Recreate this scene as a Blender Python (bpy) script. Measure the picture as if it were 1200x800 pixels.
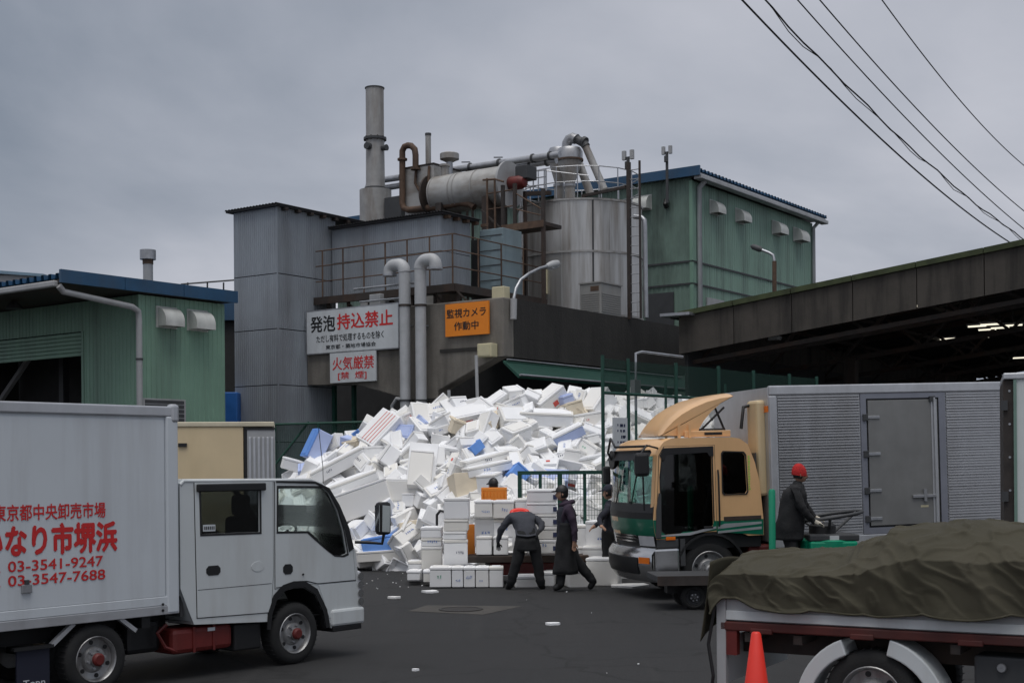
import bpy, bmesh, math, random
import numpy as np
from math import sin, cos, pi, radians, sqrt, atan2
from mathutils import Vector, Matrix, Quaternion, noise
from mathutils.geometry import tessellate_polygon

for o in list(bpy.data.objects): bpy.data.objects.remove(o)
scene = bpy.context.scene
COL = scene.collection
random.seed(7)

# ------------------------------------------------------------------ camera
FPX, CX, HY, CH, ROLL = 1600.0, 600.0, 545.0, 2.15, 0.008      # focal length, horizon, eye height, roll (1200 x 800 photo)
cam_d = bpy.data.cameras.new('camera'); cam = bpy.data.objects.new('camera', cam_d); COL.objects.link(cam)
cam_d.sensor_width = 36; cam_d.lens = FPX / 1200 * 36
cam_d.shift_y = (HY - 400) / 1200
cam_d.clip_start = .1; cam_d.clip_end = 2000
cam.location = (0, 0, CH); cam.rotation_euler = (pi / 2, ROLL, 0)
scene.camera = cam

# ------------------------------------------------------------------ sky, sun, exposure
SUN_EL, SUN_AZ = radians(76), radians(186)      # azimuth clockwise from the viewing direction
world = bpy.data.worlds.new('World'); scene.world = world; world.use_nodes = True
nt = world.node_tree; N, LK = nt.nodes, nt.links; N.clear()
def wn(t, **k):
    n = N.new(t)
    for a, b in k.items(): setattr(n, a, b)
    return n
sky = wn('ShaderNodeTexSky', sky_type='NISHITA', sun_disc=False)
sky.sun_elevation = SUN_EL; sky.sun_rotation = SUN_AZ; sky.dust_density = 3; sky.air_density = 1.5
skym = wn('ShaderNodeVectorMath', operation='SCALE'); skym.inputs['Scale'].default_value = .045
LK.new(sky.outputs[0], skym.inputs[0])
tc = wn('ShaderNodeTexCoord'); sep = wn('ShaderNodeSeparateXYZ'); LK.new(tc.outputs['Generated'], sep.inputs[0])
addz = wn('ShaderNodeMath', operation='ADD'); addz.inputs[1].default_value = .42; LK.new(sep.outputs['Z'], addz.inputs[0])
mx = wn('ShaderNodeMath', operation='MAXIMUM'); mx.inputs[1].default_value = .06; LK.new(addz.outputs[0], mx.inputs[0])
dx = wn('ShaderNodeMath', operation='DIVIDE'); LK.new(sep.outputs['X'], dx.inputs[0]); LK.new(mx.outputs[0], dx.inputs[1])
dy = wn('ShaderNodeMath', operation='DIVIDE'); LK.new(sep.outputs['Y'], dy.inputs[0]); LK.new(mx.outputs[0], dy.inputs[1])
comb = wn('ShaderNodeCombineXYZ'); LK.new(dx.outputs[0], comb.inputs[0]); LK.new(dy.outputs[0], comb.inputs[1])
mp = wn('ShaderNodeMapping'); mp.inputs['Scale'].default_value = (1.1, 1.3, 1); mp.inputs['Rotation'].default_value = (0, 0, radians(-14)); mp.inputs['Location'].default_value = (18.61, -19.534, 2.36)
LK.new(comb.outputs[0], mp.inputs[0])
nz = wn('ShaderNodeTexNoise'); nz.inputs['Scale'].default_value = .9; nz.inputs['Detail'].default_value = 7; nz.inputs['Roughness'].default_value = .5; nz.inputs['Distortion'].default_value = .5
LK.new(mp.outputs[0], nz.inputs['Vector'])
ramp = wn('ShaderNodeValToRGB'); cr = ramp.color_ramp
cr.elements[0].position = .33; cr.elements[0].color = (.160, .188, .235, 1)
cr.elements[1].position = .68; cr.elements[1].color = (.458, .465, .512, 1)
e = cr.elements.new(.5); e.color = (.292, .312, .362, 1)
LK.new(nz.outputs['Fac'], ramp.inputs[0])
# an overcast sky is a little paler towards the horizon all round
hor = wn('ShaderNodeMapRange'); hor.inputs['From Min'].default_value = 0; hor.inputs['From Max'].default_value = .34
hor.inputs['To Min'].default_value = 1.06; hor.inputs['To Max'].default_value = .98; LK.new(sep.outputs['Z'], hor.inputs['Value'])
hs = wn('ShaderNodeVectorMath', operation='SCALE'); LK.new(ramp.outputs[0], hs.inputs[0]); LK.new(hor.outputs[0], hs.inputs['Scale'])
mixs = wn('ShaderNodeMix', data_type='RGBA'); mixs.inputs['Factor'].default_value = .93
LK.new(skym.outputs[0], mixs.inputs['A']); LK.new(hs.outputs[0], mixs.inputs['B'])
bg = wn('ShaderNodeBackground'); bg.inputs['Strength'].default_value = 1.0; LK.new(mixs.outputs['Result'], bg.inputs['Color'])
out = wn('ShaderNodeOutputWorld'); LK.new(bg.outputs[0], out.inputs['Surface'])

sun_d = bpy.data.lights.new('sun', 'SUN'); sun_d.energy = 1.5; sun_d.angle = radians(50); sun_d.color = (1, .975, .94)
sun = bpy.data.objects.new('sun', sun_d); COL.objects.link(sun)
sdir = Vector((sin(SUN_AZ) * cos(SUN_EL), cos(SUN_AZ) * cos(SUN_EL), sin(SUN_EL)))
sun.rotation_euler = (-sdir).to_track_quat('-Z', 'Y').to_euler(); sun.location = (0, 0, 60)

vs = scene.view_settings; vs.view_transform = 'Standard'; vs.look = 'None'; vs.gamma = 1; vs.use_curve_mapping = False; vs.exposure = .42
scene.cycles.max_bounces = 8; scene.cycles.transparent_max_bounces = 16

# ------------------------------------------------------------------ pixels -> directions, frames
def ray(px, py):
    a = (px - CX) / FPX; b = (HY - py) / FPX
    return a * cos(ROLL) + b * sin(ROLL), -a * sin(ROLL) + b * cos(ROLL)
def at(px, py, Y):
    x, z = ray(px, py); return Vector((x * Y, Y, CH + z * Y))
def gnd(px, py, zg=0):
    x, z = ray(px, py); Y = (zg - CH) / z; return Vector((x * Y, Y, zg))
class Frame:
    """a place in the world with its own axes; p() finds where a sight line meets one of its planes"""
    def __init__(s, ox, oy, deg, pitch=0):
        s.o = Vector((ox, oy, 0)); s.a = radians(deg); s.pitch = radians(pitch)
        s.e1 = Vector((cos(s.a), sin(s.a), 0)); s.e2 = Vector((-sin(s.a), cos(s.a), 0))
    def p(s, px, py, y=None, x=None):
        rx, rz = ray(px, py); d = Vector((rx, 1, rz)); e, c = (s.e2, y) if y is not None else (s.e1, x)
        t = (c + s.o.dot(e)) / (d.x * e.x + d.y * e.y)
        w = Vector((rx * t, t, CH + rz * t)) - s.o
        return Vector((w.dot(s.e1), w.dot(s.e2), w.z))
    def loc(s, w): q = Vector(w) - s.o; return Vector((q.dot(s.e1), q.dot(s.e2), q.z))
    def world(s, v): return s.o + s.e1 * v[0] + s.e2 * v[1] + Vector((0, 0, v[2]))
W = Frame(0, 0, 0)
BASE = {}

# ------------------------------------------------------------------ objects
def tag(o, label, cat, group=None, kind=None):
    if label: o['label'] = label
    if cat: o['category'] = cat
    if group: o['group'] = group
    if kind: o['kind'] = kind
    return o
def thing(name, label, cat, fr=W, base=(0, 0, 0), group=None):
    o = bpy.data.objects.new(name, None); COL.objects.link(o); o.empty_display_size = .1
    o.location = fr.world(base); o.rotation_euler = (0, fr.pitch, fr.a)
    BASE[o.name] = Vector(base)
    return tag(o, label, cat, group)
class MB:
    def __init__(s): s.v = []; s.f = []
    def add(s, vs_, fs_):
        n = len(s.v); s.v += [Vector(v) for v in vs_]; s.f += [tuple(i + n for i in f) for f in fs_]; return s
    def box(s, x0, x1, y0, y1, z0, z1):
        return s.add([(x0, y0, z0), (x1, y0, z0), (x1, y1, z0), (x0, y1, z0), (x0, y0, z1), (x1, y0, z1), (x1, y1, z1), (x0, y1, z1)],
                     [(0, 3, 2, 1), (4, 5, 6, 7), (0, 1, 5, 4), (1, 2, 6, 5), (2, 3, 7, 6), (3, 0, 4, 7)])
    def bar(s, p0, p1, w, h=None):
        """square bar from p0 to p1"""
        p0, p1 = Vector(p0), Vector(p1); h = h or w; d = (p1 - p0).normalized()
        up = Vector((0, 0, 1)) if abs(d.z) < .95 else Vector((0, 1, 0))
        a = d.cross(up).normalized() * w / 2; b = a.normalized().cross(d) * h / 2
        vs_ = [p + i * a + j * b for p in (p0, p1) for i, j in ((-1, -1), (1, -1), (1, 1), (-1, 1))]
        return s.add(vs_, [(0, 3, 2, 1), (4, 5, 6, 7), (0, 1, 5, 4), (1, 2, 6, 5), (2, 3, 7, 6), (3, 0, 4, 7)])
    def cyl(s, p0, p1, r0, r1=None, n=16, cap=True):
        return s.tube([p0, p1], [r0, r0 if r1 is None else r1], n, cap)
    def tube(s, path, r, n=10, cap=True):
        path = [Vector(p) for p in path]; m = len(path); rr = r if isinstance(r, (list, tuple)) else [r] * m
        t0 = (path[1] - path[0]).normalized(); ref = Vector((0, 0, 1)) if abs(t0.z) < .9 else Vector((1, 0, 0))
        a = t0.cross(ref).normalized(); vs_ = []; fs_ = []; prev = t0
        for i, p in enumerate(path):
            if i == 0: t = t0
            elif i == m - 1: t = (path[i] - path[i - 1]).normalized()
            else: t = ((path[i] - path[i - 1]).normalized() + (path[i + 1] - path[i]).normalized()).normalized()
            a = prev.rotation_difference(t) @ a; a = (a - t * a.dot(t)).normalized(); prev = t; b = t.cross(a)
            for k in range(n):
                q = 2 * pi * k / n; vs_.append(p + (a * cos(q) + b * sin(q)) * rr[i])
        for i in range(m - 1):
            for k in range(n):
                k2 = (k + 1) % n; fs_.append((i * n + k, i * n + k2, (i + 1) * n + k2, (i + 1) * n + k))
        if cap: fs_.append(tuple(range(n - 1, -1, -1))); fs_.append(tuple((m - 1) * n + k for k in range(n)))
        return s.add(vs_, fs_)
    def lathe(s, prof, c, axis='z', n=24, cap=True):
        c = Vector(c); vs_ = []; fs_ = []; m = len(prof)
        for r, h in prof:
            for k in range(n):
                q = 2 * pi * k / n; a, b = r * cos(q), r * sin(q)
                vs_.append(c + (Vector((a, b, h)) if axis == 'z' else Vector((a, h, b)) if axis == 'y' else Vector((h, a, b))))
        for i in range(m - 1):
            for k in range(n):
                k2 = (k + 1) % n; fs_.append((i * n + k, i * n + k2, (i + 1) * n + k2, (i + 1) * n + k))
        if cap: fs_.append(tuple(range(n))); fs_.append(tuple((m - 1) * n + k for k in range(n)))
        return s.add(vs_, fs_)
    def panel(s, outer, d, t, plane='xz', holes=()):
        """flat plate with holes: polygon in a plane, from d to d + t on the third axis"""
        def M3(p, q):
            return Vector((p[0], q, p[1])) if plane == 'xz' else Vector((q, p[0], p[1])) if plane == 'yz' else Vector((p[0], p[1], q))
        loops = [list(outer)] + [list(h) for h in holes]
        tri = tessellate_polygon([[Vector((p[0], p[1], 0)) for p in L] for L in loops])
        pts = [p for L in loops for p in L]; n = len(pts)
        vs_ = [M3(p, d) for p in pts] + [M3(p, d + t) for p in pts]; fs_ = []
        for a in tri: fs_.append(tuple(a)); fs_.append(tuple(i + n for i in reversed(a)))
        k = 0
        for L in loops:
            m = len(L)
            for i in range(m): fs_.append((k + i, k + (i + 1) % m, n + k + (i + 1) % m, n + k + i))
            k += m
        return s.add(vs_, fs_)
    def corr(s, O, U, V, Nn, w, h, pitch, depth, flat=.5):
        """trapezoid corrugated sheet: ribs run along V, profile across U"""
        O, U, V, Nn = Vector(O), Vector(U), Vector(V), Vector(Nn)
        n = max(1, round(w / pitch)); pt = w / n; us = []
        for i in range(n):
            b = i * pt; a = pt * (1 - flat) / 2; g = pt * flat * .15
            us += [(b, 0), (b + a, 0), (b + a + g, depth), (b + pt - a - g, depth), (b + pt - a, 0)]
        us.append((w, 0)); vs_ = []
        for u, d in us: vs_ += [O + U * u + Nn * d, O + U * u + Nn * d + V * h]
        return s.add(vs_, [(2 * i, 2 * i + 2, 2 * i + 3, 2 * i + 1) for i in range(len(us) - 1)])
    def build(s, name, mat, parent=None, bevel=0, smooth=0, seg=2, xf=None):
        me = bpy.data.meshes.new(name); off = BASE.get(parent.name, Vector()) if parent is not None else Vector()
        me.from_pydata([v - off for v in s.v], [], s.f); me.update()
        bm = bmesh.new(); bm.from_mesh(me); bmesh.ops.recalc_face_normals(bm, faces=bm.faces); bm.to_mesh(me); bm.free()
        if smooth:
            me.polygons.foreach_set('use_smooth', [True] * len(me.polygons)); me.set_sharp_from_angle(angle=radians(smooth))
        o = bpy.data.objects.new(name, me); COL.objects.link(o)
        if mat: me.materials.append(mat)
        if parent is not None: o.parent = parent; BASE[o.name] = off
        if bevel:
            b = o.modifiers.new('bevel', 'BEVEL'); b.width = bevel; b.segments = seg; b.limit_method = 'ANGLE'; b.angle_limit = radians(40)
        return o
def top(mb, name, mat, label, cat, fr=W, base=None, group=None, kind=None, **k):
    """a thing that is one mesh: its verts are in frame coordinates"""
    o = mb.build(name, mat, None, **k)
    if base is None:
        base = (sum(v.x for v in mb.v) / len(mb.v), sum(v.y for v in mb.v) / len(mb.v), min(v.z for v in mb.v))
    b = Vector(base); o.data.transform(Matrix.Translation(-b)); o.location = fr.world(b); o.rotation_euler = (0, fr.pitch, fr.a)
    BASE[o.name] = b
    return tag(o, label, cat, group, kind)
def copy_tree(o, parent=None):
    c = o.copy(); COL.objects.link(c)
    if parent is not None: c.parent = parent
    BASE[c.name] = BASE.get(o.name, Vector())
    for ch in list(o.children): copy_tree(ch, c)
    return c

# ------------------------------------------------------------------ materials
MATS = {}
def mat(name, col, rough=.6, metal=0, var=.12, vscale=3., stretch=(1, 1, 1), bump=0, bscale=40., dirt=None, dirt_amt=0, dscale=1.2, dstretch=(1, 1, .12), emit=0, spec=.5, objrand=None, coat=0):
    m = bpy.data.materials.new(name); m.use_nodes = True; t = m.node_tree; n = t.nodes; l = t.links
    b = n['Principled BSDF']; b.inputs['Roughness'].default_value = rough; b.inputs['Metallic'].default_value = metal
    b.inputs['Specular IOR Level'].default_value = spec; b.inputs['Coat Weight'].default_value = coat
    tc = n.new('ShaderNodeTexCoord'); c4 = (*col, 1)
    mp = n.new('ShaderNodeMapping'); mp.inputs['Scale'].default_value = stretch; l.new(tc.outputs['Object'], mp.inputs[0])
    nz = n.new('ShaderNodeTexNoise'); nz.inputs['Scale'].default_value = vscale; nz.inputs['Detail'].default_value = 5; nz.inputs['Roughness'].default_value = .6
    l.new(mp.outputs[0], nz.inputs['Vector'])
    mr = n.new('ShaderNodeMapRange'); mr.inputs['From Min'].default_value = .25; mr.inputs['From Max'].default_value = .75
    mr.inputs['To Min'].default_value = 1 - var; mr.inputs['To Max'].default_value = 1 + var; l.new(nz.outputs['Fac'], mr.inputs['Value'])
    sc = n.new('ShaderNodeVectorMath'); sc.operation = 'SCALE'; sc.inputs[0].default_value = col; l.new(mr.outputs[0], sc.inputs['Scale'])
    last = sc.outputs[0]
    if objrand:
        oi = n.new('ShaderNodeObjectInfo'); ge = n.new('ShaderNodeNewGeometry')
        ad = n.new('ShaderNodeMath'); ad.operation = 'ADD'; l.new(oi.outputs['Random'], ad.inputs[0]); l.new(ge.outputs['Random Per Island'], ad.inputs[1])
        fr_ = n.new('ShaderNodeMath'); fr_.operation = 'FRACT'; l.new(ad.outputs[0], fr_.inputs[0])
        pw = n.new('ShaderNodeMath'); pw.operation = 'POWER'; pw.inputs[1].default_value = 2.2; l.new(fr_.outputs[0], pw.inputs[0])
        mi = n.new('ShaderNodeMix'); mi.data_type = 'RGBA'; mi.inputs['B'].default_value = (*objrand, 1); l.new(last, mi.inputs['A']); l.new(pw.outputs[0], mi.inputs['Factor']); last = mi.outputs['Result']
    if dirt:
        mp2 = n.new('ShaderNodeMapping'); mp2.inputs['Scale'].default_value = dstretch; l.new(tc.outputs['Object'], mp2.inputs[0])
        n2 = n.new('ShaderNodeTexNoise'); n2.inputs['Scale'].default_value = dscale; n2.inputs['Detail'].default_value = 8; n2.inputs['Roughness'].default_value = .65; l.new(mp2.outputs[0], n2.inputs['Vector'])
        r2 = n.new('ShaderNodeMapRange'); r2.inputs['From Min'].default_value = .46; r2.inputs['From Max'].default_value = .72; r2.inputs['To Max'].default_value = dirt_amt; l.new(n2.outputs['Fac'], r2.inputs['Value'])
        mi = n.new('ShaderNodeMix'); mi.data_type = 'RGBA'; mi.inputs['B'].default_value = (*dirt, 1); l.new(last, mi.inputs['A']); l.new(r2.outputs[0], mi.inputs['Factor']); last = mi.outputs['Result']
    l.new(last, b.inputs['Base Color'])
    rr = n.new('ShaderNodeMapRange'); rr.inputs['To Min'].default_value = max(.02, rough - .1); rr.inputs['To Max'].default_value = min(1, rough + .1); l.new(nz.outputs['Fac'], rr.inputs['Value']); l.new(rr.outputs[0], b.inputs['Roughness'])
    if bump:
        n3 = n.new('ShaderNodeTexNoise'); n3.inputs['Scale'].default_value = bscale; n3.inputs['Detail'].default_value = 4; l.new(tc.outputs['Object'], n3.inputs['Vector'])
        bp = n.new('ShaderNodeBump'); bp.inputs['Strength'].default_value = bump; bp.inputs['Distance'].default_value = .02; l.new(n3.outputs['Fac'], bp.inputs['Height']); l.new(bp.outputs[0], b.inputs['Normal'])
    if emit:
        b.inputs['Emission Color'].default_value = c4; b.inputs['Emission Strength'].default_value = emit
    MATS[name] = m; return m
def glass(name, tint, refl=1.0):
    m = bpy.data.materials.new(name); m.use_nodes = True; t = m.node_tree; n = t.nodes; l = t.links; n.clear()
    o = n.new('ShaderNodeOutputMaterial'); tr = n.new('ShaderNodeBsdfTransparent'); tr.inputs[0].default_value = (*tint, 1)
    g = n.new('ShaderNodeBsdfGlossy'); g.inputs['Roughness'].default_value = .03; g.inputs[0].default_value = (refl, refl, refl, 1)
    fz = n.new('ShaderNodeFresnel'); fz.inputs[0].default_value = 1.5; mi = n.new('ShaderNodeMixShader')
    l.new(fz.outputs[0], mi.inputs[0]); l.new(tr.outputs[0], mi.inputs[1]); l.new(g.outputs[0], mi.inputs[2]); l.new(mi.outputs[0], o.inputs[0]); return m
def netting(name, col, alpha, scale):
    """woven net: threads are opaque, the holes between them are open"""
    m = bpy.data.materials.new(name); m.use_nodes = True; t = m.node_tree; n = t.nodes; l = t.links
    b = n['Principled BSDF']; b.inputs['Base Color'].default_value = (*col, 1); b.inputs['Roughness'].default_value = .8
    tc = n.new('ShaderNodeTexCoord'); nz = n.new('ShaderNodeTexNoise'); nz.inputs['Scale'].default_value = scale; l.new(tc.outputs['Object'], nz.inputs['Vector'])
    mr = n.new('ShaderNodeMapRange'); mr.inputs['To Min'].default_value = alpha - .12; mr.inputs['To Max'].default_value = alpha + .12; l.new(nz.outputs['Fac'], mr.inputs['Value']); l.new(mr.outputs[0], b.inputs['Alpha']); return m

RUST = (.10, .045, .02); GRIME = (.035, .033, .03)
asph = mat('asphalt', (0.018, 0.018, 0.019), .85, var=.22, vscale=.5, bump=.5, bscale=120, dirt=(0.026, 0.025, 0.025), dirt_amt=.8, dscale=.22, dstretch=(1, .35, 1))
def weather_ground(m):
    t = m.node_tree; n = t.nodes; l = t.links; b = n['Principled BSDF']; src = b.inputs['Base Color'].links[0].from_socket; tc = n.new('ShaderNodeTexCoord')
    def layer(src, vec, lo, hi, col, amt, invert=False):
        mr = n.new('ShaderNodeMapRange'); mr.inputs['From Min'].default_value = lo; mr.inputs['From Max'].default_value = hi; mr.inputs['To Max'].default_value = amt; l.new(vec, mr.inputs['Value'])
        mi = n.new('ShaderNodeMix'); mi.data_type = 'RGBA'; mi.inputs['B'].default_value = (*col, 1); l.new(src, mi.inputs['A']); l.new(mr.outputs[0], mi.inputs['Factor']); return mi.outputs['Result']
    def nse(scale, stretch, det=6, rot=0, dist=0):
        mp = n.new('ShaderNodeMapping'); mp.inputs['Scale'].default_value = stretch; mp.inputs['Rotation'].default_value = (0, 0, rot); l.new(tc.outputs['Object'], mp.inputs[0]); q = n.new('ShaderNodeTexNoise'); q.inputs['Scale'].default_value = scale; q.inputs['Detail'].default_value = det; q.inputs['Distortion'].default_value = dist; l.new(mp.outputs[0], q.inputs['Vector']); return q.outputs['Fac']
    src = layer(src, nse(.9, (1, 1, 1), 8, 0, 1.0), .60, .70, (.010, .010, .010), .75)          # oil and wet stains
    src = layer(src, nse(1.1, (.12, 2.2, 1), 5, .9), .58, .72, (.014, .014, .014), .55)          # tyre marks
    src = layer(src, nse(1.3, (2.4, .10, 1), 5, .35), .60, .74, (.034, .033, .032), .55)         # worn pale lanes
    src = layer(src, nse(55, (1, 1, 1), 2), .62, .74, (.055, .054, .052), .5)                    # stone chips
    vo = n.new('ShaderNodeTexVoronoi'); vo.feature = 'DISTANCE_TO_EDGE'; vo.inputs['Scale'].default_value = .33
    wp = n.new('ShaderNodeVectorMath'); wp.operation = 'ADD'; nn = n.new('ShaderNodeTexNoise'); nn.inputs['Scale'].default_value = 1.3; l.new(tc.outputs['Object'], nn.inputs['Vector']); l.new(tc.outputs['Object'], wp.inputs[0]); l.new(nn.outputs['Color'], wp.inputs[1]); l.new(wp.outputs[0], vo.inputs['Vector'])
    iv = n.new('ShaderNodeMath'); iv.operation = 'SUBTRACT'; iv.inputs[0].default_value = 1; l.new(vo.outputs['Distance'], iv.inputs[1])
    src = layer(src, iv.outputs[0], .988, .996, (.008, .008, .008), .8); l.new(src, b.inputs['Base Color'])
weather_ground(asph)
patchm = mat('asphalt_patch', (.060, .055, .049), .85, var=.3, vscale=4, bump=.4, bscale=90)
ironm = mat('cast_iron', (.035, .032, .03), .7, .3, var=.3, vscale=20)
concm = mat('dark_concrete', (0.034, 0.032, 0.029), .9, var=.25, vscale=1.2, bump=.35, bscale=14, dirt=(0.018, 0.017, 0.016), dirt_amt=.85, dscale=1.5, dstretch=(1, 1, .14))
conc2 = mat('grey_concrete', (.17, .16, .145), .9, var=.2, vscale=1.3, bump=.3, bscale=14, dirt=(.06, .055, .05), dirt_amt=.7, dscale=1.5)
fasc = mat('stained_fascia', (.066, .058, .049), .9, var=.3, vscale=1.1, bump=.3, bscale=12, dirt=(0.014, 0.013, 0.012), dirt_amt=.95, dscale=2.6, dstretch=(1, 1, .1))
greenw = mat('green_sheet', (0.230, 0.355, 0.285), .55, var=.12, vscale=.8, dirt=(0.090, 0.125, 0.105), dirt_amt=.75, dscale=1.6, dstretch=(1, 1, .08))
greenl = mat('green_sheet_light', (0.200, 0.335, 0.250), .55, var=.1, vscale=.8, dirt=(0.110, 0.165, 0.130), dirt_amt=.7, dscale=1.6, dstretch=(1, 1, .08))
bluer = mat('blue_roof', (.018, .075, .155), .45, var=.2, vscale=2, dirt=(.05, .06, .07), dirt_amt=.4)
greyc = mat('grey_cladding', (0.300, 0.328, 0.360), .5, .15, var=.1, vscale=1.1, dirt=(0.160, 0.165, 0.170), dirt_amt=.6, dscale=1.3, dstretch=(1, 1, .1))
darkr = mat('dark_roof_edge', (.03, .03, .032), .8, var=.3)
galv = mat('galvanised', (.42, .43, .45), .42, .7, var=.18, vscale=6, dirt=(.16, .14, .12), dirt_amt=.5)
steel = mat('stainless_tank', (.52, .512, .495), .36, .7, var=.18, vscale=2.2, stretch=(1, 1, .08), dirt=(.17, .13, .09), dirt_amt=.85, dscale=3.4, dstretch=(1, 1, .06))
pvc = mat('grey_pipe', (0.420, 0.430, 0.440), .5, var=.12, vscale=3, dirt=(0.200, 0.200, 0.195), dirt_amt=.5)
rustm = mat('rusty_steel', (.12, .075, .05), .8, .2, var=.4, vscale=7, dirt=(.05, .035, .03), dirt_amt=.8)
brownst = mat('brown_steelwork', (.05, .042, .038), .7, .3, var=.35, vscale=5, dirt=RUST, dirt_amt=.5)
stackm = mat('stack_steel', (0.370, 0.365, 0.355), .6, .3, var=.2, vscale=3, dirt=(0.150, 0.110, 0.075), dirt_amt=.8, dscale=2.5)
lagg = mat('vessel_lagging', (.41, .405, .39), .5, .3, var=.15, vscale=2.5, dirt=(0.170, 0.130, 0.090), dirt_amt=.8, dscale=2., dstretch=(.3, 1, 1))
dgrey = mat('dark_grey', (.05, .052, .055), .6, var=.2)
black = mat('black_plastic', (.012, .012, .013), .5, var=.2)
rubber = mat('tyre_rubber', (.018, .018, .018), .85, var=.3, vscale=8, bump=.2, bscale=60)
rimst = mat('wheel_rim', (.38, .38, .38), .4, .7, var=.2, vscale=9, dirt=(.08, .06, .05), dirt_amt=.7, dscale=6)
white = mat('white_paint', (.60, .63, .635), .35, var=.05, vscale=1.4, dirt=(.40, .385, .36), dirt_amt=.5, dscale=2.2, coat=.3)
boxw = mat('white_box_panel', (.60, .635, .665), .5, var=.05, vscale=1.0, dirt=(.40, .40, .41), dirt_amt=.6, dscale=2.0, dstretch=(1, 1, .07))
alu = mat('aluminium', (.55, .56, .58), .38, .55, var=.1, vscale=5, dirt=(.3, .29, .28), dirt_amt=.4)
aluc = mat('aluminium_sheet', (.58, .585, .60), .40, .6, var=.07, vscale=3, dirt=(.33, .31, .29), dirt_amt=.5)
aludoor = mat('door_sheet', (0.240, 0.240, 0.233), .45, .35, var=.12, vscale=2.5, dirt=(.19, .185, .175), dirt_amt=.6)
peach = mat('peach_paint', (.77, .470, .230), .38, var=.05, vscale=2, dirt=(0.500, 0.310, 0.150), dirt_amt=.4, coat=.35)
tgreen = mat('dark_green_paint', (.0, .135, .075), .35, var=.1, coat=.3)
chrome = mat('chrome', (.6, .6, .6), .18, .95, var=.1)
lampc = mat('lamp_lens', (.55, .56, .58), .15, .2, var=.1)
amber = mat('amber_lens', (.75, .17, .01), .25, var=.1)
redl = mat('red_paint', (.14, .016, .013), .5, var=.25, vscale=4, dirt=(.05, .02, .018), dirt_amt=.5)
redp = mat('red_lettering', (.60, .022, .022), .6, var=.06)
inkk = mat('black_lettering', (.012, .012, .013), .6, var=.1)
blueink = mat('blue_print', (.10, .21, .55), .7, var=.25, vscale=20)
redink = mat('red_print', (.62, .10, .08), .7, var=.25, vscale=20)
navyink = mat('navy_print', (.03, .04, .10), .7, var=.2)
grnink = mat('green_print', (.03, .38, .22), .7, var=.2)
limeink = mat('lime_print', (.30, .62, .08), .7, var=.2)
signw = mat('sign_white', (.62, .65, .67), .5, var=.06, dirt=(.42, .42, .41), dirt_amt=.5)
orange = mat('orange_sign', (.80, .235, .012), .5, var=.05)
orangep = mat('orange_plastic', (.80, .26, .03), .5, var=.1)
foam = mat('foam', (.88, .885, .895), .75, var=.03, vscale=4, bump=.08, bscale=90, objrand=(.78, .76, .71), spec=.25)
foamy = mat('stained_foam', (.70, .62, .49), .8, var=.12, vscale=3, spec=.2)
foambl = mat('blue_foam', (.16, .34, .78), .7, var=.1, spec=.3)
foambl2 = mat('pale_blue_foam', (.45, .53, .78), .7, var=.1, spec=.3)
cream = mat('cream_panel', (0.700, 0.560, 0.350), .5, var=.08, vscale=1.5, dirt=(0.500, 0.380, 0.200), dirt_amt=.5)
lgrey = mat('light_grey_paint', (.37, .375, .38), .5, var=.1, dirt=(.25, .24, .23), dirt_amt=.5)
hood = mat('vent_hood', (0.560, 0.570, 0.540), .5, var=.1, dirt=(.25, .25, .23), dirt_amt=.5)
tarp = mat('olive_tarp', (0.056, 0.051, 0.034), .82, var=.14, vscale=1.6, bump=.25, bscale=220, dirt=(.070, .062, .046), dirt_amt=.5, dscale=1.4, dstretch=(1, 1, 1), spec=.25)
coner = mat('cone_red', (.75, .035, .02), .45, var=.08)
fgreen = mat('fence_green', (.010, .058, .040), .5, .1, var=.2, vscale=8)
tgrn = mat('bright_green_paint', (.0, .30, .16), .45, var=.1, dirt=(.02, .12, .07), dirt_amt=.4)
cabl = mat('light_blue_cabinet', (.22, .29, .32), .5, var=.12, dirt=(.14, .17, .18), dirt_amt=.6)
ivory = mat('ivory_plastic', (.55, .50, .33), .5, var=.1)
acm = mat('ac_casing', (.27, .268, .255), .5, var=.1, dirt=(.22, .2, .17), dirt_amt=.5)
skin = mat('skin', (.42, .24, .16), .6, var=.08)
navy = mat('navy_cloth', (.022, .024, .036), .9, var=.3, vscale=9, bump=.3, bscale=30)
darkc = mat('dark_cloth', (.013, .0135, .015), .9, var=.3, vscale=9, bump=.3, bscale=30)
slate = mat('slate_cloth', (.040, .043, .054), .9, var=.3, vscale=9, bump=.3, bscale=30)
purple = mat('plum_cloth', (.035, .022, .04), .9, var=.3, vscale=9)
boots = mat('boots', (.012, .012, .012), .5, var=.2)
redc = mat('red_knit', (.45, .02, .02), .95, var=.25, vscale=30, bump=.5, bscale=80)
hairm = mat('hair', (.008, .007, .007), .6, var=.2)
glove = mat('work_glove', (.52, .48, .40), .9, var=.15)
clear = glass('clear_glass', (.90, .95, .93)); tint = glass('tinted_glass', (.34, .36, .36)); wsg = glass('windscreen_glass', (.55, .72, .68)); darkg = glass('dark_glass', (.14, .15, .15))
mirg = mat('mirror_glass', (.7, .72, .74), .06, 1, var=.02)
netg = netting('green_net', (.005, .035, .024), .62, 3); netc = netting('clear_net', (.25, .32, .30), .16, 3)
tube_on = mat('lit_tube', (1, .93, .75), .5, var=0, emit=.8)
soil = mat('dark_interior', (.03, .03, .03), .9, var=.3)

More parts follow.
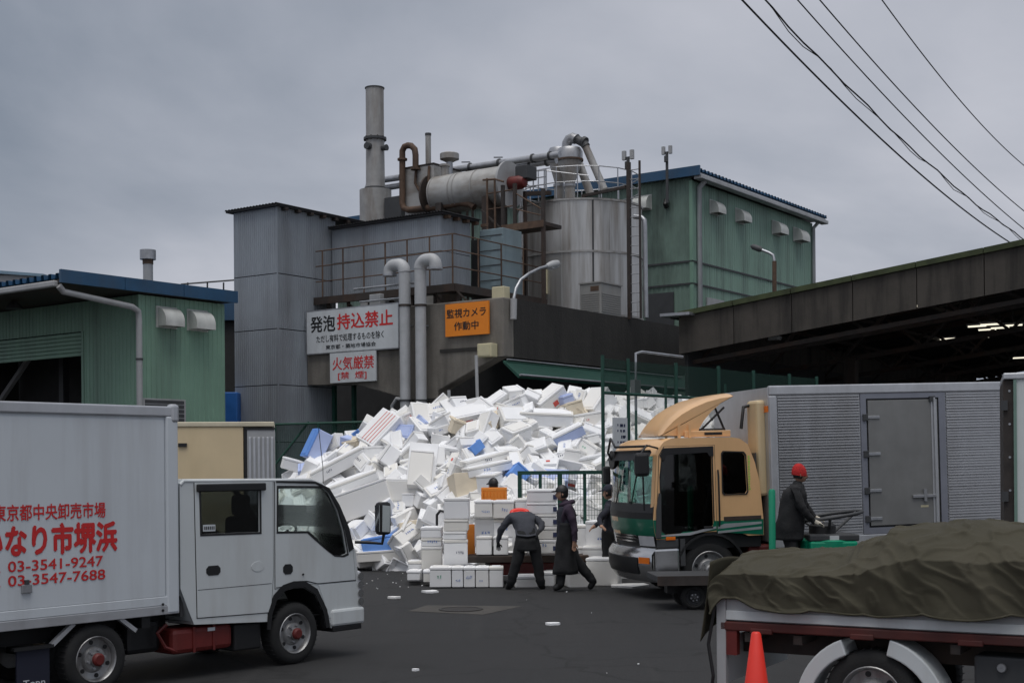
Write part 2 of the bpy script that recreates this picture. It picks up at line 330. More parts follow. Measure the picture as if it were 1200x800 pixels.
# ------------------------------------------------------------------ text
def text(body, m, parent, p0, right, up, w, h, name='lettering', bold=0., fit=True):
    """flat lettering fitted into the rectangle p0 + right * w + up * h (frame coordinates)"""
    cu = bpy.data.curves.new('t', 'FONT'); cu.body = body; cu.size = 1; cu.offset = 0; cu.resolution_u = 3; cu.space_line = .95
    ob = bpy.data.objects.new('t', cu); COL.objects.link(ob)
    dg = bpy.context.evaluated_depsgraph_get(); me = bpy.data.meshes.new_from_object(ob.evaluated_get(dg))
    bpy.data.objects.remove(ob); bpy.data.curves.remove(cu)
    co = np.empty(len(me.vertices) * 3); me.vertices.foreach_get('co', co); co = co.reshape(-1, 3)
    lo, hi = co.min(0), co.max(0); sx = w / (hi[0] - lo[0]); sy = h / (hi[1] - lo[1])
    off = BASE.get(parent.name, Vector()); p0 = Vector(p0) - off; right, up = Vector(right), Vector(up)
    base_ = [(right * ((v.co.x - lo[0]) * sx) + up * ((v.co.y - lo[1]) * sy)) for v in me.vertices]; fs_ = [tuple(p.vertices) for p in me.polygons]; nb = len(base_); nn_ = right.cross(up)
    bx, by = bold * sx, bold * sy; shifts = [(0, 0)] if not bold else [(0, 0), (bx, 0), (-bx, 0), (0, by), (0, -by), (bx * .7, by * .7), (-bx * .7, -by * .7)]
    bpy.data.meshes.remove(me); me = bpy.data.meshes.new(name)
    me.from_pydata([p0 + b + right * a + up * c + nn_ * (.0004 * k) for k, (a, c) in enumerate(shifts) for b in base_], [], [tuple(i + nb * k for i in f) for k in range(len(shifts)) for f in fs_]); me.update()
    o = bpy.data.objects.new(name, me); COL.objects.link(o); o.parent = parent; me.materials.clear(); me.materials.append(m); BASE[o.name] = off
    return o
X1, Y1, Z1 = Vector((1, 0, 0)), Vector((0, 1, 0)), Vector((0, 0, 1))

# ================================================================== ground
g = MB().add([(-400, -60, 0), (400, -60, 0), (400, 900, 0), (-400, 900, 0)], [(0, 1, 2, 3)]); o = g.build('ground', asph); o['kind'] = 'structure'
pa = [gnd(478, 716), gnd(500, 709), gnd(612, 710), gnd(566, 720)]
o = MB().add([(p.x, p.y, .004) for p in pa], [(0, 1, 2, 3)]).build('asphalt_patch', patchm); o['kind'] = 'structure'
c = gnd(540, 714)
mh = top(MB().lathe([(.33, .006), (.33, .014), (.29, .014), (.29, .010), (0.01, .010)], (c.x, c.y, 0), n=28), 'manhole_cover', ironm, 'round iron manhole cover in the brown asphalt patch', 'manhole')

# ================================================================== the processing plant (frame K: x along its front to the right, y away along its right side)
ko = at(590, 347, 34); K = Frame(ko.x, ko.y, -35)
KP = lambda px, py, y=0: K.p(px, py, y=y)
XL = K.p(360, 455, y=0).x                       # left end of the concrete front, where the tower stands
ZT = 6.34
# --- concrete base
cb = thing('concrete_platform', 'dark stained concrete building base under the tanks and steelwork', 'building', K)
hb = KP(582, 418); hm = KP(513, 458)
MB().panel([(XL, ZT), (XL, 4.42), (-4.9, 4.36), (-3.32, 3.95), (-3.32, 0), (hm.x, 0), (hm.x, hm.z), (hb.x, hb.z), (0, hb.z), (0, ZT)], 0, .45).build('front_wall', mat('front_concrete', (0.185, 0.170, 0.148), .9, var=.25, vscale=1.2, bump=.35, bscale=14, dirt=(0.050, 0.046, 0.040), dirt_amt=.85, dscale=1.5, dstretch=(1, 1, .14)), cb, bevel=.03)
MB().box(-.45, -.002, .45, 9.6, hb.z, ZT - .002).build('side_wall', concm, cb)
MB().box(XL, -.45, .45, 9.6, 5.95, 6.2).build('deck_slab', conc2, cb)
MB().box(XL - 8, -.1, 8.6, 9.0, 0, 5.95).build('back_wall', soil, cb)
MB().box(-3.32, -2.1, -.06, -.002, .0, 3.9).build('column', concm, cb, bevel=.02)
MB().box(hm.x + .1, -.55, -.035, -.002, 5.06, 5.14).build('beam_lip', concm, cb)
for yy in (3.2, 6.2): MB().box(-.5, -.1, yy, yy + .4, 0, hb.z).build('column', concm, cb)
can = MB().add([(0.003, -.05, 4.76), (.5, -.05, 4.36), (.5, 9.4, 4.36), (.003, 9.4, 4.76), (0.003, -.05, 4.70), (.47, -.05, 4.30), (.47, 9.4, 4.30), (.003, 9.4, 4.70)],
               [(0, 1, 2, 3), (4, 7, 6, 5), (0, 4, 5, 1), (1, 5, 6, 2), (2, 6, 7, 3)])
can.build('canopy_sheet', fgreen, cb)
MB().tube([(.52, -.05, 4.38), (.52, 9.4, 4.38)], .03, 6).build('canopy_rail', galv, cb)
pp = [(0.06, 0.05, 4.79), (.06, 9.3, 4.79)]
MB().tube(pp, .02, 6).build('conduit', galv, cb)
# green support posts in the dark opening
for px in (415, 392):
    q = KP(px, 480, .6); top(MB().bar((q.x, .6, 0), (q.x, .6, 4.4), .1), 'steel_post', fgreen, 'green steel post in the dark opening under the no-fire sign' if px == 415 else 'slim green post in the dark opening beside the grey tower', 'post', K)
# --- grey tower: near faces of separate sheets
yt = K.p(325, 300, x=XL).y; xt = K.p(274, 300, y=yt).x; yb = 1.2
tw = thing('clad_tower', 'tall grey corrugated tower at the left end of the plant', 'tower', K, (xt, yt, 0))
TZ = K.p(325, 240, x=XL).z
zs = [0] + sorted(K.p(300, v, y=yt).z for v in (323, 387, 452)) + [TZ - .02]
zs.insert(1, zs[1] - 1.55); zs.insert(1, .1); zs = sorted(set(round(z, 3) for z in zs if z > .05)); zs = [0] + zs[1:]
for a, b in zip(zs[:-1], zs[1:]):
    MB().corr((xt, yt, a + .012), X1, Z1, -Y1, XL - xt, b - a - .024, .075, .012).build('sheet', greyc, tw)
for a, b in zip(zs[:-1], zs[1:]):
    MB().corr((XL, yt, a + .012), Y1, Z1, X1, yb - yt, b - a - .024, .075, .012).build('sheet', greyc, tw)
MB().box(xt + .03, XL - .03, yt + .03, yb, 0, TZ - .15).build('inner_wall', dgrey, tw)
MB().corr((xt, yb, 0), -Y1, Z1, -X1, yb - yt, TZ - .02, .075, .012).build('side_sheet', greyc, tw)
MB().bar((XL + .012, yt - .012, 0), (XL + .012, yt - .012, TZ - .02), .03).build('corner_trim', greyc, tw)
rf = MB(); rf.corr((xt - .18, yt - .18, TZ + .0), X1, Y1, Z1, XL - xt + .36, yb - yt + 1.3, .12, .03)
rf.box(xt - .15, XL + .15, yt - .15, yb + 1.1, TZ - .05, TZ - .004); rf.build('roof', darkr, tw)
for i in range(7):
    MB().box(XL + .02, XL + .17, yt + .15 + i * .5, yt + .27 + i * .5, TZ - .13, TZ - .05).build('rafter_end', brownst, tw)
# --- grey clad house on the deck
gy = 1.0; gx0, gx1 = XL + .05, KP(516, 250, gy).x; gz0 = KP(516, 336, gy).z; gz1 = KP(516, 251, gy).z; gy1 = K.p(551, 250, x=gx1).y
gh = thing('clad_plant_room', 'low grey corrugated plant room behind the balcony railing', 'building', K, (gx0, gy, gz0))
for i, (a, b) in enumerate(((gz0, (gz0 + gz1) / 2), ((gz0 + gz1) / 2, gz1))):
    MB().corr((gx0, gy, a + .008), X1, Z1, -Y1, gx1 - gx0, b - a - .016, .075, .012).build('sheet', greyc, gh)
    MB().corr((gx1, gy, a + .008), Y1, Z1, X1, gy1 - gy, b - a - .016, .075, .012).build('sheet', greyc, gh)
MB().box(gx0 + .03, gx1 - .03, gy + .03, gy1, gz0, gz1 - .05).build('inner_wall', dgrey, gh)
r_ = MB(); r_.corr((gx0, gy - .2, gz1 + .03), X1, Y1, Z1, gx1 - gx0 + .25, gy1 - gy + .4, .1, .03); r_.box(gx0, gx1 + .2, gy - .15, gy1 + .15, gz1 - .02, gz1 + .02); r_.build('roof', darkr, gh)
for i in range(5): MB().box(gx1 + .02, gx1 + .19, gy + .1 + i * .42, gy + .22 + i * .42, gz1 - .10, gz1 - .02).build('rafter_end', rustm, gh)
# --- steel support frame under it, balcony with railing
sf = thing('balcony', 'narrow steel balcony with thin rusty railing round the grey plant room', 'balcony', K, (XL, .3, 6.4))
bx1 = KP(532, 300, .3).x; bz = KP(532, 332, .3).z
MB().box(XL + .02, bx1, .3, gy - .02, bz - .10, bz - .03).build('floor', brownst, sf)
MB().box(gx1 + .03, bx1, gy, 4.6, bz - .10, bz - .03).build('floor', brownst, sf)
MB().box(XL + .02, bx1 + .02, .26, .3, bz - .2, bz).build('kick_plate', brownst, sf)
MB().box(bx1, bx1 + .04, .3, 4.6, bz - .2, bz).build('kick_plate', brownst, sf)
n = 7
for i in range(n):
    x = XL + .35 + (bx1 - XL - .38) * i / (n - 1)
    MB().tube([(x, .28, bz), (x, .28, bz + 1.28)], .022, 6).build('post', rustm, sf)
    MB().bar((x, .34, bz - .12), (x + .35, .7, ZT - .1), .05).build('brace', brownst, sf); MB().bar((x, .5, ZT - .1), (x, .5, bz - .1), .07).build('leg', brownst, sf)
for i in range(1, 5): MB().tube([(bx1 + .02, .28 + i * 1.05, bz), (bx1 + .02, .28 + i * 1.05, bz + 1.28)], .022, 6).build('post', rustm, sf)
for h in (1.28, .86, .43):
    MB().tube([(XL + .1, .28, bz + h), (bx1 + .02, .28, bz + h), (bx1 + .02, 4.5, bz + h)], .018, 6).build('rail', rustm, sf)
# small things on the concrete edge
q = KP(442, 345, .1)
top(MB().box(q.x - .28, q.x + .1, .1, .35, ZT - .02, ZT + .42), 'junction_cabinet', pvc, 'small pale box between the balcony and the white sign', 'cabinet', K, bevel=.015)
for i, (z, x0, x1) in enumerate(((6.56, XL + 2.0, -3.3), (6.92, XL + 1.8, -2.6))):
    top(MB().tube([(x0, -.05, z), (x1, -.05, z), (x1 + .1, .05, z)], .03, 7), 'conduit_pipe', galv, ('lower' if i == 0 else 'upper') + ' thin galvanised pipe running above the white sign', 'pipe', K)
q = KP(585, 343, .2)
top(MB().box(q.x - .2, q.x + .18, .15, .42, ZT + .0, ZT + .30), 'camera_housing', ivory, 'small ivory camera box on the concrete edge above the orange sign', 'camera', K, bevel=.02)
q = KP(575, 411)
ib = thing('wall_box', 'ivory square box on the concrete corner under the orange sign', 'box', K, (q.x, -.25, q.z - .2))
MB().box(q.x - .22, q.x + .22, -.28, -.004, q.z - .17, q.z + .17).build('casing', ivory, ib, bevel=.02); MB().box(q.x - .18, q.x + .18, -.292, -.28, q.z - .13, q.z + .13).build('cover', ivory, ib)
# --- signs
def sign(name, label, c0, c1, m, th=.05, y=-.06):
    """c0 top-left and c1 bottom-right pixels on the front wall"""
    a, b = KP(*c0, y), KP(*c1, y); s = thing(name, label, 'sign', K, (a.x, y, b.z))
    MB().box(a.x, b.x, y - th, y, b.z, a.z).build('board', m, s)
    return s, a.x, b.x, b.z, a.z, y - th - .003
s, x0, x1, z0, z1, yy = sign('notice_sign', 'large white board with black and red Japanese lettering on the concrete front', (361, 366), (468, 407), signw)
fb = MB(); fb.box(x0 - .02, x1 + .02, yy - .0, -.05, z1, z1 + .03); fb.box(x0 - .02, x1 + .02, yy, -.05, z0 - .03, z0); fb.box(x0 - .03, x0 - .002, yy, -.05, z0, z1); fb.box(x1 + .002, x1 + .03, yy, -.05, z0, z1); fb.build('frame', galv, s)
w, h = x1 - x0, z1 - z0
text('発泡', inkk, s, (x0 + .045 * w, yy, z0 + .50 * h), X1, Z1, .275 * w, .37 * h, bold=.022)
text('持込禁止', redp, s, (x0 + .345 * w, yy, z0 + .52 * h), X1, Z1, .60 * w, .36 * h, bold=.022)
text('ただし有料で処理するものを除く', inkk, s, (x0 + .11 * w, yy, z0 + .245 * h), X1, Z1, .74 * w, .17 * h, bold=.012)
text('東京都・築地市場協会', inkk, s, (x0 + .215 * w, yy, z0 + .07 * h), X1, Z1, .55 * w, .105 * h, bold=.012)
s, x0, x1, z0, z1, yy = sign('fire_sign', 'smaller white board with red fire warning lettering below the large board', (388, 414), (442, 446), signw); w, h = x1 - x0, z1 - z0
text('火気厳禁', redp, s, (x0 + .06 * w, yy, z0 + .42 * h), X1, Z1, .90 * w, .43 * h, bold=.012)
text('[禁  煙]', redp, s, (x0 + .18 * w, yy, z0 + .08 * h), X1, Z1, .62 * w, .27 * h, bold=.012)
s, x0, x1, z0, z1, yy = sign('camera_sign', 'orange square board with black Japanese lettering on the concrete wall', (523, 357), (574, 391), orange); w, h = x1 - x0, z1 - z0
text('監視カメラ', inkk, s, (x0 + .04 * w, yy, z0 + .56 * h), X1, Z1, .90 * w, .27 * h, bold=.018)
text('作動中', inkk, s, (x0 + .21 * w, yy, z0 + .17 * h), X1, Z1, .56 * w, .26 * h, bold=.018)
# --- two goose-neck vent pipes in front of the wall
def arc(c, r, a0, a1, n, ux, uz):
    return [Vector(c) + Vector(ux) * r * cos(a0 + (a1 - a0) * i / n) + Vector(uz) * r * sin(a0 + (a1 - a0) * i / n) for i in range(n + 1)]
for px, sgn, lab, zz in ((474, -1, 'left of the two grey vent pipes, bent over to the left', 320), (492.5, 1, 'right of the two grey vent pipes, bent over to the right', 316)):
    q = KP(px, zz, -.3); R = .155; ra = .21; x = q.x; zt = q.z + .02
    t = thing('vent_pipe', lab, 'vent pipe', K, (x, -.3, 0))
    jz = KP(px, 358, -.3).z
    MB().tube([(x, -.3, 0), (x, -.3, jz)], R - .012, 18).build('lower_pipe', pvc, t, smooth=40)
    MB().tube([(x, -.3, jz), (x, -.3, zt)], R, 18).build('upper_pipe', pvc, t, smooth=40)
    path = arc((x + sgn * ra, -.3, zt), ra, pi if sgn > 0 else 0, pi / 2, 8, X1, Z1); L = .12
    e_ = (x + sgn * (ra + L), -.3, zt + ra); path.append(Vector(e_)); path += arc((e_[0], -.3, zt + ra - .17), .17, pi / 2, 0 if sgn > 0 else pi, 6, X1, Z1)[1:]
    path.append(path[-1] + Vector((0, 0, -.05)))
    MB().tube(path, R + .012, 16).build('gooseneck', pvc, t, smooth=50)
    ez = path[-1]; MB().tube([ez, ez - Vector((0, 0, .05))], R + .03, 16).build('outlet_ring', galv, t, smooth=40)
    MB().tube([(x, -.3, jz - .03), (x, -.3, jz + .03)], R + .008, 16).build('collar', brownst, t, smooth=40)
    zl = KP(px, 468, -.3).z; MB().tube([(x, -.3, zl - .05), (x, -.3, zl)], R + .008, 16).build('collar', dgrey, t, smooth=40)
    MB().bar((x, -.3, jz - .5), (x, 0.01, jz - .5), .04).build('bracket', galv, t)
q = KP(462, 470, -.5)
hs_ = MB().tube([(q.x - .3, -.2, q.z - .5), (q.x - .28, -.25, q.z - .1), (q.x - .1, -.28, q.z + .08), (q.x + .15, -.28, q.z + .05)], .05, 8)
top(hs_, 'drain_hose', lgrey, 'short pale hose bent against the left vent pipe foot', 'hose', K, smooth=60)

# ================================================================== rooftop machinery
def rr(px, y): return px * (K.world((KP(560, 250, y).x, y, 0)).y) / FPX
# chimney
yc = 5.0; c0 = KP(440, 222, yc); zt = KP(440, 104, yc).z; zj = KP(440, 163, yc).z
ch = thing('chimney_stack', 'tall round weathered chimney stack on the plant roof', 'chimney', K, (c0.x, yc, 6.2))
MB().tube([(c0.x, yc, c0.z), (c0.x, yc, zj)], [.30, .29], 24).build('lower_shaft', stackm, ch, smooth=40)
MB().tube([(c0.x, yc, zj), (c0.x, yc, zt)], [.285, .285], 24).build('upper_shaft', stackm, ch, smooth=40)
MB().tube([(c0.x, yc, zt), (c0.x, yc, zt + .03)], [.31, .31], 24).build('rim', dgrey, ch, smooth=40)
MB().tube([(c0.x, yc, zj - .04), (c0.x, yc, zj + .04)], .36, 24).build('flange', dgrey, ch, smooth=40)
for k in range(10):
    a = 2 * pi * k / 10; MB().tube([(c0.x + .33 * cos(a), yc + .33 * sin(a), zj - .07), (c0.x + .33 * cos(a), yc + .33 * sin(a), zj + .07)], .018, 6).build('bolt', brownst, ch)
MB().tube([(c0.x, yc, c0.z - .03), (c0.x, yc, c0.z + .05)], .34, 24).build('flange', dgrey, ch, smooth=40)
MB().tube([(c0.x, yc, 6.2), (c0.x, yc, c0.z - .03)], .50, 28).build('base_drum', stackm, ch, smooth=40)
MB().tube([(c0.x, yc - .28, zj - .28), (c0.x, yc - .42, zj - .28)], .11, 14).build('inspection_port', dgrey, ch, smooth=40)
MB().tube([(c0.x + .25, yc, zj - .33), (c0.x + .48, yc, zj - .33)], [.07, .10], 12).build('sampling_port', dgrey, ch, smooth=40)
# housings beside the chimney
q = KP(426, 222, yc + .3); top(MB().box(c0.x - .62, c0.x - .3, yc + .3, yc + 1.0, 6.2, c0.z - .2), 'duct_housing', stackm, 'grey duct box behind the chimney foot', 'duct', K, bevel=.02)
a = KP(461, 232, yc); b = KP(472, 232, yc)
top(MB().box(c0.x + .52, b.x + .1, yc - .2, yc + .6, 6.2, a.z), 'duct_housing', dgrey, 'dark grey housing between the chimney and the rusty pipe', 'duct', K, bevel=.02)
# square furnace box with sloped shoulder
yf = 4.2
a = KP(474, 198, yf); b = KP(505, 198, yf); z0 = KP(490, 252, yf).z
fu = thing('furnace_box', 'pale stained furnace box beside the horizontal vessel', 'furnace', K, (a.x, yf, 6.2))
MB().box(a.x, b.x + .1, yf, yf + 1.3, 6.2, a.z).build('casing', lagg, fu, bevel=.03)
MB().box(a.x - .02, b.x + .12, yf - .02, yf + 1.32, a.z, a.z + .04).build('lid', brownst, fu)
for x in (b.x - .55, b.x - .05):
    MB().tube([(x, yf - .02, a.z - .05), (x, yf - .07, a.z - .5), (x + .15, yf - .05, a.z - .75)], .04, 8).build('drip_pipe', rustm, fu, smooth=60)
yv = 4.4
# rusty flue loop
P = [KP(487, 198, yv - .3), KP(487, 182, yv - .3), KP(486, 175, yv - .3), KP(482, 171, yv - .3), KP(478, 170.5, yv - .3), KP(474, 172, yv - .3), KP(471.5, 177, yv - .3), KP(471.5, 187, yv - .3), KP(471.5, 238, yv - .3), KP(473, 244, yv - .3), KP(479, 246, yv - .3), KP(515, 242.5, yv - .3), KP(540, 238, yv - .3), KP(550, 239, yv - .3), KP(556, 243, yv - .3)]
fp = thing('flue_pipe', 'rust brown looped flue pipe in front of the pale furnace box', 'pipe', K, P[-1])
MB().tube(P, .095, 12).build('pipe', rustm, fp, smooth=60)
for i in (0, 7): MB().tube([P[i] - Vector((0, 0, .03)), P[i] + Vector((0, 0, .03))], .15, 12).build('flange', rustm, fp, smooth=40)
# thin stack and cap vent
q = KP(502, 197, yf + .5); z1 = KP(502, 157, yf + .5).z
ts = thing('thin_stack', 'thin brown exhaust stack standing on the furnace box', 'stack', K, (q.x, yf + .5, q.z)); MB().tube([(q.x, yf + .5, q.z - .1), (q.x, yf + .5, z1)], .085, 14).build('shaft', stackm, ts, smooth=40); MB().tube([(q.x, yf + .5, z1 - .05), (q.x, yf + .5, z1 + .02)], .095, 14).build('rim', dgrey, ts, smooth=40)
q = KP(527, 214, yv + .6); zt = KP(527, 183, yv + .6).z
cv = thing('cap_vent', 'flat round cowl vent above the horizontal vessel', 'vent', K, (q.x, yv + .6, q.z - .3))
MB().tube([(q.x, yv + .6, q.z - .6), (q.x, yv + .6, zt - .1)], .10, 12).build('neck', galv, cv, smooth=40)
MB().lathe([(.12, -.18), (.27, -.10), (.29, -.10), (.29, .06), (.27, .08), (.05, .10)], (q.x, yv + .6, zt), n=22).build('cowl', stackm, cv, smooth=40)
MB().tube([(q.x + .02, yv + .6, q.z - .1), (q.x - .5, yv + .5, q.z - .32)], .05, 8).build('side_arm', galv, cv, smooth=40)
# horizontal vessel
a = KP(513, 224, yv); b = KP(596, 222, yv); rv = rr(22.5, yv)
ve = thing('horizontal_vessel', 'large pale horizontal cylindrical vessel with rust stains and grey end flange', 'vessel', K, ((a.x + b.x) / 2, yv, a.z - rv))
vz = (a.z + b.z) / 2
MB().lathe([(.05, -.06), (rv * .8, -.05), (rv, 0), (rv, b.x - a.x)], (a.x, yv, vz), 'x', 32).build('shell', lagg, ve, smooth=40)
for t_ in (.02, .30, .36, .62): MB().lathe([(rv + .004, -.02), (rv + .014, -.02), (rv + .014, .02), (rv + .004, .02)], (a.x + t_ * (b.x - a.x), yv, vz), 'x', 32, cap=False).build('band', stackm, ve, smooth=40)
MB().lathe([(rv * 1.2, 0), (rv * 1.2, .07), (.05, .07)], (b.x, yv, vz), 'x', 32).build('end_flange', lgrey, ve, smooth=40)
MB().lathe([(rv * 1.12, -.03), (rv * 1.12, .03)], (a.x - .2, yv, vz), 'x', 28).build('end_flange', brownst, ve, smooth=40)
MB().lathe([(.20, 0), (.20, .36), (.15, .5), (.05, .54)], (b.x + .07, yv, vz + .02), 'x', 18).build('burner', redl, ve, smooth=40)
MB().box(b.x + .30, b.x + .72, yv - .1, yv + .4, vz + .10, vz + .48).build('burner_housing', dgrey, ve, bevel=.02)
for x in (a.x + .4, b.x - .5): MB().box(x - .1, x + .1, yv - .5, yv + .5, 6.2, vz - rv * .6).build('saddle', brownst, ve)
MB().lathe([(.12, 0), (.12, .3), (.16, .3), (.16, .36), (.05, .36)], (a.x + .35, yv - .1, vz + rv - .06), 'z', 14).build('nozzle', stackm, ve, smooth=40)
# two long conveying pipes from the chimney to the cyclone
yp = 6.2
for i, (p0, p1, lab) in enumerate((((448, 211), (656, 181), 'upper long galvanised pipe running from behind the chimney to the cyclone'), ((452, 220), (652, 188), 'lower long galvanised pipe running from behind the chimney to the cyclone'))):
    A, B = KP(*p0, yp + .2 * i), KP(*p1, yp + .2 * i); B0 = KP(440 - 14, p0[1] + 22, yp)
    t = thing('conveying_pipe', lab, 'pipe', K, A)
    MB().tube([B0, B0.lerp(A, .5) + Vector((-.18, 0, .18)), A, B], .10, 14).build('pipe', galv, t, smooth=60)
    for u in (.12, .33, .52, .68, .86, .95):
        C = A.lerp(B, u); d = (B - A).normalized(); MB().tube([C - d * .03, C + d * .03], .135, 14).build('coupling', dgrey, t, smooth=40)
    for u in (.5, .68):
        C = A.lerp(B, u + i * .03); MB().bar(C + Vector((0, 0, -.1)), Vector((C.x, C.y, 6.3)), .06).build('support', brownst, t); MB().bar(C + Vector((-.2, 0, .2)), C + Vector((.12, 0, .16)), .03).build('bracket', dgrey, t)
# --- storage tank
yk = 7.6; ck = KP(680, 300, yk); rk = 72.3 * K.world((ck.x, yk, 0)).y / FPX
zk0, zk1 = KP(680, 368, yk - rk).z, KP(680, 232, yk - rk * .9).z; zm = KP(680, 292, yk - rk).z
tk = thing('storage_tank', 'big round stainless steel storage tank with streaked walls', 'tank', K, (ck.x, yk, 6.2))
for za, zb in ((zk0, zm), (zm, zk1)):
    for k in range(8):
        a0 = 2 * pi * k / 8 + .25; m_ = 8; vs_ = []; fs_ = []
        for i in range(m_ + 1):
            a = a0 + (2 * pi / 8) * (i / m_) * .997
            for r_i in (rk, rk - .02): vs_ += [(ck.x + r_i * cos(a), yk + r_i * sin(a), za + .006), (ck.x + r_i * cos(a), yk + r_i * sin(a), zb - .006)]
        for i in range(m_):
            b_ = i * 4; fs_ += [(b_, b_ + 4, b_ + 5, b_ + 1), (b_ + 1, b_ + 5, b_ + 7, b_ + 3), (b_, b_ + 2, b_ + 6, b_ + 4)]
        fs_ += [(0, 1, 3, 2), (m_ * 4, m_ * 4 + 2, m_ * 4 + 3, m_ * 4 + 1)]
        MB().add(vs_, fs_).build('steel_plate', steel, tk, smooth=40)
MB().lathe([(rk - .03, zk0), (rk - .03, zk1)], (ck.x, yk, 0), n=48).build('inner_shell', dgrey, tk)
for z in (zk0 + .02, zm, zk1): MB().lathe([(rk, -.03), (rk + .035, -.03), (rk + .035, .03), (rk, .03)], (ck.x, yk, z), n=64, cap=False).build('hoop', stackm, tk, smooth=40)
MB().lathe([(rk, 0), (rk * .6, .16), (.3, .24), (.02, .25)], (ck.x, yk, zk1), n=48).build('roof', stackm, tk, smooth=40)
# vertical seam strip facing the camera
vd = (Vector((0, 0, 0)) - K.world((ck.x, yk, 0))); va = atan2(K.e2.dot(vd), K.e1.dot(vd)); va2 = va + .20
MB().tube([(ck.x + (rk + .01) * cos(va2), yk + (rk + .01) * sin(va2), zk0), (ck.x + (rk + .01) * cos(va2), yk + (rk + .01) * sin(va2), zk1)], .025, 6).build('seam', dgrey, tk)
for k in range(10):
    a = 2 * pi * k / 10; MB().box(ck.x + (rk - .2) * cos(a) - .08, ck.x + (rk - .2) * cos(a) + .08, yk + (rk - .2) * sin(a) - .08, yk + (rk - .2) * sin(a) + .08, 6.2, zk0).build('foot', dgrey, tk)
MB().tube([(ck.x + (rk + .05) * cos(va - .55), yk + (rk + .05) * sin(va - .55), zm - 1.2), (ck.x + (rk + .05) * cos(va - .55), yk + (rk + .05) * sin(va - .55), zm - .5)], .05, 8).build('level_gauge', ivory, tk)
# railing on the tank roof
rl = thing('tank_railing', 'thin galvanised railing round the top of the steel tank', 'railing', K, (ck.x, yk, zk1))
nR = 18
ring = [Vector((ck.x + (rk - .06) * cos(2 * pi * k / nR), yk + (rk - .06) * sin(2 * pi * k / nR), zk1 + .03)) for k in range(nR)]
for p in ring: MB().tube([p, p + Vector((0, 0, .95))], .018, 6).build('post', galv, rl)
for h in (.95, .5): MB().tube([p + Vector((0, 0, h)) for p in ring + ring[:1]], .016, 6).build('rail', galv, rl)
MB().lathe([(rk - .5, .27), (rk + .02, .24), (rk + .02, .20), (rk - .5, .22)], (ck.x, yk, zk1 - .2), n=32, cap=False).build('walkway', brownst, rl)
# --- twin cyclone on the tank
for i, (px, zt_, lab) in enumerate(((655.5, 176, 'rear grey steel cyclone of the pair on the steel tank'), (668, 176, 'front grey steel cyclone of the pair on the steel tank'))):
    y_ = yk + (.35 if i == 0 else -.1); q = KP(px, 232, y_); s_ = lambda v: KP(px, v, y_).z
    t = thing('cyclone', lab, 'cyclone', K, (q.x, y_, zk1 + .1)); k_ = 1.0 if i else .86
    MB().lathe([(.40 * k_, s_(188)), (.40 * k_, s_(178)), (.34 * k_, s_(174)), (.13, s_(173))], (q.x, y_, 0), n=24).build('head_drum', galv, t, smooth=40)
    MB().lathe([(.13 * k_, s_(218)), (.36 * k_, s_(192)), (.36 * k_, s_(187))], (q.x, y_, 0), n=24).build('cone', stackm, t, smooth=40)
    MB().lathe([(.19, s_(219)), (.19, s_(216))], (q.x, y_, 0), n=20).build('clamp_ring', galv, t, smooth=40)
    MB().lathe([(.16, zk1 + .1), (.16, s_(218))], (q.x, y_, 0), n=20).build('outlet', stackm, t, smooth=40)
    MB().lathe([(.40 * k_, s_(189)), (.42 * k_, s_(189)), (.42 * k_, s_(187)), (.40 * k_, s_(187))], (q.x, y_, 0), n=24, cap=False).build('flange', rustm, t, smooth=40)
el = thing('bend_duct', 'shiny elbow duct arching off the cyclone top and down to the right', 'duct', K, KP(670, 172, yk))
yd = yk - .1
MB().tube([KP(664, 174, yd), KP(664.5, 168, yd), KP(667, 163.5, yd), KP(671, 161.5, yd), KP(675, 163.5, yd)], .155, 14).build('elbow', galv, el, smooth=60)
MB().tube([KP(673, 163, yd + .05), KP(678, 164.5, yd + .05), KP(684, 168, yd + .05), KP(687, 172, yd + .05)], .13, 14).build('dark_elbow', dgrey, el, smooth=60)
MB().tube([KP(685, 169, yd + .05), KP(692, 185, yd + .1), KP(708, 222, yd + .2)], .115, 14).build('down_pipe', stackm, el, smooth=60)
for p_, q_ in (((683, 165.5), (686, 167)), ((673.5, 161), (675.5, 165)),): A, B = KP(*p_, yd + .05), KP(*q_, yd + .05); MB().tube([A, B], .16, 12).build('clamp_ring', dgrey, el, smooth=40)
t = thing('slanted_duct', 'lower slanted grey duct from the cyclone to the tank roof', 'duct', K, KP(690, 228, yk + .4))
MB().tube([KP(674, 184, yk + .4), KP(680, 195, yk + .4), KP(692, 228, yk + .4)], .13, 14).build('pipe', stackm, t, smooth=60)
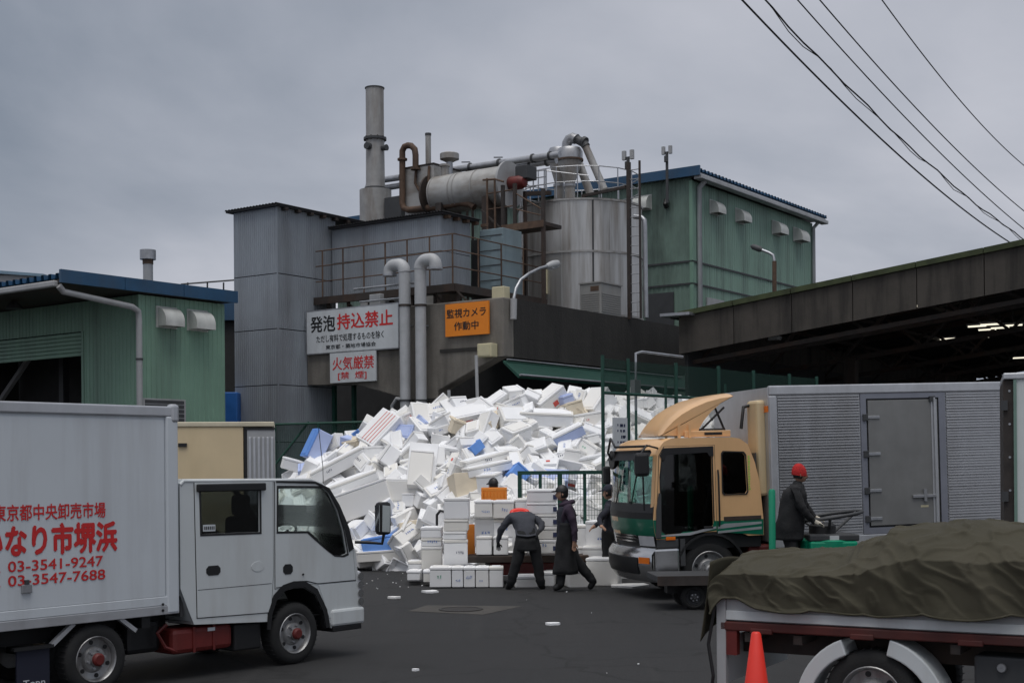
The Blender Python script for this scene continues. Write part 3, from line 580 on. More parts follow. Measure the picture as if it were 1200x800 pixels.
# ladder, antennas, outlet pipe at the tank's right side
q0, q1 = KP(738, 372, yk - 1.4), KP(738, 190, yk - 1.4); x = q0.x
ld = thing('tank_ladder', 'tall grey steel ladder up the right side of the tank', 'ladder', K, (x, yk - 1.4, 6.3))
for d in (0, .36): MB().bar((x + d, yk - 1.4, 6.3), (x + d, yk - 1.4, q1.z), .05 if d else .1).build('stile', brownst, ld)
z = 6.5
while z < q1.z - .1: MB().tube([(x, yk - 1.4, z), (x + .36, yk - 1.4, z)], .014, 6).build('rung', galv, ld); z += .27
MB().bar((x - .1, yk - 1.4, zk1 + .2), (x - 1.6, yk - 1.35, zk1 + .12), .08).build('top_beam', brownst, ld)
for px, pt, yy, lab in ((736, 184, yk - 1.2, 'left twin antenna mast above the tank ladder'), (781.5, 178, 12.6, 'right twin antenna mast fixed to the green building corner side')):
    q = KP(px, pt, yy); bz_ = KP(px, 238, yy).z
    t = thing('antenna_mast', lab, 'antenna', K, (q.x, yy, bz_))
    MB().tube([(q.x, yy, bz_), (q.x, yy, q.z)], .05, 8).build('mast', dgrey, t, smooth=40)
    for d in (-.13, .13): MB().box(q.x + d - .055, q.x + d + .055, yy - .05, yy + .05, q.z - .08, q.z + .19).build('antenna', lgrey, t, bevel=.01)
    MB().bar((q.x - .16, yy, q.z - .02), (q.x + .16, yy, q.z - .02), .05).build('cross_arm', dgrey, t)
    MB().tube([(q.x, yy - .06, q.z - .35), (q.x, yy - .06, q.z - .15)], .07, 8).build('amplifier', dgrey, t)
P = [KP(752, 255, yk - 1.0), KP(755, 258, yk - 1.0), KP(755.5, 265, yk - 1.0), KP(757, 372, yk - 1.0)]
top(MB().tube([P[0] + Vector((-.25, 0, .06))] + P, .07, 12), 'overflow_pipe', galv, 'bent galvanised pipe running down right of the tank ladder', 'pipe', K, smooth=60)
# --- steel access stair tower left of the tank
ys = 3.6
st = thing('steel_platform', 'brown steel access tower with railings between the vessel and the tank', 'platform', K, (KP(600, 345, ys).x, ys, 6.2))
xs = [KP(v, 300, ys).x for v in (590, 604, 637)]; zp = KP(610, 263, ys).z; ztp = KP(610, 214, ys).z
for x in xs:
    for y_ in ((ys, ys + 1.1) if x == xs[0] else (ys,)): MB().bar((x, y_, 6.2), (x, y_, ztp if x != xs[2] else zp + .9), .09).build('column', brownst, st)
MB().box(xs[0], xs[2] + .05, ys - .05, ys + .85, zp - .10, zp).build('deck', brownst, st); MB().box(xs[0], xs[2] + .05, ys - .09, ys - .05, zp - .16, zp + .03).build('kick_plate', rustm, st)
for h in (.9, .45): MB().tube([(xs[1], ys, zp + h), (xs[2], ys, zp + h * .35)], .02, 6).build('rail', rustm, st); MB().tube([(xs[0] - .6, ys + .05, zp + h + .1), (xs[1], ys, zp + h + .1)], .02, 6).build('rail', rustm, st)
for z in (6.8, 7.4, 7.9): MB().bar((xs[0], ys - .01, z), (xs[1], ys - .01, z), .05).build('brace', brownst, st)
MB().bar((xs[0], ys - .02, 6.3), (xs[1], ys - .02, 7.3), .04).build('brace', brownst, st)
MB().bar((xs[0], ys - .03, zp - .1), (xs[0] - .75, ys - .02, zp + .55), .05).build('brace', brownst, st)
for px in (571, 580): q = KP(px, 240, ys - .1); MB().tube([(q.x, ys - .1, KP(px, 285, ys).z), (q.x, ys - .1, KP(px, 210, ys).z)], .03, 6).build('rail_post', rustm, st)
MB().tube([KP(566, 211, ys - .1), KP(580, 210, ys - .1), KP(590, 213, ys - .1)], .03, 6).build('rail', rustm, st)
for i in range(5):
    q = KP(586 + i * 3.2, 300, ys + .5); MB().tube([(q.x, ys + .3 + .1 * i, 6.25), (q.x, ys + .3 + .1 * i, 8.6 + .2 * (i % 3))], .035 + .012 * (i % 2), 8).build('riser_pipe', stackm if i % 2 else brownst, st)
# upper rail run toward the tank
ur = thing('roof_walkway', 'galvanised walkway railing between the burner and the tank top', 'railing', K, KP(620, 225, 5.6))
for px in (612, 625, 638, 640):
    A, B = KP(px, 226, 5.6), KP(px, 199, 5.6); MB().tube([A, B], .022, 6).build('post', galv, ur)
for v in (200, 208, 217): MB().tube([KP(598, v + 4, 5.6), KP(640, v - 1, 5.6)], .02, 6).build('rail', galv, ur)
MB().tube([KP(640, 200, 5.6), KP(690, 206, 6.2)], .018, 6).build('rail', galv, ur)
MB().bar(KP(598, 228, 5.6), KP(645, 226, 5.6), .12).build('walkway', brownst, ur)
# blue-grey cabinet
ycab = 2.6; a, b = KP(562, 270, ycab), KP(590, 334, ycab); am = KP(575.5, 270, ycab)
t = thing('tall_cabinet', 'tall light blue steel cabinet right of the grey plant room', 'cabinet', K, (a.x, ycab, b.z))
MB().box(a.x, b.x, ycab, ycab + .9, 6.2, a.z).build('casing', cabl, t, bevel=.015)
MB().box(am.x, b.x - .02, ycab - .02, ycab, b.z, a.z - .03).build('door', cabl, t)
for z in np.linspace(b.z + .15, a.z - .2, 4): MB().box(a.x + .02, b.x - .02, ycab - .032, ycab - .022, z, z + .025).build('strap', dgrey, t)
MB().box(a.x - .45, a.x - .05, ycab + .2, ycab + .8, 6.2, a.z - .2).build('dark_housing', dgrey, t)
# street lamp on the concrete wall
q0 = K.p(601.5, 374, x=.08); y0 = q0.y
lampP = [K.p(601.5, 374, x=.10), K.p(602, 350, x=.10), K.p(604.5, 338, x=.10), K.p(610, 328, x=.10), K.p(620, 320.5, x=.10), K.p(632, 314.5, x=.10), K.p(641, 312, x=.10)]
sl = thing('wall_street_lamp', 'curved grey street lamp on the concrete wall in front of the tank', 'street lamp', K, lampP[0])
MB().tube(lampP[:2], .085, 12).build('socket', lgrey, sl, smooth=40); MB().tube(lampP[1:], .04, 10).build('arm', galv, sl, smooth=60)
hd = lampP[-1]; dd = (lampP[-1] - lampP[-2]).normalized()
MB().tube([hd - dd * .02, hd + dd * .1, hd + dd * .32, hd + dd * .52, hd + dd * .6], [.05, .085, .11, .09, .03], 14).build('head', lgrey, sl, smooth=60)
MB().tube([hd + dd * .16 - Vector((0, 0, .06)), hd + dd * .48 - Vector((0, 0, .055))], [.075, .075], 12).build('lens', lampc, sl, smooth=60)
# air conditioner on the wall edge
yA = K.p(704, 360, x=-.02).y
a = KP(680, 330, yA); b = KP(680, 366, yA)
a0, a1 = KP(679.5, 340, yA).x, KP(704, 340, yA).x
ac = thing('air_conditioner', 'grey slatted outdoor air conditioning unit on the concrete wall', 'air conditioner', K, (a0, yA, ZT))
azt = KP(704, 331, yA).z; ay1 = K.p(728, 345, x=a1).y
MB().box(a0, a1, yA, ay1, ZT - .05, azt).build('casing', acm, ac, bevel=.02)
for i in range(9):
    z = ZT + .06 + i * (azt - ZT - .3) / 9
    MB().box(a0 + .06, a1 - .06, yA - .018, yA, z, z + .03).build('slat', acm, ac); MB().box(a1 + .001, a1 + .018, yA + .06, ay1 - .06, z, z + .03).build('slat', acm, ac)
MB().box(a0 - .02, a1 + .03, yA - .03, ay1 + .02, azt, azt + .04).build('cover', acm, ac)
MB().box(a0 + .35, a0 + .62, yA - .006, yA, azt - .22, azt - .08).build('rating_plate', rustm, ac)

# ================================================================== big green building behind
xg = K.loc(at(810, 203, 46)).x; yg = K.loc(at(810, 203, 46)).y
zg = K.p(812, 212, x=xg).z; yg1 = K.p(952, 262, x=xg).y; zgb = K.p(952, 262, x=xg).z
gb = thing('green_warehouse', 'large green corrugated warehouse with blue roof behind the tank', 'building', K, (xg, yg, 0))
xgl = xg - 16
MB().corr((xg, yg, 0), Y1, Z1, X1, yg1 - yg, zg, .18, .018).build('side_wall', greenw, gb)
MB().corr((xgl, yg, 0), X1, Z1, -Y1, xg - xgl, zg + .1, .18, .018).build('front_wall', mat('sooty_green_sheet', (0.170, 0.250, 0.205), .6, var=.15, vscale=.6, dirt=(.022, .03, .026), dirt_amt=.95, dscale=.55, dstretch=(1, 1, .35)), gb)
MB().corr((xg, yg1, 0), -X1, Z1, Y1, xg - xgl, zg, .18, .018).build('rear_wall', greenw, gb)
MB().box(xgl, xg - .05, yg + .05, yg1 - .05, 0, zg - .3).build('inner_wall', soil, gb)
MB().box(xg - .06, xg + .05, yg - .05, yg + .06, 0, zg).build('corner_trim', greenl, gb)
# roof ribs run across, so their ends show along the eave
rfm = MB(); rfm.corr((xg + .45, yg - .25, zg + .22), Y1, -X1, Z1, yg1 - yg + .7, xg - xgl + .4, .27, .10)
rfm.build('roof', bluer, gb)
MB().box(xgl, xg + .4, yg - .25, yg1 + .4, zg + .12, zg + .19).build('roof_deck', galv, gb)
MB().box(xg + .20, xg + .50, yg - .2, yg1 + .45, zg - .02, zg + .12).build('gutter', pvc, gb, bevel=.02)
MB().box(xgl, xg + .47, yg - .32, yg - .24, zg + .08, zg + .40).build('verge_trim', bluer, gb)
for zz in (K.p(815, 307, x=xg).z, K.p(815, 333, x=xg).z):
    MB().box(xg + .022, xg + .05, yg - .05, yg1, zz - .03, zz + .03).build('band', dgrey, gb); MB().box(xgl, xg + .05, yg - .05, yg - .022, zz - .03, zz + .03).build('band', dgrey, gb)
dz = yg + .35; MB().tube([(xg + .35, dz, zg), (xg + .12, dz, zg - .2), (xg + .12, dz, 3)], .085, 12).build('downpipe', pvc, gb, smooth=50)
dz = yg1 - .12; MB().tube([(xg + .3, dz, zg), (xg + .1, dz, zg - .2), (xg + .1, dz, 3)], .07, 12).build('downpipe', pvc, gb, smooth=50)
def vent_hood(parent, fr, px0, px1, py0, py1, x=None, y=None, m=hood):
    """quarter-round cowl on a wall plane"""
    if x is not None:
        A, B = fr.p(px0, (py0 + py1) / 2, x=x), fr.p(px1, (py0 + py1) / 2, x=x); z0, z1 = fr.p((px0 + px1) / 2, py1, x=x).z, fr.p((px0 + px1) / 2, py0, x=x).z; u0, u1 = A.y, B.y
    else:
        A, B = fr.p(px0, (py0 + py1) / 2, y=y), fr.p(px1, (py0 + py1) / 2, y=y); z0, z1 = fr.p((px0 + px1) / 2, py1, y=y).z, fr.p((px0 + px1) / 2, py0, y=y).z; u0, u1 = A.x, B.x
    D = (z1 - z0) * .75; prof = [(0, z1)] + [(D * sin(t_), z1 - D * (1 - cos(t_))) for t_ in np.linspace(.2, pi / 2, 7)] + [(D, z0), (0, z0)]
    mb = MB(); n = len(prof); vs_ = []
    for u in (u0, u1):
        for d, z in prof: vs_.append((x + d, u, z) if x is not None else (u, y - d, z))
    fs_ = [(i, i + 1, n + i + 1, n + i) for i in range(n - 2)] + [tuple(range(n)), tuple(range(2 * n - 1, n - 1, -1))]
    h_ = mb.add(vs_, fs_).build('vent_hood', m, parent, smooth=35)
    e_ = .03; q = MB()
    if x is not None: q.box(x - .01, x + .02, u0 - e_, u1 + e_, z0 - e_, z1 + e_)
    else: q.box(u0 - e_, u1 + e_, y - .02, y + .01, z0 - e_, z1 + e_)
    q.build('flange', m, h_); return h_
for px in (838, 868, 911, 936): vent_hood(gb, K, px - 6, px + 3, 236 + (px - 838) * .33, 251 + (px - 838) * .33, x=xg + .02)
vent_hood(gb, K, 746, 763, 230, 246, y=yg - .02)
A = K.p(827, 350, x=xg); MB().box(xg + .018, xg + .06, A.y, A.y + 1.3, A.z - .35, A.z + .05).build('louvre', lgrey, gb)
A = KP(757, 345, yg); B = KP(790, 345, yg); MB().box(A.x, B.x, yg - .05, yg - .02, 3, A.z).build('shutter', dgrey, gb)
q = KP(783, 240, yg); MB().tube([(q.x, yg - .1, q.z - .1), (q.x, yg - .2, q.z), (q.x, yg - .1, q.z + .15)], .09, 8).build('flue_outlet', black, gb)

# ================================================================== green building at the left
bo = at(163, 345, 33); B = Frame(bo.x, bo.y, -37)
by1 = B.p(263, 360, x=0).y; bz1 = B.p(163, 345, x=0).z
BX = -9.0; yo = B.p(72, 330, x=.25).y
lb = thing('green_shed', 'light green corrugated shed with blue roof behind the left lorry', 'building', B, (0, 0, 0))
MB().corr((0, 0, 0), Y1, Z1, X1, by1, bz1, .15, .016).build('side_wall', greenl, lb)
ox0, ox1 = BX, B.p(98, 410, y=0).x; oz = B.p(60, 392, y=0).z
MB().corr((ox1, 0, 0), X1, Z1, -Y1, -ox1, bz1, .15, .016).build('front_wall', greenl, lb)
MB().corr((BX, 0, oz), X1, Z1, -Y1, ox1 - BX, bz1 - oz, .15, .016).build('front_wall', greenl, lb)
MB().box(BX, -.05, by1 - .1, by1, 0, bz1).build('rear_wall', soil, lb)
MB().box(BX, BX + .1, .1, by1 - .15, 0, bz1).build('far_wall', soil, lb)
MB().box(-.04, .03, -.04, .03, 0, bz1).build('corner_trim', greenl, lb)
MB().box(ox1 - .06, ox1 + .03, -.03, .05, 0, oz).build('door_post', greenl, lb)
for i in range(6):
    z = oz - .02 - i * .10; MB().box(BX, ox1 - .06, -.012 + .02, .06, z - .094, z).build('shutter_slat', greenl, lb, bevel=.02)
q = B.p(75, 440, y=2); MB().bar((q.x, 2.0, 0), (q.x, 2.0, bz1), .2).build('inner_column', dgrey, lb)
MB().bar((B.p(0, 470, y=1.9).x, 1.9, B.p(0, 470, y=1.9).z), (B.p(36, 417, y=1.9).x, 1.9, B.p(36, 417, y=1.9).z), .12).build('brace', lgrey, lb)
zv = B.p(160, 335, x=.25).z
r_ = MB(); r_.corr((.22, yo, zv - .02), -X1, Y1, Z1, -BX + .3, by1 - yo + .2, .28, .12); r_.build('roof', bluer, lb)
MB().box(BX, .2, yo + .05, by1 + .1, zv - .12, zv - .03).build('roof_deck', brownst, lb)
L_ = by1 + .25 - yo
for i in range(3): MB().box(.22, .30, yo - .05 + i * L_ / 3 + .01, yo - .05 + (i + 1) * L_ / 3 - .005, zv - .13, zv + .17).build('verge_trim', bluer, lb)
MB().box(BX, .15, yo - .14, yo - .01, zv - .22, zv - .08).build('gutter', lgrey, lb, bevel=.03)
P = [(.18, yo - .02, zv - .2), (.18, yo + .1, zv - .32), (.18, -.35, zv - .5), (.12, -.12, zv - .58), (.12, -.1, zv - .8), (.12, -.1, .1)]
MB().tube(P, .075, 12).build('downpipe', lgrey, lb, smooth=60)
for z in (bz1 - 1.6, bz1 - 3.2): MB().tube([(.12, -.1, z), (.12, -.1, z + .05)], .09, 12).build('pipe_clip', dgrey, lb)
for px in (184, 220): vent_hood(lb, B, px, px + 22, 361 + (px - 184) * .1, 383 + (px - 184) * .1, x=.02)
a, b_ = B.p(167, 466, x=.03), B.p(217, 470, x=.03)
MB().box(.018, .05, a.y, b_.y, 0, a.z).build('shutter_frame', lgrey, lb)
for i in range(12): MB().box(.05, .065, a.y + .06, b_.y - .06, a.z - .12 - i * .11, a.z - .04 - i * .11).build('shutter_slat', dgrey, lb)
lp = thing('pendant_lamp', 'dark bell shaped lamp hanging under the shed eave', 'lamp', B, B.p(17, 362, y=-1.0)); c = B.p(17, 362, y=-1.0)
MB().lathe([(.22, 0), (.20, .06), (.10, .16), (.05, .22), (.05, .28)], c, n=18).build('shade', dgrey, lp, smooth=40); MB().tube([c + Vector((0, 0, .25)), (c.x, c.y, zv - .12)], .012, 6).build('cord', black, lp)
# roof vent stack
q = B.p(173.5, 326, y=1.2); zt = B.p(173.5, 293, y=1.2).z
t = thing('roof_vent_stack', 'short grey vent stack with round cap on the left blue roof', 'vent', B, (q.x, 1.2, zv))
MB().tube([(q.x, 1.2, zv), (q.x, 1.2, zt - .25)], .125, 16).build('shaft', lgrey, t, smooth=40); MB().tube([(q.x, 1.2, zt - .36), (q.x, 1.2, zt - .2)], .135, 16).build('band', rustm, t, smooth=40)
MB().tube([(q.x, 1.2, zt - .24), (q.x, 1.2, zt)], .20, 20).build('cap', galv, t, smooth=40)
# things glimpsed between the green shed and the tower
t = thing('blue_roofed_shed', 'blue roofed dark shed glimpsed between the green shed and grey tower', 'building', W, at(268, 400, 44))
q0, q1 = at(240, 352, 44), at(285, 376, 44)
MB().box(q0.x, q1.x + .6, 44, 47, 0, q1.z).build('wall', soil, t); MB().box(q0.x, q1.x + .6, 43.8, 47.2, q1.z + .01, q0.z).build('roof', bluer, t)
q = at(268, 477, 37.6); top(MB().box(q.x - .35, q.x + .3, 37.3, 37.9, 0, q.z + .4), 'blue_bin', mat('blue_plastic', (.02, .13, .42), .5), 'blue plastic crate stack glimpsed beside the grey tower', 'crate', bevel=.03)
fh = thing('far_roof', 'pale blue roofed building far behind the left shed', 'building', W, at(10, 330, 60))
a, b_ = at(-60, 313, 60), at(52, 322, 60)
MB().box(a.x, b_.x, 60, 66, 0, b_.z).build('wall', lgrey, fh); MB().add([(a.x, 59.8, a.z), (b_.x, 59.8, b_.z + .02), (b_.x, 66, b_.z + .3), (a.x, 66, a.z + .4), (a.x, 59.8, a.z - .15), (b_.x, 59.8, b_.z - .1), (b_.x, 66, b_.z + .1), (a.x, 66, a.z + .1)], [(0, 1, 2, 3), (0, 4, 5, 1), (4, 7, 6, 5), (1, 5, 6, 2), (3, 2, 6, 7), (0, 3, 7, 4)]).build('roof', mat('pale_blue_roof', (.20, .30, .38), .5), fh)
hr = thing('roof_handrail', 'thin handrail on the roof left of the grey tower', 'railing', W, at(240, 345, 40))
for px in (220, 243, 262): MB().tube([at(px, 345, 40), at(px, 331, 40)], .025, 6).build('post', dgrey, hr)
MB().tube([at(212, 333, 40), at(276, 328, 40)], .025, 6).build('rail', dgrey, hr); MB().tube([at(235, 345, 40), at(276, 343, 40)], .02, 6).build('rail', dgrey, hr)

# ================================================================== market shed roof at the right
sa, sb = at(795, 372, 38), at(1200, 288, 33); S = Frame(sa.x, sa.y, math.degrees(atan2(sb.y - sa.y, sb.x - sa.x)))
SL = (sb - sa).to_2d().length; rise = (sb.z - sa.z) / SL; z0s = sa.z; X2 = SL + 9; DEP = 34
def sz(x): return z0s + rise * x
ms = thing('market_hall', 'long dark open market hall roof with stained grey fascia at right', 'building', S, (0, 0, 0))
n = 11
for i in range(n):
    xa_, xb_ = X2 * i / n + .012, X2 * (i + 1) / n - .012
    MB().panel([(xa_, sz(xa_) - 1.02), (xb_, sz(xb_) - 1.02), (xb_, sz(xb_)), (xa_, sz(xa_))], 0, .06).build('fascia_panel', fasc, ms)
    MB().panel([(xa_, sz(xa_) + .01), (xb_, sz(xb_) + .01), (xb_, sz(xb_) + .15), (xa_, sz(xa_) + .15)], -.09, .2).build('edge_cap', mat('mossy_cap', (.05, .062, .028), .9, var=.5, vscale=3) if i == 0 else MATS['mossy_cap'], ms)
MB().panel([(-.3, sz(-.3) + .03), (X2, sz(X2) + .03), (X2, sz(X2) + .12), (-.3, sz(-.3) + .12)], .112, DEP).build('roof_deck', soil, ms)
MB().panel([(0, sz(0) - 1.02), (.08, sz(0) - 1.02), (.08, sz(0)), (0, sz(0))], .07, DEP - 2).build('side_fascia', fasc, ms)
MB().box(-.4, .5, -.35, 1.0, z0s + .02, z0s + .10).build('corner_flashing', galv, ms)
MB().panel([(0.1, sz(0.1) - 1.3), (X2, sz(X2) - 1.3), (X2, sz(X2) - 1.18), (0.1, sz(.1) - 1.18)], .5, .12).build('edge_beam', brownst, ms)
for k in range(7):                                # roof trusses
    y = 1.2 + k * 5; tr = MB(); st_ = 1.25
    tr.bar((0, y, sz(0) - .12), (X2, y, sz(X2) - .12), .14); tr.bar((0, y, sz(0) - 1.25), (X2, y, sz(X2) - 1.25), .14)
    x = 0; i = 0
    while x < X2 - st_:
        tr.bar((x, y, sz(x) - (.12 if i % 2 else 1.25)), (x + st_, y, sz(x + st_) - (1.25 if i % 2 else .12)), .08); x += st_; i += 1
    tr.build('truss', brownst, ms)
for x in (2.8, 9.5, 16):
    for y in (6.2, 16.2, 26.2): MB().bar((x, y, 0), (x, y, sz(x) - 1.25), .35).build('column', brownst, ms)
for k in range(9):
    x = 1.2 + k * 2.1; MB().bar((x, .3, sz(x) - .2), (x, DEP, sz(x) - .2), .10).build('purlin', brownst, ms)
# rear wall with the gaps through which daylight shows
YB = DEP - .5
wl = S.p(800, 400, y=YB).x; wr = X2 + 12; zt = sz(X2) + 1.5
gaps = [((988, 399), (1000, 415)), ((979, 400), (984, 412)), ((1054, 420), (1062, 426)), ((1090, 428), (1097, 433)), ((1117, 434), (1124, 438)), ((1126, 432), (1133, 438)), ((1140, 435), (1147, 441)), ((1158, 439), (1163, 443)), ((1098, 426), (1102, 429)), ((1196, 416), (1204, 421)), ((1072, 423), (1076, 425)), ((1165, 438), (1172, 441))]
holes = []
for a, b_ in gaps:
    p_, q_ = S.p(*a, y=YB), S.p(*b_, y=YB); j = lambda: random.uniform(-.06, .06)
    holes.append([(p_.x + j(), q_.z + j()), (q_.x + j(), q_.z + j()), (q_.x + j(), p_.z + j()), (p_.x + j(), p_.z + j())])
sh = []
for a, b_ in gaps:                                # some of them are openings in the left side wall
    p_, q_ = S.p(*a, x=.09), S.p(*b_, x=.09)
    if 1 < p_.y < DEP - 3 and 1 < q_.y < DEP - 3: sh.append([(p_.y, q_.z), (q_.y, q_.z + .05), (q_.y, p_.z), (p_.y, p_.z - .04)])
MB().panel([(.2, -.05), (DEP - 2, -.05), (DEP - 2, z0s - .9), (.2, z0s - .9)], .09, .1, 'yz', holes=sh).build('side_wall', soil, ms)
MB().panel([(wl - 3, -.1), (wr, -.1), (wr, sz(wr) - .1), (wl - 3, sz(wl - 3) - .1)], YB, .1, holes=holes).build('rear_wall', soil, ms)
# stacked goods in the dark hall
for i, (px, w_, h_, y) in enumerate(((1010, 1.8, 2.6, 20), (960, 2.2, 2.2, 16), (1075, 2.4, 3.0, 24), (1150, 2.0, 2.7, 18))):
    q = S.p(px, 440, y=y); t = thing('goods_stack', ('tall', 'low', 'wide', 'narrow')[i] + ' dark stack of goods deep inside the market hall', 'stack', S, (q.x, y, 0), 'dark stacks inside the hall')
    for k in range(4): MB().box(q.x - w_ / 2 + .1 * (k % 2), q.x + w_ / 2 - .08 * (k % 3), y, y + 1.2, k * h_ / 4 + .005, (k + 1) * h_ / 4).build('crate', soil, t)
# fluorescent lamps under the roof; some upper glowing tubes stand in for skylights
lamps = [((1053, 362), 3), ((1081, 358), 3), ((1098, 355), 3), ((1109, 371), 7), ((1121, 370), 8), ((1139, 367), 8), ((1107, 397), 14), ((1147, 395), 14), ((1160, 380), 9), ((1187, 381), 10), ((1172, 384), 11), ((1157, 386), 12), ((1145, 382), 10), ((1196, 419), 20)]
nearn = ['first', 'second', 'third', 'fourth', 'fifth', 'sixth', 'seventh', 'eighth', 'ninth', 'tenth', 'eleventh', 'twelfth', 'thirteenth', 'last']
for i, (p_, y) in enumerate(lamps):
    q = S.p(*p_, y=y); L = .62 if i not in (6, 7) else .75
    t = thing('ceiling_light', 'lit ceiling light in the dark hall, %s from the left' % nearn[sorted(range(len(lamps)), key=lambda k: lamps[k][0][0]).index(i)], 'lamp', S, q, 'lit lamps under the market hall roof')
    MB().box(q.x - L / 2, q.x + L / 2, y - .08, y + .08, q.z + .02, q.z + .08).build('housing', lgrey, t); MB().tube([(q.x - L / 2 + .03, y, q.z), (q.x + L / 2 - .03, y, q.z)], .03, 8).build('tube', tube_on, t)
    MB().bar((q.x, y, q.z + .08), (q.x, y, sz(q.x)), .02).build('hanger', dgrey, t)
# street lamp standing behind the roof edge
yl = 1.2; P = [S.p(907.5, 346, y=yl), S.p(907.5, 306, y=yl), S.p(906, 299, y=yl), S.p(901, 296, y=yl), S.p(893, 293, y=yl)]
sl = thing('roof_street_lamp', 'rusty street lamp post rising above the market hall roof edge', 'street lamp', S, P[0])
MB().tube([P[0] - Vector((0, 0, .6)), P[1]], .06, 10).build('post', rustm, sl, smooth=40); MB().tube(P[1:], .04, 8).build('arm', galv, sl, smooth=60)
d_ = (P[-1] - P[-2]).normalized(); MB().tube([P[-1], P[-1] + d_ * .08, P[-1] + d_ * .28, P[-1] + d_ * .36], [.05, .085, .08, .03], 10).build('head', dgrey, sl, smooth=60)
# bits hanging under the near corner of the hall
q = S.p(905, 395, y=1.0); t = thing('hanging_bracket', 'pale metal bracket hanging under the hall fascia', 'bracket', S, q)
MB().bar(q + Vector((-.2, 0, .15)), q + Vector((.25, 0, -.05)), .1).build('arm', lgrey, t); MB().bar(q + Vector((.1, 0, .6)), q + Vector((.05, 0, 0)), .06).build('hanger', brownst, t); MB().box(q.x - .1, q.x + .12, .95, 1.1, q.z - .08, q.z + .1).build('plate', lgrey, t)

# ================================================================== overhead cables
cabs = [((872, 0), (1172, 290), 20, 34, .016, 'lowest and leftmost of the five overhead cables'), ((898, 0), (1192, 288), 20, 34, .014, 'second overhead cable from the left, wavy with a wrapped wire'), ((934, 0), (1200, 272), 20, 32, .011, 'third overhead cable from the left'), ((960, 0), (1200, 251), 20, 32, .011, 'fourth overhead cable from the left'), ((1033, 0), (1200, 198), 19, 30, .010, 'thin overhead cable farthest to the right')]
for i, (p_, q_, d0, d1, r_, lab) in enumerate(cabs):
    A, Bq = at(*p_, d0), at(*q_, d1); D = Bq - A; A2 = A - D * .45; B2 = Bq + D * (.10 if i < 2 else .35); pts = []
    for k in range(41):
        u = k / 40; p = A2.lerp(B2, u); p.z -= .55 * 4 * u * (1 - u) - .42
        if i == 1: p.z += .018 * sin(u * 70) + .012 * sin(u * 31)
        pts.append(p)
    c_ = top(MB().tube(pts, r_, 6), 'overhead_cable', black, lab, 'cable', group='overhead cables', smooth=60)
    if i == 1:
        pts2 = [p + Vector((0, .02 * cos(k * 1.3), .045 * sin(k * 1.3) - .03)) for k, p in enumerate(pts)]
        MB().tube(pts2, .008, 5).build('wrapped_wire', black, c_); 

# ================================================================== green fences
F2 = Frame(*at(706, 460, 26).to_2d(), 49)          # x runs along the fence, away to the right
nf = thing('net_fence', 'tall green net fence running back beside the foam heap', 'fence', F2, (0, 0, 0))
tops = [(706, 416), (736, 420), (792, 425), (842, 429), (883, 434), (925, 438), (957, 441)]
fx = []
for i, (px, py) in enumerate(tops):
    q = F2.p(px, py, y=0); fx.append(q); MB().tube([(q.x, 0, 0), (q.x, 0, q.z)], .035 if i < 2 else .04, 8).build('post', fgreen, nf, smooth=40)
rz = F2.p(706, 460, y=0).z
for a, b_ in zip(fx[:-1], fx[1:]):
    MB().tube([(a.x, 0, rz), (b_.x, 0, rz)], .03, 8).build('rail', fgreen, nf)
    MB().add([(a.x, .02, rz), (b_.x, .02, rz), (b_.x, .02, b_.z - .05), (a.x, .02, a.z - .05)], [(0, 1, 2, 3)]).build('green_net', netg, nf)
    MB().add([(a.x, .02, 0.05), (b_.x, .02, 0.05), (b_.x, .02, rz), (a.x, .02, rz)], [(0, 1, 2, 3)]).build('wire_net', netc, nf)
for px in (745, 780, 850, 945): q = F2.p(px, 450, y=1.5); MB().tube([(q.x, 1.5, 0), (q.x, 1.5, rz + .5)], .03, 8).build('stay', fgreen, nf)
q0, q1, q2, q3 = F2.p(745, 445, y=.1), F2.p(745, 414, y=.1), F2.p(752, 412, y=.1), F2.p(800, 418, y=.1)
t = thing('bent_conduit', 'bent grey conduit pipe rising above the green net fence', 'pipe', F2, q0)
MB().tube([q0 - Vector((0, 0, .6)), q1, q2, q3], .025, 7).build('pipe', galv, t, smooth=60); MB().box(q0.x - .1, q0.x + .1, .05, .16, q0.z - .3, q0.z).build('box', lgrey, t)
# vertical notice board on the fence
a, b_ = F2.p(718, 489, y=-.06), F2.p(735, 572, y=-.06)
t = thing('vertical_sign', 'narrow grey upright board with dark lettering tied to the green fence', 'sign', F2, (a.x, -.06, b_.z))
MB().box(a.x, b_.x, -.08, -.05, b_.z, a.z).build('board', signw, t)
zz = a.z - .12; xx = b_.x - .08
mk = MB(); random.seed(5)
while zz > b_.z + .1:
    for k in range(4): x_ = b_.x - random.uniform(.06, .15) * (b_.x - a.x) / .3; mk.box(x_ - .03, x_ + random.uniform(.0, .03), -.084, -.081, zz - random.uniform(.03, .06), zz)
    if random.random() < .5: x_ = a.x + .3 * (b_.x - a.x); mk.box(x_ - .015, x_ + .015, -.084, -.081, zz - .04, zz)
    zz -= .11
mk.build('lettering', navyink, t)
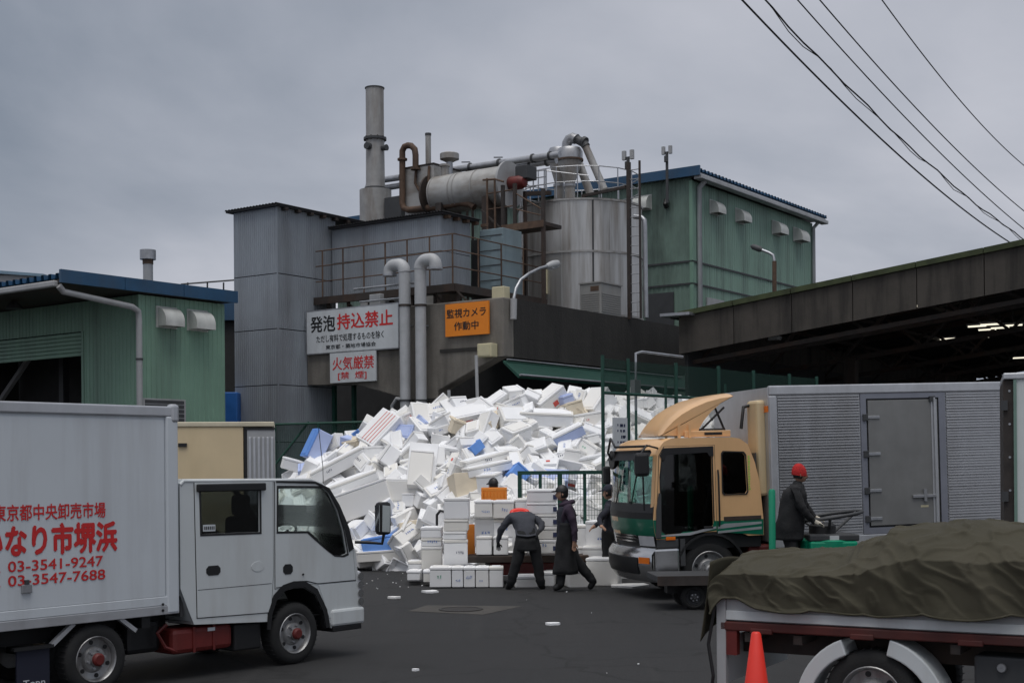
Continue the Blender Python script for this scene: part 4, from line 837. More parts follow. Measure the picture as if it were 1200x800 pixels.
# low mesh gate in front of the heap
YG = 25.7; G = Frame(*at(608, 600, YG).to_2d(), 0)
gt = thing('mesh_gate', 'low green framed wire mesh gate standing in front of the foam heap', 'gate', G, (0, 0, 0))
g0, g1 = G.p(609, 556, y=0), G.p(709, 556, y=0); gm = G.p(656, 556, y=0).x
for x, w_ in ((g0.x, .08), (gm, .09), (g1.x, .1)): MB().box(x - w_ / 2, x + w_ / 2, -.04, .04, 0, g0.z).build('post', fgreen, gt)
MB().box(g0.x - .04, g1.x + .05, -.045, .045, g0.z, g0.z + .07).build('top_rail', fgreen, gt)
for px in (633, 685): x = G.p(px, 556, y=0).x; MB().box(x - .03, x + .03, -.03, .03, .1, g0.z).build('stile', fgreen, gt)
MB().box(g0.x, g1.x, -.03, .03, .1, .16).build('bottom_rail', fgreen, gt)
wm = MB(); x = g0.x + .05
while x < g1.x: wm.bar((x, .0, .15), (x, .0, g0.z), .006); x += .052
z = .2
while z < g0.z: wm.bar((g0.x, .006, z), (g1.x, .006, z), .006); z += .10
wm.build('wire_mesh', fgreen, gt)
# slanting fence rail and dark net at the left of the heap
t = thing('low_net_fence', 'low green net fence behind the left end of the foam heap', 'fence', W, at(350, 500, 34.5))
A, Bq = at(322, 497, 34.5), at(470, 493, 33.6)
for u in (0, .35, .7, 1): p = A.lerp(Bq, u); MB().tube([(p.x, p.y, 0), (p.x, p.y, p.z)], .035, 7).build('post', fgreen, t)
MB().tube([A, Bq], .03, 7).build('rail', fgreen, t); MB().tube([at(322, 545, 34.4), at(362, 494, 34.4)], .03, 7).build('brace', fgreen, t)
MB().add([(A.x, A.y + .05, 0), (Bq.x, Bq.y + .05, 0), (Bq.x, Bq.y + .05, Bq.z), (A.x, A.y + .05, A.z)], [(0, 1, 2, 3)]).build('green_net', netg, t)
for px, py, h in ((558, 416, 33.0), (526, 457, 33.2), (613, 455, 33.4), (667, 453, 33.5)):
    q = at(px, py, h); top(MB().tube([(q.x + .1, q.y, 0), (q.x, q.y, q.z)], .04, 7), 'thin_post', lgrey, {558: 'tall pale pole leaning behind the heap top below the ivory box', 526: 'short grey post behind the heap right of the vent pipes', 613: 'short grey post behind the middle of the heap', 667: 'short grey post behind the heap near the green fence'}[px], 'post')

# ================================================================== vehicles
def wheel(parent, x, y, R, w, rim=rimst, hub=None, side=-1, steer=0, slots=True):
    """wheel with its axis along y; side -1 shows its face towards -y"""
    ty = MB(); s = side; rr_ = R * .66; c = (x, y, R)
    ty.lathe([(rr_, 0), (R * .80, s * .012), (R * .95, -s * .004), (R, -s * .03), (R, -s * (w - .03)), (R * .95, -s * w), (rr_, -s * w)], c, 'y', 36, cap=False)
    for k in range(40):
        a = 2 * pi * k / 40; p = Vector((x + R * cos(a), y - s * w / 2, R + R * sin(a)))
        q = Vector((cos(a), 0, sin(a))) * .006; ty.bar(p + Vector((0, -w * .42, 0)) + q, p + Vector((0, w * .42, 0)) + q, .012, .005)
    t = ty.build('tyre', rubber, parent, smooth=40)
    ri = MB(); ri.lathe([(rr_, -s * w * .6), (rr_, 0), (rr_ * .97, s * .006), (rr_ * .92, -s * .004), (rr_ * .86, -s * .045), (rr_ * .6, -s * .055), (rr_ * .5, -s * .02), (rr_ * .3, -s * .015), (rr_ * .3, s * .02), (.01, s * .025)], c, 'y', 32)
    r_ = ri.build('rim', rim, t, smooth=30)
    hb_ = MB(); hb_.lathe([(rr_ * .28, s * .0), (rr_ * .28, s * .045), (rr_ * .2, s * .06), (.005, s * .06)], c, 'y', 16); hb_.build('hub', hub or rim, r_, smooth=30)
    nn = MB()
    for k in range(6):
        a = 2 * pi * k / 6 + .2; p = Vector((x + rr_ * .4 * cos(a), y - s * .015, R + rr_ * .4 * sin(a))); nn.tube([p, p + Vector((0, s * .03, 0))], .014, 6)
    nn.build('wheel_nuts', galv, r_)['kind'] = 'stuff'
    if slots:
        ho = MB()
        for k in range(6):
            a = 2 * pi * k / 6 + .7; p = Vector((x + rr_ * .73 * cos(a), y - s * .047, R + rr_ * .73 * sin(a))); ho.lathe([(rr_ * .10, s * -.004), (rr_ * .10, s * .004)], p, 'y', 10)
        ho.build('hand_holes', black, r_)['kind'] = 'stuff'
    return t

# ------------------------------------------------------------------ left white box lorry (frame T: x forwards, y to its far side)
T = Frame(-2.38, 14.89, 50)
TP = lambda px, py, y=0: T.p(px, py, y=y)
lt = thing('box_lorry', 'white crew cab box lorry with red Japanese lettering at left', 'lorry', T, (0, .8, 0))
WT = 1.69
side_out = [(-1.5, .93), (-1.5, 1.99), (-1.46, 2.035), (.25, 2.02), (.40, 1.975), (.50, 1.90), (.66, 1.71), (.80, 1.46), (.92, 1.15), (.965, .80), (.985, .56), (.985, .37), (.53, .345), (.50, .45), (.44, .60), (.30, .79), (.14, .875), (.0, .885), (-.15, .86), (-.27, .76), (-.34, .62), (-.37, .50), (-1.34, .56), (-1.42, .74)]
rwin = [(-1.24, 1.475), (-.485, 1.465), (-.485, 1.90), (-1.25, 1.91)]
fwin = [(-.235, 1.46), (.20, 1.445), (.30, 1.37), (.44, 1.24), (.56, 1.165), (.70, 1.15), (.775, 1.17), (.72, 1.42), (.63, 1.66), (.50, 1.86), (.42, 1.915), (-.225, 1.93)]
for y, nm in ((0, 'near_side'), (WT - .03, 'far_side')):
    MB().panel(side_out, y, .03, holes=[rwin, fwin]).build('side_panel', white, lt, bevel=.006)
# doors stand 5 mm proud with a dark gap round them
fd = [(-.275, .845), (-.10, .885), (.06, .905), (.17, .90), (.33, .86), (.905, .855), (.865, 1.20), (.76, 1.50), (.62, 1.74), (.47, 1.92), (.38, 1.965), (.24, 1.985), (-.27, 1.995)]
rd = [(-1.30, .625), (-.345, .60), (-.33, .72), (-.305, 1.0), (-.30, 1.995), (-1.325, 2.0)]
def grow(poly, d):
    c = Vector((sum(p[0] for p in poly) / len(poly), sum(p[1] for p in poly) / len(poly)))
    return [(p[0] + d * (1 if p[0] > c.x else -1), p[1] + d * (1 if p[1] > c.y else -1)) for p in poly]
for poly, win, hx, hz_ in ((fd, fwin, (-.17, -.035), (.99, 1.10)), (rd, rwin, (-1.19, -1.01), (1.045, 1.145))):
    MB().panel(grow(poly, .008), -.002, .0015, holes=[win]).build('door_gap', black, lt)
    d_ = MB().panel(poly, -.008, .006, holes=[grow(win, -.0)]).build('door', white, lt, bevel=.003)
    x0, x1 = hx; z0, z1 = hz_
    MB().panel([(x0 + .03, z0), (x1 - .03, z0), (x1, z0 + .03), (x1, z1 - .03), (x1 - .03, z1), (x0 + .03, z1), (x0, z1 - .03), (x0, z0 + .03)], -.012, .004).build('handle', black, d_)
MB().box(-1.296, -.33, -.0095, -.008, .905, .910).build('body_crease', black, lt); MB().box(-.27, .90, -.0095, -.008, .858, .862).build('body_crease', black, lt)
MB().panel([(.985, .56), (.965, .80), (.9, .84), (.34, .84), (.45, .58), (.50, .46)], -.006, .005).build('front_wing', white, lt, bevel=.003)
# window rubber, glass, visors
def ring(poly, d): return grow(poly, d)
for win, gl, nm in ((rwin, tint, 'rear'), (fwin, clear, 'front')):
    MB().panel(grow(win, .022), -.011, .003, holes=[win]).build('window_rubber', black, lt)
    MB().panel(win, .012, .004).build('window_glass', gl, lt)
    MB().panel(win, WT - .016, .004).build('window_glass', clear, lt)
MB().panel([(.505, 1.915), (.66, 1.72), (.80, 1.465), (.875, 1.22), (.80, 1.18), (.74, 1.42), (.62, 1.70), (.48, 1.885), (.30, 1.965), (-.26, 1.985), (-.26, 2.005), (.3, 1.99)], -.016, .006).build('window_visor', black, lt, bevel=.002)
MB().box(-1.31, -.42, -.045, -.010, 1.905, 1.985).build('window_visor', black, lt, bevel=.012)
MB().panel([(-1.215, 1.50), (-1.06, 1.498), (-1.06, 1.565), (-1.215, 1.568)], .004, .004).build('window_sticker', signw, lt)
mk = MB()
for k in range(6): mk.box(-1.20 + k * .023, -1.187 + k * .023, .001, .003, 1.515, 1.55)
mk.build('sticker_print', inkk, lt)
# skins across the cab
def skin_(pts, name, m, y0=.0, y1=WT, th=.0):
    mb = MB()
    for (xa_, za_), (xb_, zb_) in zip(pts[:-1], pts[1:]): mb.add([(xa_, y0, za_), (xb_, y0, zb_), (xb_, y1, zb_), (xa_, y1, za_)], [(0, 1, 2, 3)])
    return mb.build(name, m, lt, smooth=30)
skin_([(-1.5, .93), (-1.5, 1.99), (-1.46, 2.035), (.25, 2.02), (.40, 1.975), (.50, 1.90)], 'roof', white, .004, WT - .004)
skin_([(.50, 1.90), (.66, 1.71), (.80, 1.46), (.92, 1.15)], 'windscreen', clear, .09, WT - .09)
for y in (.004, WT - .094): skin_([(.50, 1.90), (.66, 1.71), (.80, 1.46), (.92, 1.15)], 'pillar', black, y, y + .09)
skin_([(.92, 1.15), (.965, .80), (.985, .56), (.985, .37)], 'front_panel', white, .004, WT - .004)
skin_([(-1.48, .6), (.5, .5)], 'floor', dgrey, .03, WT - .03)
skin_([(-1.34, .56), (-1.42, .74), (-1.5, .93)], 'rear_corner', white, .004, WT - .004)
MB().box(.52, 1.02, -.035, WT + .035, .36, .55).build('bumper', white, lt, bevel=.03)
MB().box(.54, .98, -.02, WT + .02, .30, .36).build('bumper_skirt', black, lt, bevel=.01)
hl = MB().box(.93, 1.0, -.012, .35, .56, .96).build('headlight', lampc, lt, bevel=.03)
for k in range(4): MB().lathe([(.045, -.003), (.045, .003)], (.975, -.016, .61 + k * .095), 'y', 12).build('bulb_cover', chrome, hl)
MB().box(.74, .90, -.016, -.005, .425, .525).build('side_marker_frame', dgrey, lt, bevel=.006); MB().box(.76, .88, -.022, -.014, .445, .505).build('side_marker', lampc, lt, bevel=.005)
MB().box(.79, .83, -.024, -.016, .45, .50).build('marker_bulb', amber, lt)
MB().panel([(-.52 + .085 * cos(t_) , 1.10 + .055 * sin(t_)) for t_ in np.linspace(0, 2 * pi, 21)[:-1]], -.012, .004).build('filler_cap', white, lt, bevel=.003)
MB().tube([(.11, -.011, .975), (.11, -.02, .975)], .012, 8).build('door_lock', black, lt)
# wheel arch
ar = [(.50, .36), (.46, .56), (.32, .80), (.14, .90), (-.02, .91), (-.17, .88), (-.30, .78), (-.38, .60), (-.40, .42)]
for a, b_ in zip(ar[:-1], ar[1:]): pass
mb = MB(); n = len(ar); inn = [(.03 + (x - .03) * .88, .33 + (z - .33) * .88) for x, z in ar]
mb.panel(ar + inn[::-1], -.014, .012); mb.build('arch_trim', black, lt)
skin_([(x, z - .01) for x, z in inn], 'wheel_housing', black, .0, .5)
MB().box(-.8, .9, .5, WT - .5, .45, .58).build('underframe', black, lt)
# interior
for x in (-.05, -.98):
    MB().box(x - .38, x + .1, .15, .65, .95, 1.12).build('seat', dgrey, lt, bevel=.04); MB().box(x - .42, x - .28, .17, .63, 1.05, 1.62).build('seat_back', dgrey, lt, bevel=.05); MB().box(x - .42, x - .30, .28, .52, 1.62, 1.86).build('headrest', dgrey, lt, bevel=.05)
a_ = [Vector((.22 + .10 * sin(t_) * .5, .42 + .19 * cos(t_), 1.44 + .19 * sin(t_) * .4)) for t_ in np.linspace(0, 2 * pi, 21)]
sw = MB().tube(a_, .016, 8).build('steering_wheel', black, lt, smooth=60); MB().tube([(.25, .42, 1.43), (.55, .42, 1.1)], .03, 8).build('steering_column', black, lt)
MB().panel([(.35, .9), (.9, .9), (.88, 1.2), (.6, 1.24), (.42, 1.1)], .05, WT - .1).build('dashboard', black, lt)
MB().box(-1.47, -1.44, .05, WT - .05, .65, 1.98).build('cab_rear_wall', dgrey, lt)
gr = [(.42, .09, 1.60), (.44, .085, 1.75), (.52, .085, 1.78), (.57, .085, 1.62), (.50, .085, 1.55)]; MB().tube(gr, .015, 6).build('grab_handle', black, lt)
MB().panel([p for p in side_out], WT - .036, .004, holes=[rwin, fwin]).build('door_trim', dgrey, lt)
MB().tube([(-1.49, .012, 1.98), (-1.45, .012, 2.018), (.25, .012, 2.004), (.40, .012, 1.96), (.49, .012, 1.89)], .022, 8).build('roof_edge', white, lt, smooth=60)
# mirror
mr_ = MB(); mr_.box(1.02, 1.20, -.30, -.20, 1.37, 1.745); m1 = mr_.build('mirror', black, lt, bevel=.035)
MB().box(1.013, 1.02, -.285, -.215, 1.41, 1.71).build('mirror_glass', mirg, m1); MB().panel([(1.04, 1.41), (1.16, 1.40), (1.17, 1.70), (1.05, 1.71)], -.304, .004).build('mirror_glass', mirg, m1)
MB().tube([(.90, .0, 1.29), (1.0, -.1, 1.285), (1.10, -.24, 1.27), (1.12, -.25, 1.38)], .018, 8).build('mirror_arm', black, lt, smooth=60)
MB().tube([(.66, .25, 1.75), (.64, .24, 2.15), (.56, .22, 2.6)], .004, 5).build('aerial', black, lt)
# box body
bx0, bx1 = -5.2, -1.53
MB().box(bx0, bx1 - .06, .01, WT + .06, .74, 2.70).build('box_body', boxw, lt)
MB().box(bx0, bx1 - .16, -.004, .01, .88, 2.63).build('side_sheet', boxw, lt)
MB().box(bx0, bx1, -.022, WT + .09, 2.66, 2.765).build('roof_rail', alu, lt, bevel=.015); MB().box(bx0, bx1, -.018, .02, .695, .785).build('lower_rail', alu, lt, bevel=.006); MB().box(bx0, bx1 - .0, -.011, .02, .788, .875).build('lower_rail', boxw, lt, bevel=.006)
MB().box(bx1 - .145, bx1, -.024, .05, .70, 2.67).build('corner_post', boxw, lt, bevel=.02); MB().box(bx1 - .09, bx1 + .012, -.034, .06, 2.60, 2.79).build('corner_cap', alu, lt, bevel=.03)
MB().box(bx1 - .06, bx1 - .005, .05, WT + .04, .74, 2.66).build('front_wall', boxw, lt)
for z in (.74, .80): MB().lathe([(.014, -.006), (.014, .0)], (bx1 - .2, -.02, z), 'y', 8).build('rivet', black, lt)
for z in (2.55, 2.0, 1.3): MB().box(bx1, bx1 + .03, .3, .4, z, z + .12).build('bracket', dgrey, lt)
q = TP(30, 688); MB().box(q.x - .05, q.x + .05, -.03, -.004, q.z - .05, q.z + .03).build('latch', galv, lt, bevel=.006); MB().box(q.x - .02, q.x + .02, -.035, -.004, q.z + .03, q.z + .07).build('latch', dgrey, lt)
def sidetext(body, x1px, x0px, zt, zb, bold):
    """text whose right end and letter heights follow pixels on the side"""
    a, b_ = TP(*x0px), TP(*x1px); text(body, redp, lt, (a.x, -.007, zb), X1, Z1, b_.x - a.x, zt - zb, bold=bold)
zc = TP(60, 588).z
l_, r_ = TP(9, 598), TP(123, 596); w1 = (r_.x - l_.x) / 8
text('東京都中央卸売市場', redp, lt, (r_.x - w1 * 9.12, -.007, 1.685), X1, Z1, w1 * 9.12, .145, bold=.018)
l_, r_ = TP(10, 628), TP(136, 626); w1 = (r_.x - l_.x) / 5
text('いなり市堺浜', redp, lt, (r_.x - w1 * 6.15, -.007, 1.365), X1, Z1, w1 * 6.15, .275, bold=.042)
l_, r_ = TP(9, 660), TP(120, 655)
text('03-3541-9247', redp, lt, (l_.x, -.007, 1.225), X1, Z1, r_.x - l_.x, .095, bold=.015); text('TEL', redp, lt, (l_.x - .36, -.007, 1.225), X1, Z1, .28, .09, bold=.015)
r_ = TP(122.5, 668)
text('03-3547-7688', redp, lt, (l_.x, -.007, 1.095), X1, Z1, r_.x - l_.x, .095, bold=.015); text('TEL', redp, lt, (l_.x - .36, -.007, 1.095), X1, Z1, .28, .09, bold=.015)
# chassis
for y in (.45, WT - .45): MB().box(bx0, -1.4, y - .05, y + .05, .50, .68).build('chassis_rail', black, lt)
for x in (-4.6, -3.6, -1.9): MB().box(x - .05, x + .05, .02, WT, .58, .70).build('cross_member', black, lt)
ft = MB().box(-1.56, -.80, .06, .46, .265, .525).build('fuel_tank', redl, lt, bevel=.05)
for x in (-1.3, -1.05): MB().box(x - .015, x + .015, .05, .055, .27, .53).build('strap', redl, ft)
MB().box(-1.13, -1.04, .048, .058, .47, .505).build('plate', signw, ft)
MB().box(-.78, -.42, .06, .42, .22, .50).build('battery_box', black, lt, bevel=.02); MB().box(-2.0, -1.6, .2, .7, .3, .62).build('spare_gear', black, lt, bevel=.05)
MB().tube([(-1.6, .1, .58), (-1.7, .12, .5), (-1.62, .1, .35), (-1.5, .08, .3)], .02, 6).build('hose', redl, lt)
wheel(lt, 0.02, .02, .335, .2, hub=redl)
wheel(lt, -2.46, .02, .335, .2, hub=redl); wheel(lt, 0.02, WT - .02, .335, .2, side=1, slots=False); wheel(lt, -2.46, WT - .02, .335, .2, side=1, slots=False); wheel(lt, -2.46, .26, .335, .2, slots=False)
MB().bar((-2.46, .1, .335), (-2.46, WT - .1, .335), .12).build('axle', black, lt); MB().bar((.02, .1, .335), (.02, WT - .1, .335), .1).build('axle', black, lt)
for p_, q_ in (((-2.93, .52), (-2.70, .70)), ((-2.20, .70), (-2.02, .565))): MB().bar((p_[0], .03, p_[1]), (q_[0], .03, q_[1]), .05, .04).build('mudguard_stay', alu, lt)
mf = MB().box(-3.28, -2.95, .03, .05, .10, .52).build('mudflap', mat('navy_rubber', (.012, .014, .03), .7), lt); MB().box(-3.32, -2.92, .0, .06, .50, .53).build('flap_rail', black, lt)
text('Topn', signw, lt, (-3.22, .026, .14), X1, Z1, .22, .085, bold=.012)
for x in (-4.2,): MB().box(x, -3.4, .3, 1.3, .2, .55).build('rear_gear', black, lt)

# ------------------------------------------------------------------ cream refrigerated lorry behind it
C2 = Frame(*at(322, 560, 19.5).to_2d(), 9.5)
cl_ = thing('cream_box_lorry', 'cream panelled box lorry with ribbed white door behind the white lorry', 'lorry', C2, (0, 0, 0))
czt = C2.p(300, 494, y=0).z; xd = C2.p(288, 520, y=0).x; xd0 = C2.p(286, 520, y=0).x
MB().box(-4.2, xd0 - .01, 0, 1.7, .8, czt - .07).build('box_body', cream, cl_, bevel=.01); MB().box(-4.22, .0, -.02, 1.72, czt - .07, czt).build('roof_rail', mat('pale_cream', (.60, .54, .40), .5), cl_, bevel=.012)
MB().box(xd0, xd + .02, .01, 1.69, .8, czt - .075).build('door_gap', black, cl_)
MB().box(xd + .02, 0, .004, 1.69, .8, czt - .09).build('door', lgrey, cl_)
for i in range(6): x = xd + .04 + i * (-.02 - xd - .04) / 5.5; MB().box(x, x + .035, -.014, .004, .9, czt - .22).build('rib', alu, cl_, bevel=.006)
MB().box(xd, .01, -.006, .02, czt - .115, czt - .085).build('door_seal', black, cl_)
for z in (czt - .35, czt - .9): q = C2.p(214, 520, y=0); MB().box(q.x - .06, q.x + .06, -.03, .0, z, z + .05).build('hinge', black, cl_)
for y in (.4, 1.3): MB().box(-6.2, -.1, y - .05, y + .05, .55, .8).build('chassis_rail', black, cl_)
MB().panel([(-6.4, .5), (-4.35, .5), (-4.35, 2.1), (-5.9, 2.1), (-6.4, 1.3)], .05, 1.6).build('cab', white, cl_, bevel=.06)
for x in (-1.0, -5.4): wheel(cl_, x, .06, .36, .22, slots=False); wheel(cl_, x, 1.62, .36, .22, side=1, slots=False)

# ------------------------------------------------------------------ peach and green lorry (frame O: x towards its rear, y to its far side)
O = Frame(*at(768, 690, 21.5).to_2d(), 13.5, -1.3)
ot = thing('peach_lorry', 'peach and green cab lorry with ribbed aluminium box at right', 'lorry', O, (.95, 1.1, 0))
WO = 2.2
def osk(pts, name, m, bulge=.16, y0=0, y1=WO, n=12, dz=0, off=0):
    """front surface of the cab: side profile pts carried across the width, bulging forward"""
    mb = MB(); vs_ = []; fs_ = []
    for j in range(n + 1):
        y = y0 + (y1 - y0) * j / n; u = (y - WO / 2) / (WO / 2); b_ = bulge * (1 - abs(u) ** 2.6)
        for x, z in pts: vs_.append((x - b_ - off, y, z))
    m_ = len(pts)
    for j in range(n):
        for i in range(m_ - 1): fs_.append((j * m_ + i, j * m_ + i + 1, (j + 1) * m_ + i + 1, (j + 1) * m_ + i))
    return mb.add(vs_, fs_).build(name, m, ot, smooth=35)
prof = [(.06, .98), (.02, 1.10), (.0, 1.30), (.02, 1.45), (.09, 2.30), (.13, 2.42), (.22, 2.52), (.36, 2.575)]
cab_side = [(.06, .98), (.02, 1.10), (.0, 1.30), (.02, 1.45), (.09, 2.30), (.13, 2.42), (.22, 2.52), (.36, 2.575), (1.34, 2.565), (1.50, 2.54), (1.64, 2.44), (1.75, 2.15), (1.82, 1.85), (1.87, 1.25), (1.87, .98), (1.60, .98), (1.45, 1.05), (.95, 1.10), (.45, 1.05), (.32, .98)]
dwin = [(.14, 1.12), (.14, 1.95), (.19, 2.30), (.24, 2.36), (.98, 2.37), (1.01, 2.33), (1.01, 1.18), (.97, 1.13), (.6, 1.06), (.2, 1.06)]
swin = [(1.22, 1.66), (1.57, 1.66), (1.60, 1.70), (1.58, 2.26), (1.54, 2.31), (1.22, 2.33), (1.19, 2.29), (1.19, 1.70)]
MB().panel(cab_side, 0, .04, holes=[dwin, swin]).build('side_panel', peach, ot, bevel=.01)
MB().panel(cab_side, WO - .04, .04, holes=[dwin, swin]).build('side_panel', peach, ot, bevel=.01)
dr = [(.10, 1.0), (.42, 1.02), (.5, 1.07), (1.06, 1.07), (1.06, 2.44), (.22, 2.44), (.13, 2.30), (.08, 1.5)]
MB().panel(grow(dr, .008), -.002, .0015, holes=[dwin]).build('door_gap', black, ot); dd_ = MB().panel(dr, -.008, .006, holes=[dwin]).build('door', peach, ot, bevel=.004)
MB().panel(dwin, .015, .006).build('door_glass', darkg, ot); MB().panel(swin, .015, .006).build('side_glass', darkg, ot)
MB().panel(dwin, WO - .02, .006).build('door_glass', wsg, ot)
MB().panel(grow(swin, .02), -.012, .006, holes=[swin]).build('window_rubber', black, ot); MB().panel(grow(dwin, .018), -.013, .005, holes=[dwin]).build('window_rubber', black, ot)
MB().panel([(.13, 2.30), (.20, 2.42), (1.04, 2.43), (1.04, 2.27), (.97, 2.27), (.93, 2.33), (.25, 2.31), (.20, 2.2)], -.022, .008).build('window_visor', black, ot, bevel=.003)
MB().box(1.19, 1.83, -.008, -.001, 1.22, 1.30).build('vent_grille', brownst, ot, bevel=.01)
# green stripe with silver swoosh on the side
MB().panel([(.025, 1.08), (.0, 1.29), (.12, 1.29), (.13, 1.10), (.20, 1.05), (.6, 1.05), (.98, 1.12), (1.02, 1.24), (1.06, 1.24), (1.06, 1.09), (.5, 1.09), (.3, 1.0), (.06, .99)], -.014, .005).build('green_stripe', tgreen, ot)
MB().panel([(1.07, 1.06), (1.86, .99), (1.865, 1.24), (1.07, 1.24)], -.008, .006).build('green_stripe', tgreen, ot)
MB().panel([(.10, 1.03), (.6, 1.03), (1.05, 1.12), (1.05, 1.155), (.6, 1.075), (.10, 1.045)], -.019, .004).build('silver_stripe', alu, ot)
MB().panel([(1.08, 1.11), (1.83, 1.165), (1.83, 1.20), (1.2, 1.19), (1.08, 1.15)], -.012, .004).build('silver_stripe', alu, ot); MB().panel([(1.08, 1.04), (1.83, 1.08), (1.83, 1.12), (1.08, 1.075)], -.012, .004).build('silver_stripe', alu, ot)
mk = MB(); random.seed(11); z = 2.26
while z > 1.72: mk.box(1.63, 1.63 + random.uniform(.02, .035), -.004, -.001, z - .025, z); z -= .04
mk.build('side_lettering', limeink, ot)
# front
osk([p for p in prof if p[1] >= 2.3], 'brow', peach); osk([(.36, 2.575), (1.34, 2.565), (1.5, 2.54)], 'roof', peach, bulge=.0); osk([(1.5, 2.54), (1.64, 2.44), (1.75, 2.15), (1.82, 1.85), (1.87, 1.25), (1.87, .98)], 'rear_panel', peach, bulge=0)
osk([(.03, 1.52), (.085, 2.30)], 'windscreen', wsg, y0=.07, y1=WO - .07)
for y0, y1 in ((0.001, .075), (WO - .075, WO - .001)): osk([(.02, 1.45), (.09, 2.32)], 'pillar', peach, y0=y0, y1=y1, n=2, off=.006)
osk([(.0, 1.40), (.03, 1.54)], 'wiper_cowl', black, off=.004); osk([(.0, 1.30), (.0, 1.40)], 'black_panel', black)
osk([(.05, 1.03), (.015, 1.12), (.0, 1.30)], 'front_panel', tgreen)
osk([(.045, 1.03), (.0, 1.31)], 'front_flash', peach, y0=1.30, y1=1.75, n=4, off=.006)
osk([(.05, 2.24), (.12, 2.36), (.10, 2.40)], 'sun_visor', black, off=.09, y0=.03, y1=WO - .03)
for z in (.92, .97, 1.01): osk([(.06, z), (.05, z + .025)], 'grille_bar', chrome, y0=.55, y1=1.65, n=8, off=.01)
osk([(.09, .85), (.07, 1.04)], 'grille_back', black)
for y0, y1 in ((.06, .5), (1.7, 2.14)): osk([(.08, .87), (.055, 1.03)], 'headlight', lampc, y0=y0, y1=y1, n=4, off=.012)
bp_ = osk([(.10, .30), (.02, .40), (-.02, .55), (-.02, .74), (.05, .84), (.12, .86)], 'bumper', chrome, off=.02, bulge=.18)
osk([(.02, .42), (-.015, .52), (-.015, .68), (.02, .72)], 'bumper_mouth', black, y0=.35, y1=1.85, off=.035, bulge=.18)
for y0, y1 in ((.05, .32), (1.88, 2.12)): osk([(-.01, .60), (-.01, .70)], 'fog_light', amber if y0 < 1 else lampc, y0=y0, y1=y1, n=3, off=.036, bulge=.18)
MB().box(.0, .42, -.03, .10, .32, .84).build('bumper_end', chrome, ot, bevel=.04)
MB().box(.44, .52, -.01, .06, .55, .98).build('step', dgrey, ot); MB().box(.06, .42, -.006, .05, .84, .985).build('corner_panel', dgrey, ot, bevel=.02)
MB().box(.20, .36, -.02, -.005, .965, 1.02).build('side_indicator', amber, ot, bevel=.006)
MB().panel([(.03, 1.0), (.12, 1.0), (.14, 1.70), (.10, 1.72), (.05, 1.45)], -.03, .02).build('corner_vane', dgrey, ot, bevel=.008)
MB().box(.25, 1.84, .06, WO - .06, .80, 1.02).build('cab_floor', black, ot)
MB().box(.84, 1.0, -.026, -.013, 1.125, 1.16).build('door_handle', black, ot, bevel=.006); MB().tube([(1.10, -.03, 1.15), (1.10, -.05, 1.25), (1.10, -.05, 1.95), (1.10, -.03, 2.05)], .014, 6).build('grab_rail', black, ot, smooth=60)
# interior
MB().box(1.15, 1.3, .2, .8, 1.3, 2.15).build('seat_back', dgrey, ot, bevel=.06); MB().box(.7, 1.25, .2, .8, 1.2, 1.35).build('seat', dgrey, ot, bevel=.05)
MB().panel([(.12, 1.1), (.5, 1.1), (.42, 1.5), (.12, 1.52)], .08, WO - .16).build('dashboard', black, ot); MB().box(1.78, 1.80, .06, WO - .06, 1.05, 2.3).build('cab_rear_wall', dgrey, ot)
# wiper, mirrors
MB().tube([(-.12, .7, 1.52), (-.06, .5, 2.1)], .012, 6).build('wiper', black, ot); MB().tube([(-.12, 1.5, 1.52), (-.08, 1.2, 2.05)], .012, 6).build('wiper', black, ot)
q = O.p(756, 541, y=-.08); mm = MB().box(q.x - .13, q.x + .10, -.17, -.02, q.z - .20, q.z + .17).build('mirror', black, ot, bevel=.05)
MB().tube([(.12, .02, 2.42), (-.1, -.08, 2.47), (q.x - .02, -.1, q.z + .16)], .016, 7).build('mirror_arm', black, ot, smooth=60); MB().tube([(q.x, -.1, q.z - .2), (q.x + .02, -.06, 1.45)], .014, 7).build('mirror_arm', black, ot, smooth=60)
q = O.p(720, 537, y=1.5); MB().lathe([(.16, 0), (.15, .05), (.10, .10), (.02, .12)], q, 'x', 20).build('round_mirror', black, ot, smooth=40)
MB().tube([(.1, .3, 2.46), (-.3, .9, 2.46), (q.x - .02, 1.45, q.z + .36), (q.x - .06, 1.5, q.z + .12), q], .02, 7).build('mirror_arm', black, ot, smooth=60); MB().tube([q, q + Vector((.25, -.3, .05)), (.0, .8, 2.2)], .016, 7).build('mirror_arm', black, ot, smooth=60)
MB().box(q.x - .16, q.x - .04, 1.42, 1.55, q.z - .4, q.z - .1).build('mirror', black, ot, bevel=.03)
# roof deflector
dp = [(-.12, 2.64), (-.10, 2.70), (.02, 2.82), (.18, 2.94), (.36, 3.04), (.60, 3.14), (.90, 3.23), (1.20, 3.285), (1.47, 3.31)]; dlow = [(1.47, 3.25), (1.2, 3.14), (.98, 3.0), (.82, 2.86), (.72, 2.74), (.66, 2.62)]
mb = MB(); n = 12; ring_ = dp + dlow; vs_ = []; fs_ = []; m_ = len(ring_)
for j in range(n + 1):
    u = -1 + 2 * j / n; y = 1.0 + u * .82; e_ = abs(u) ** 5
    for i, (x, z) in enumerate(ring_):
        zz_ = z - (.07 * e_ if i < len(dp) and i > 0 else 0); x = .22 + .10 * (u + 1) * (1 - min(1, i / 8)) + (x + .12) * (1.27 / 1.59); vs_.append((x, y, zz_ - .02))
for j in range(n):
    for i in range(m_): i2 = (i + 1) % m_; fs_.append((j * m_ + i, j * m_ + i2, (j + 1) * m_ + i2, (j + 1) * m_ + i))
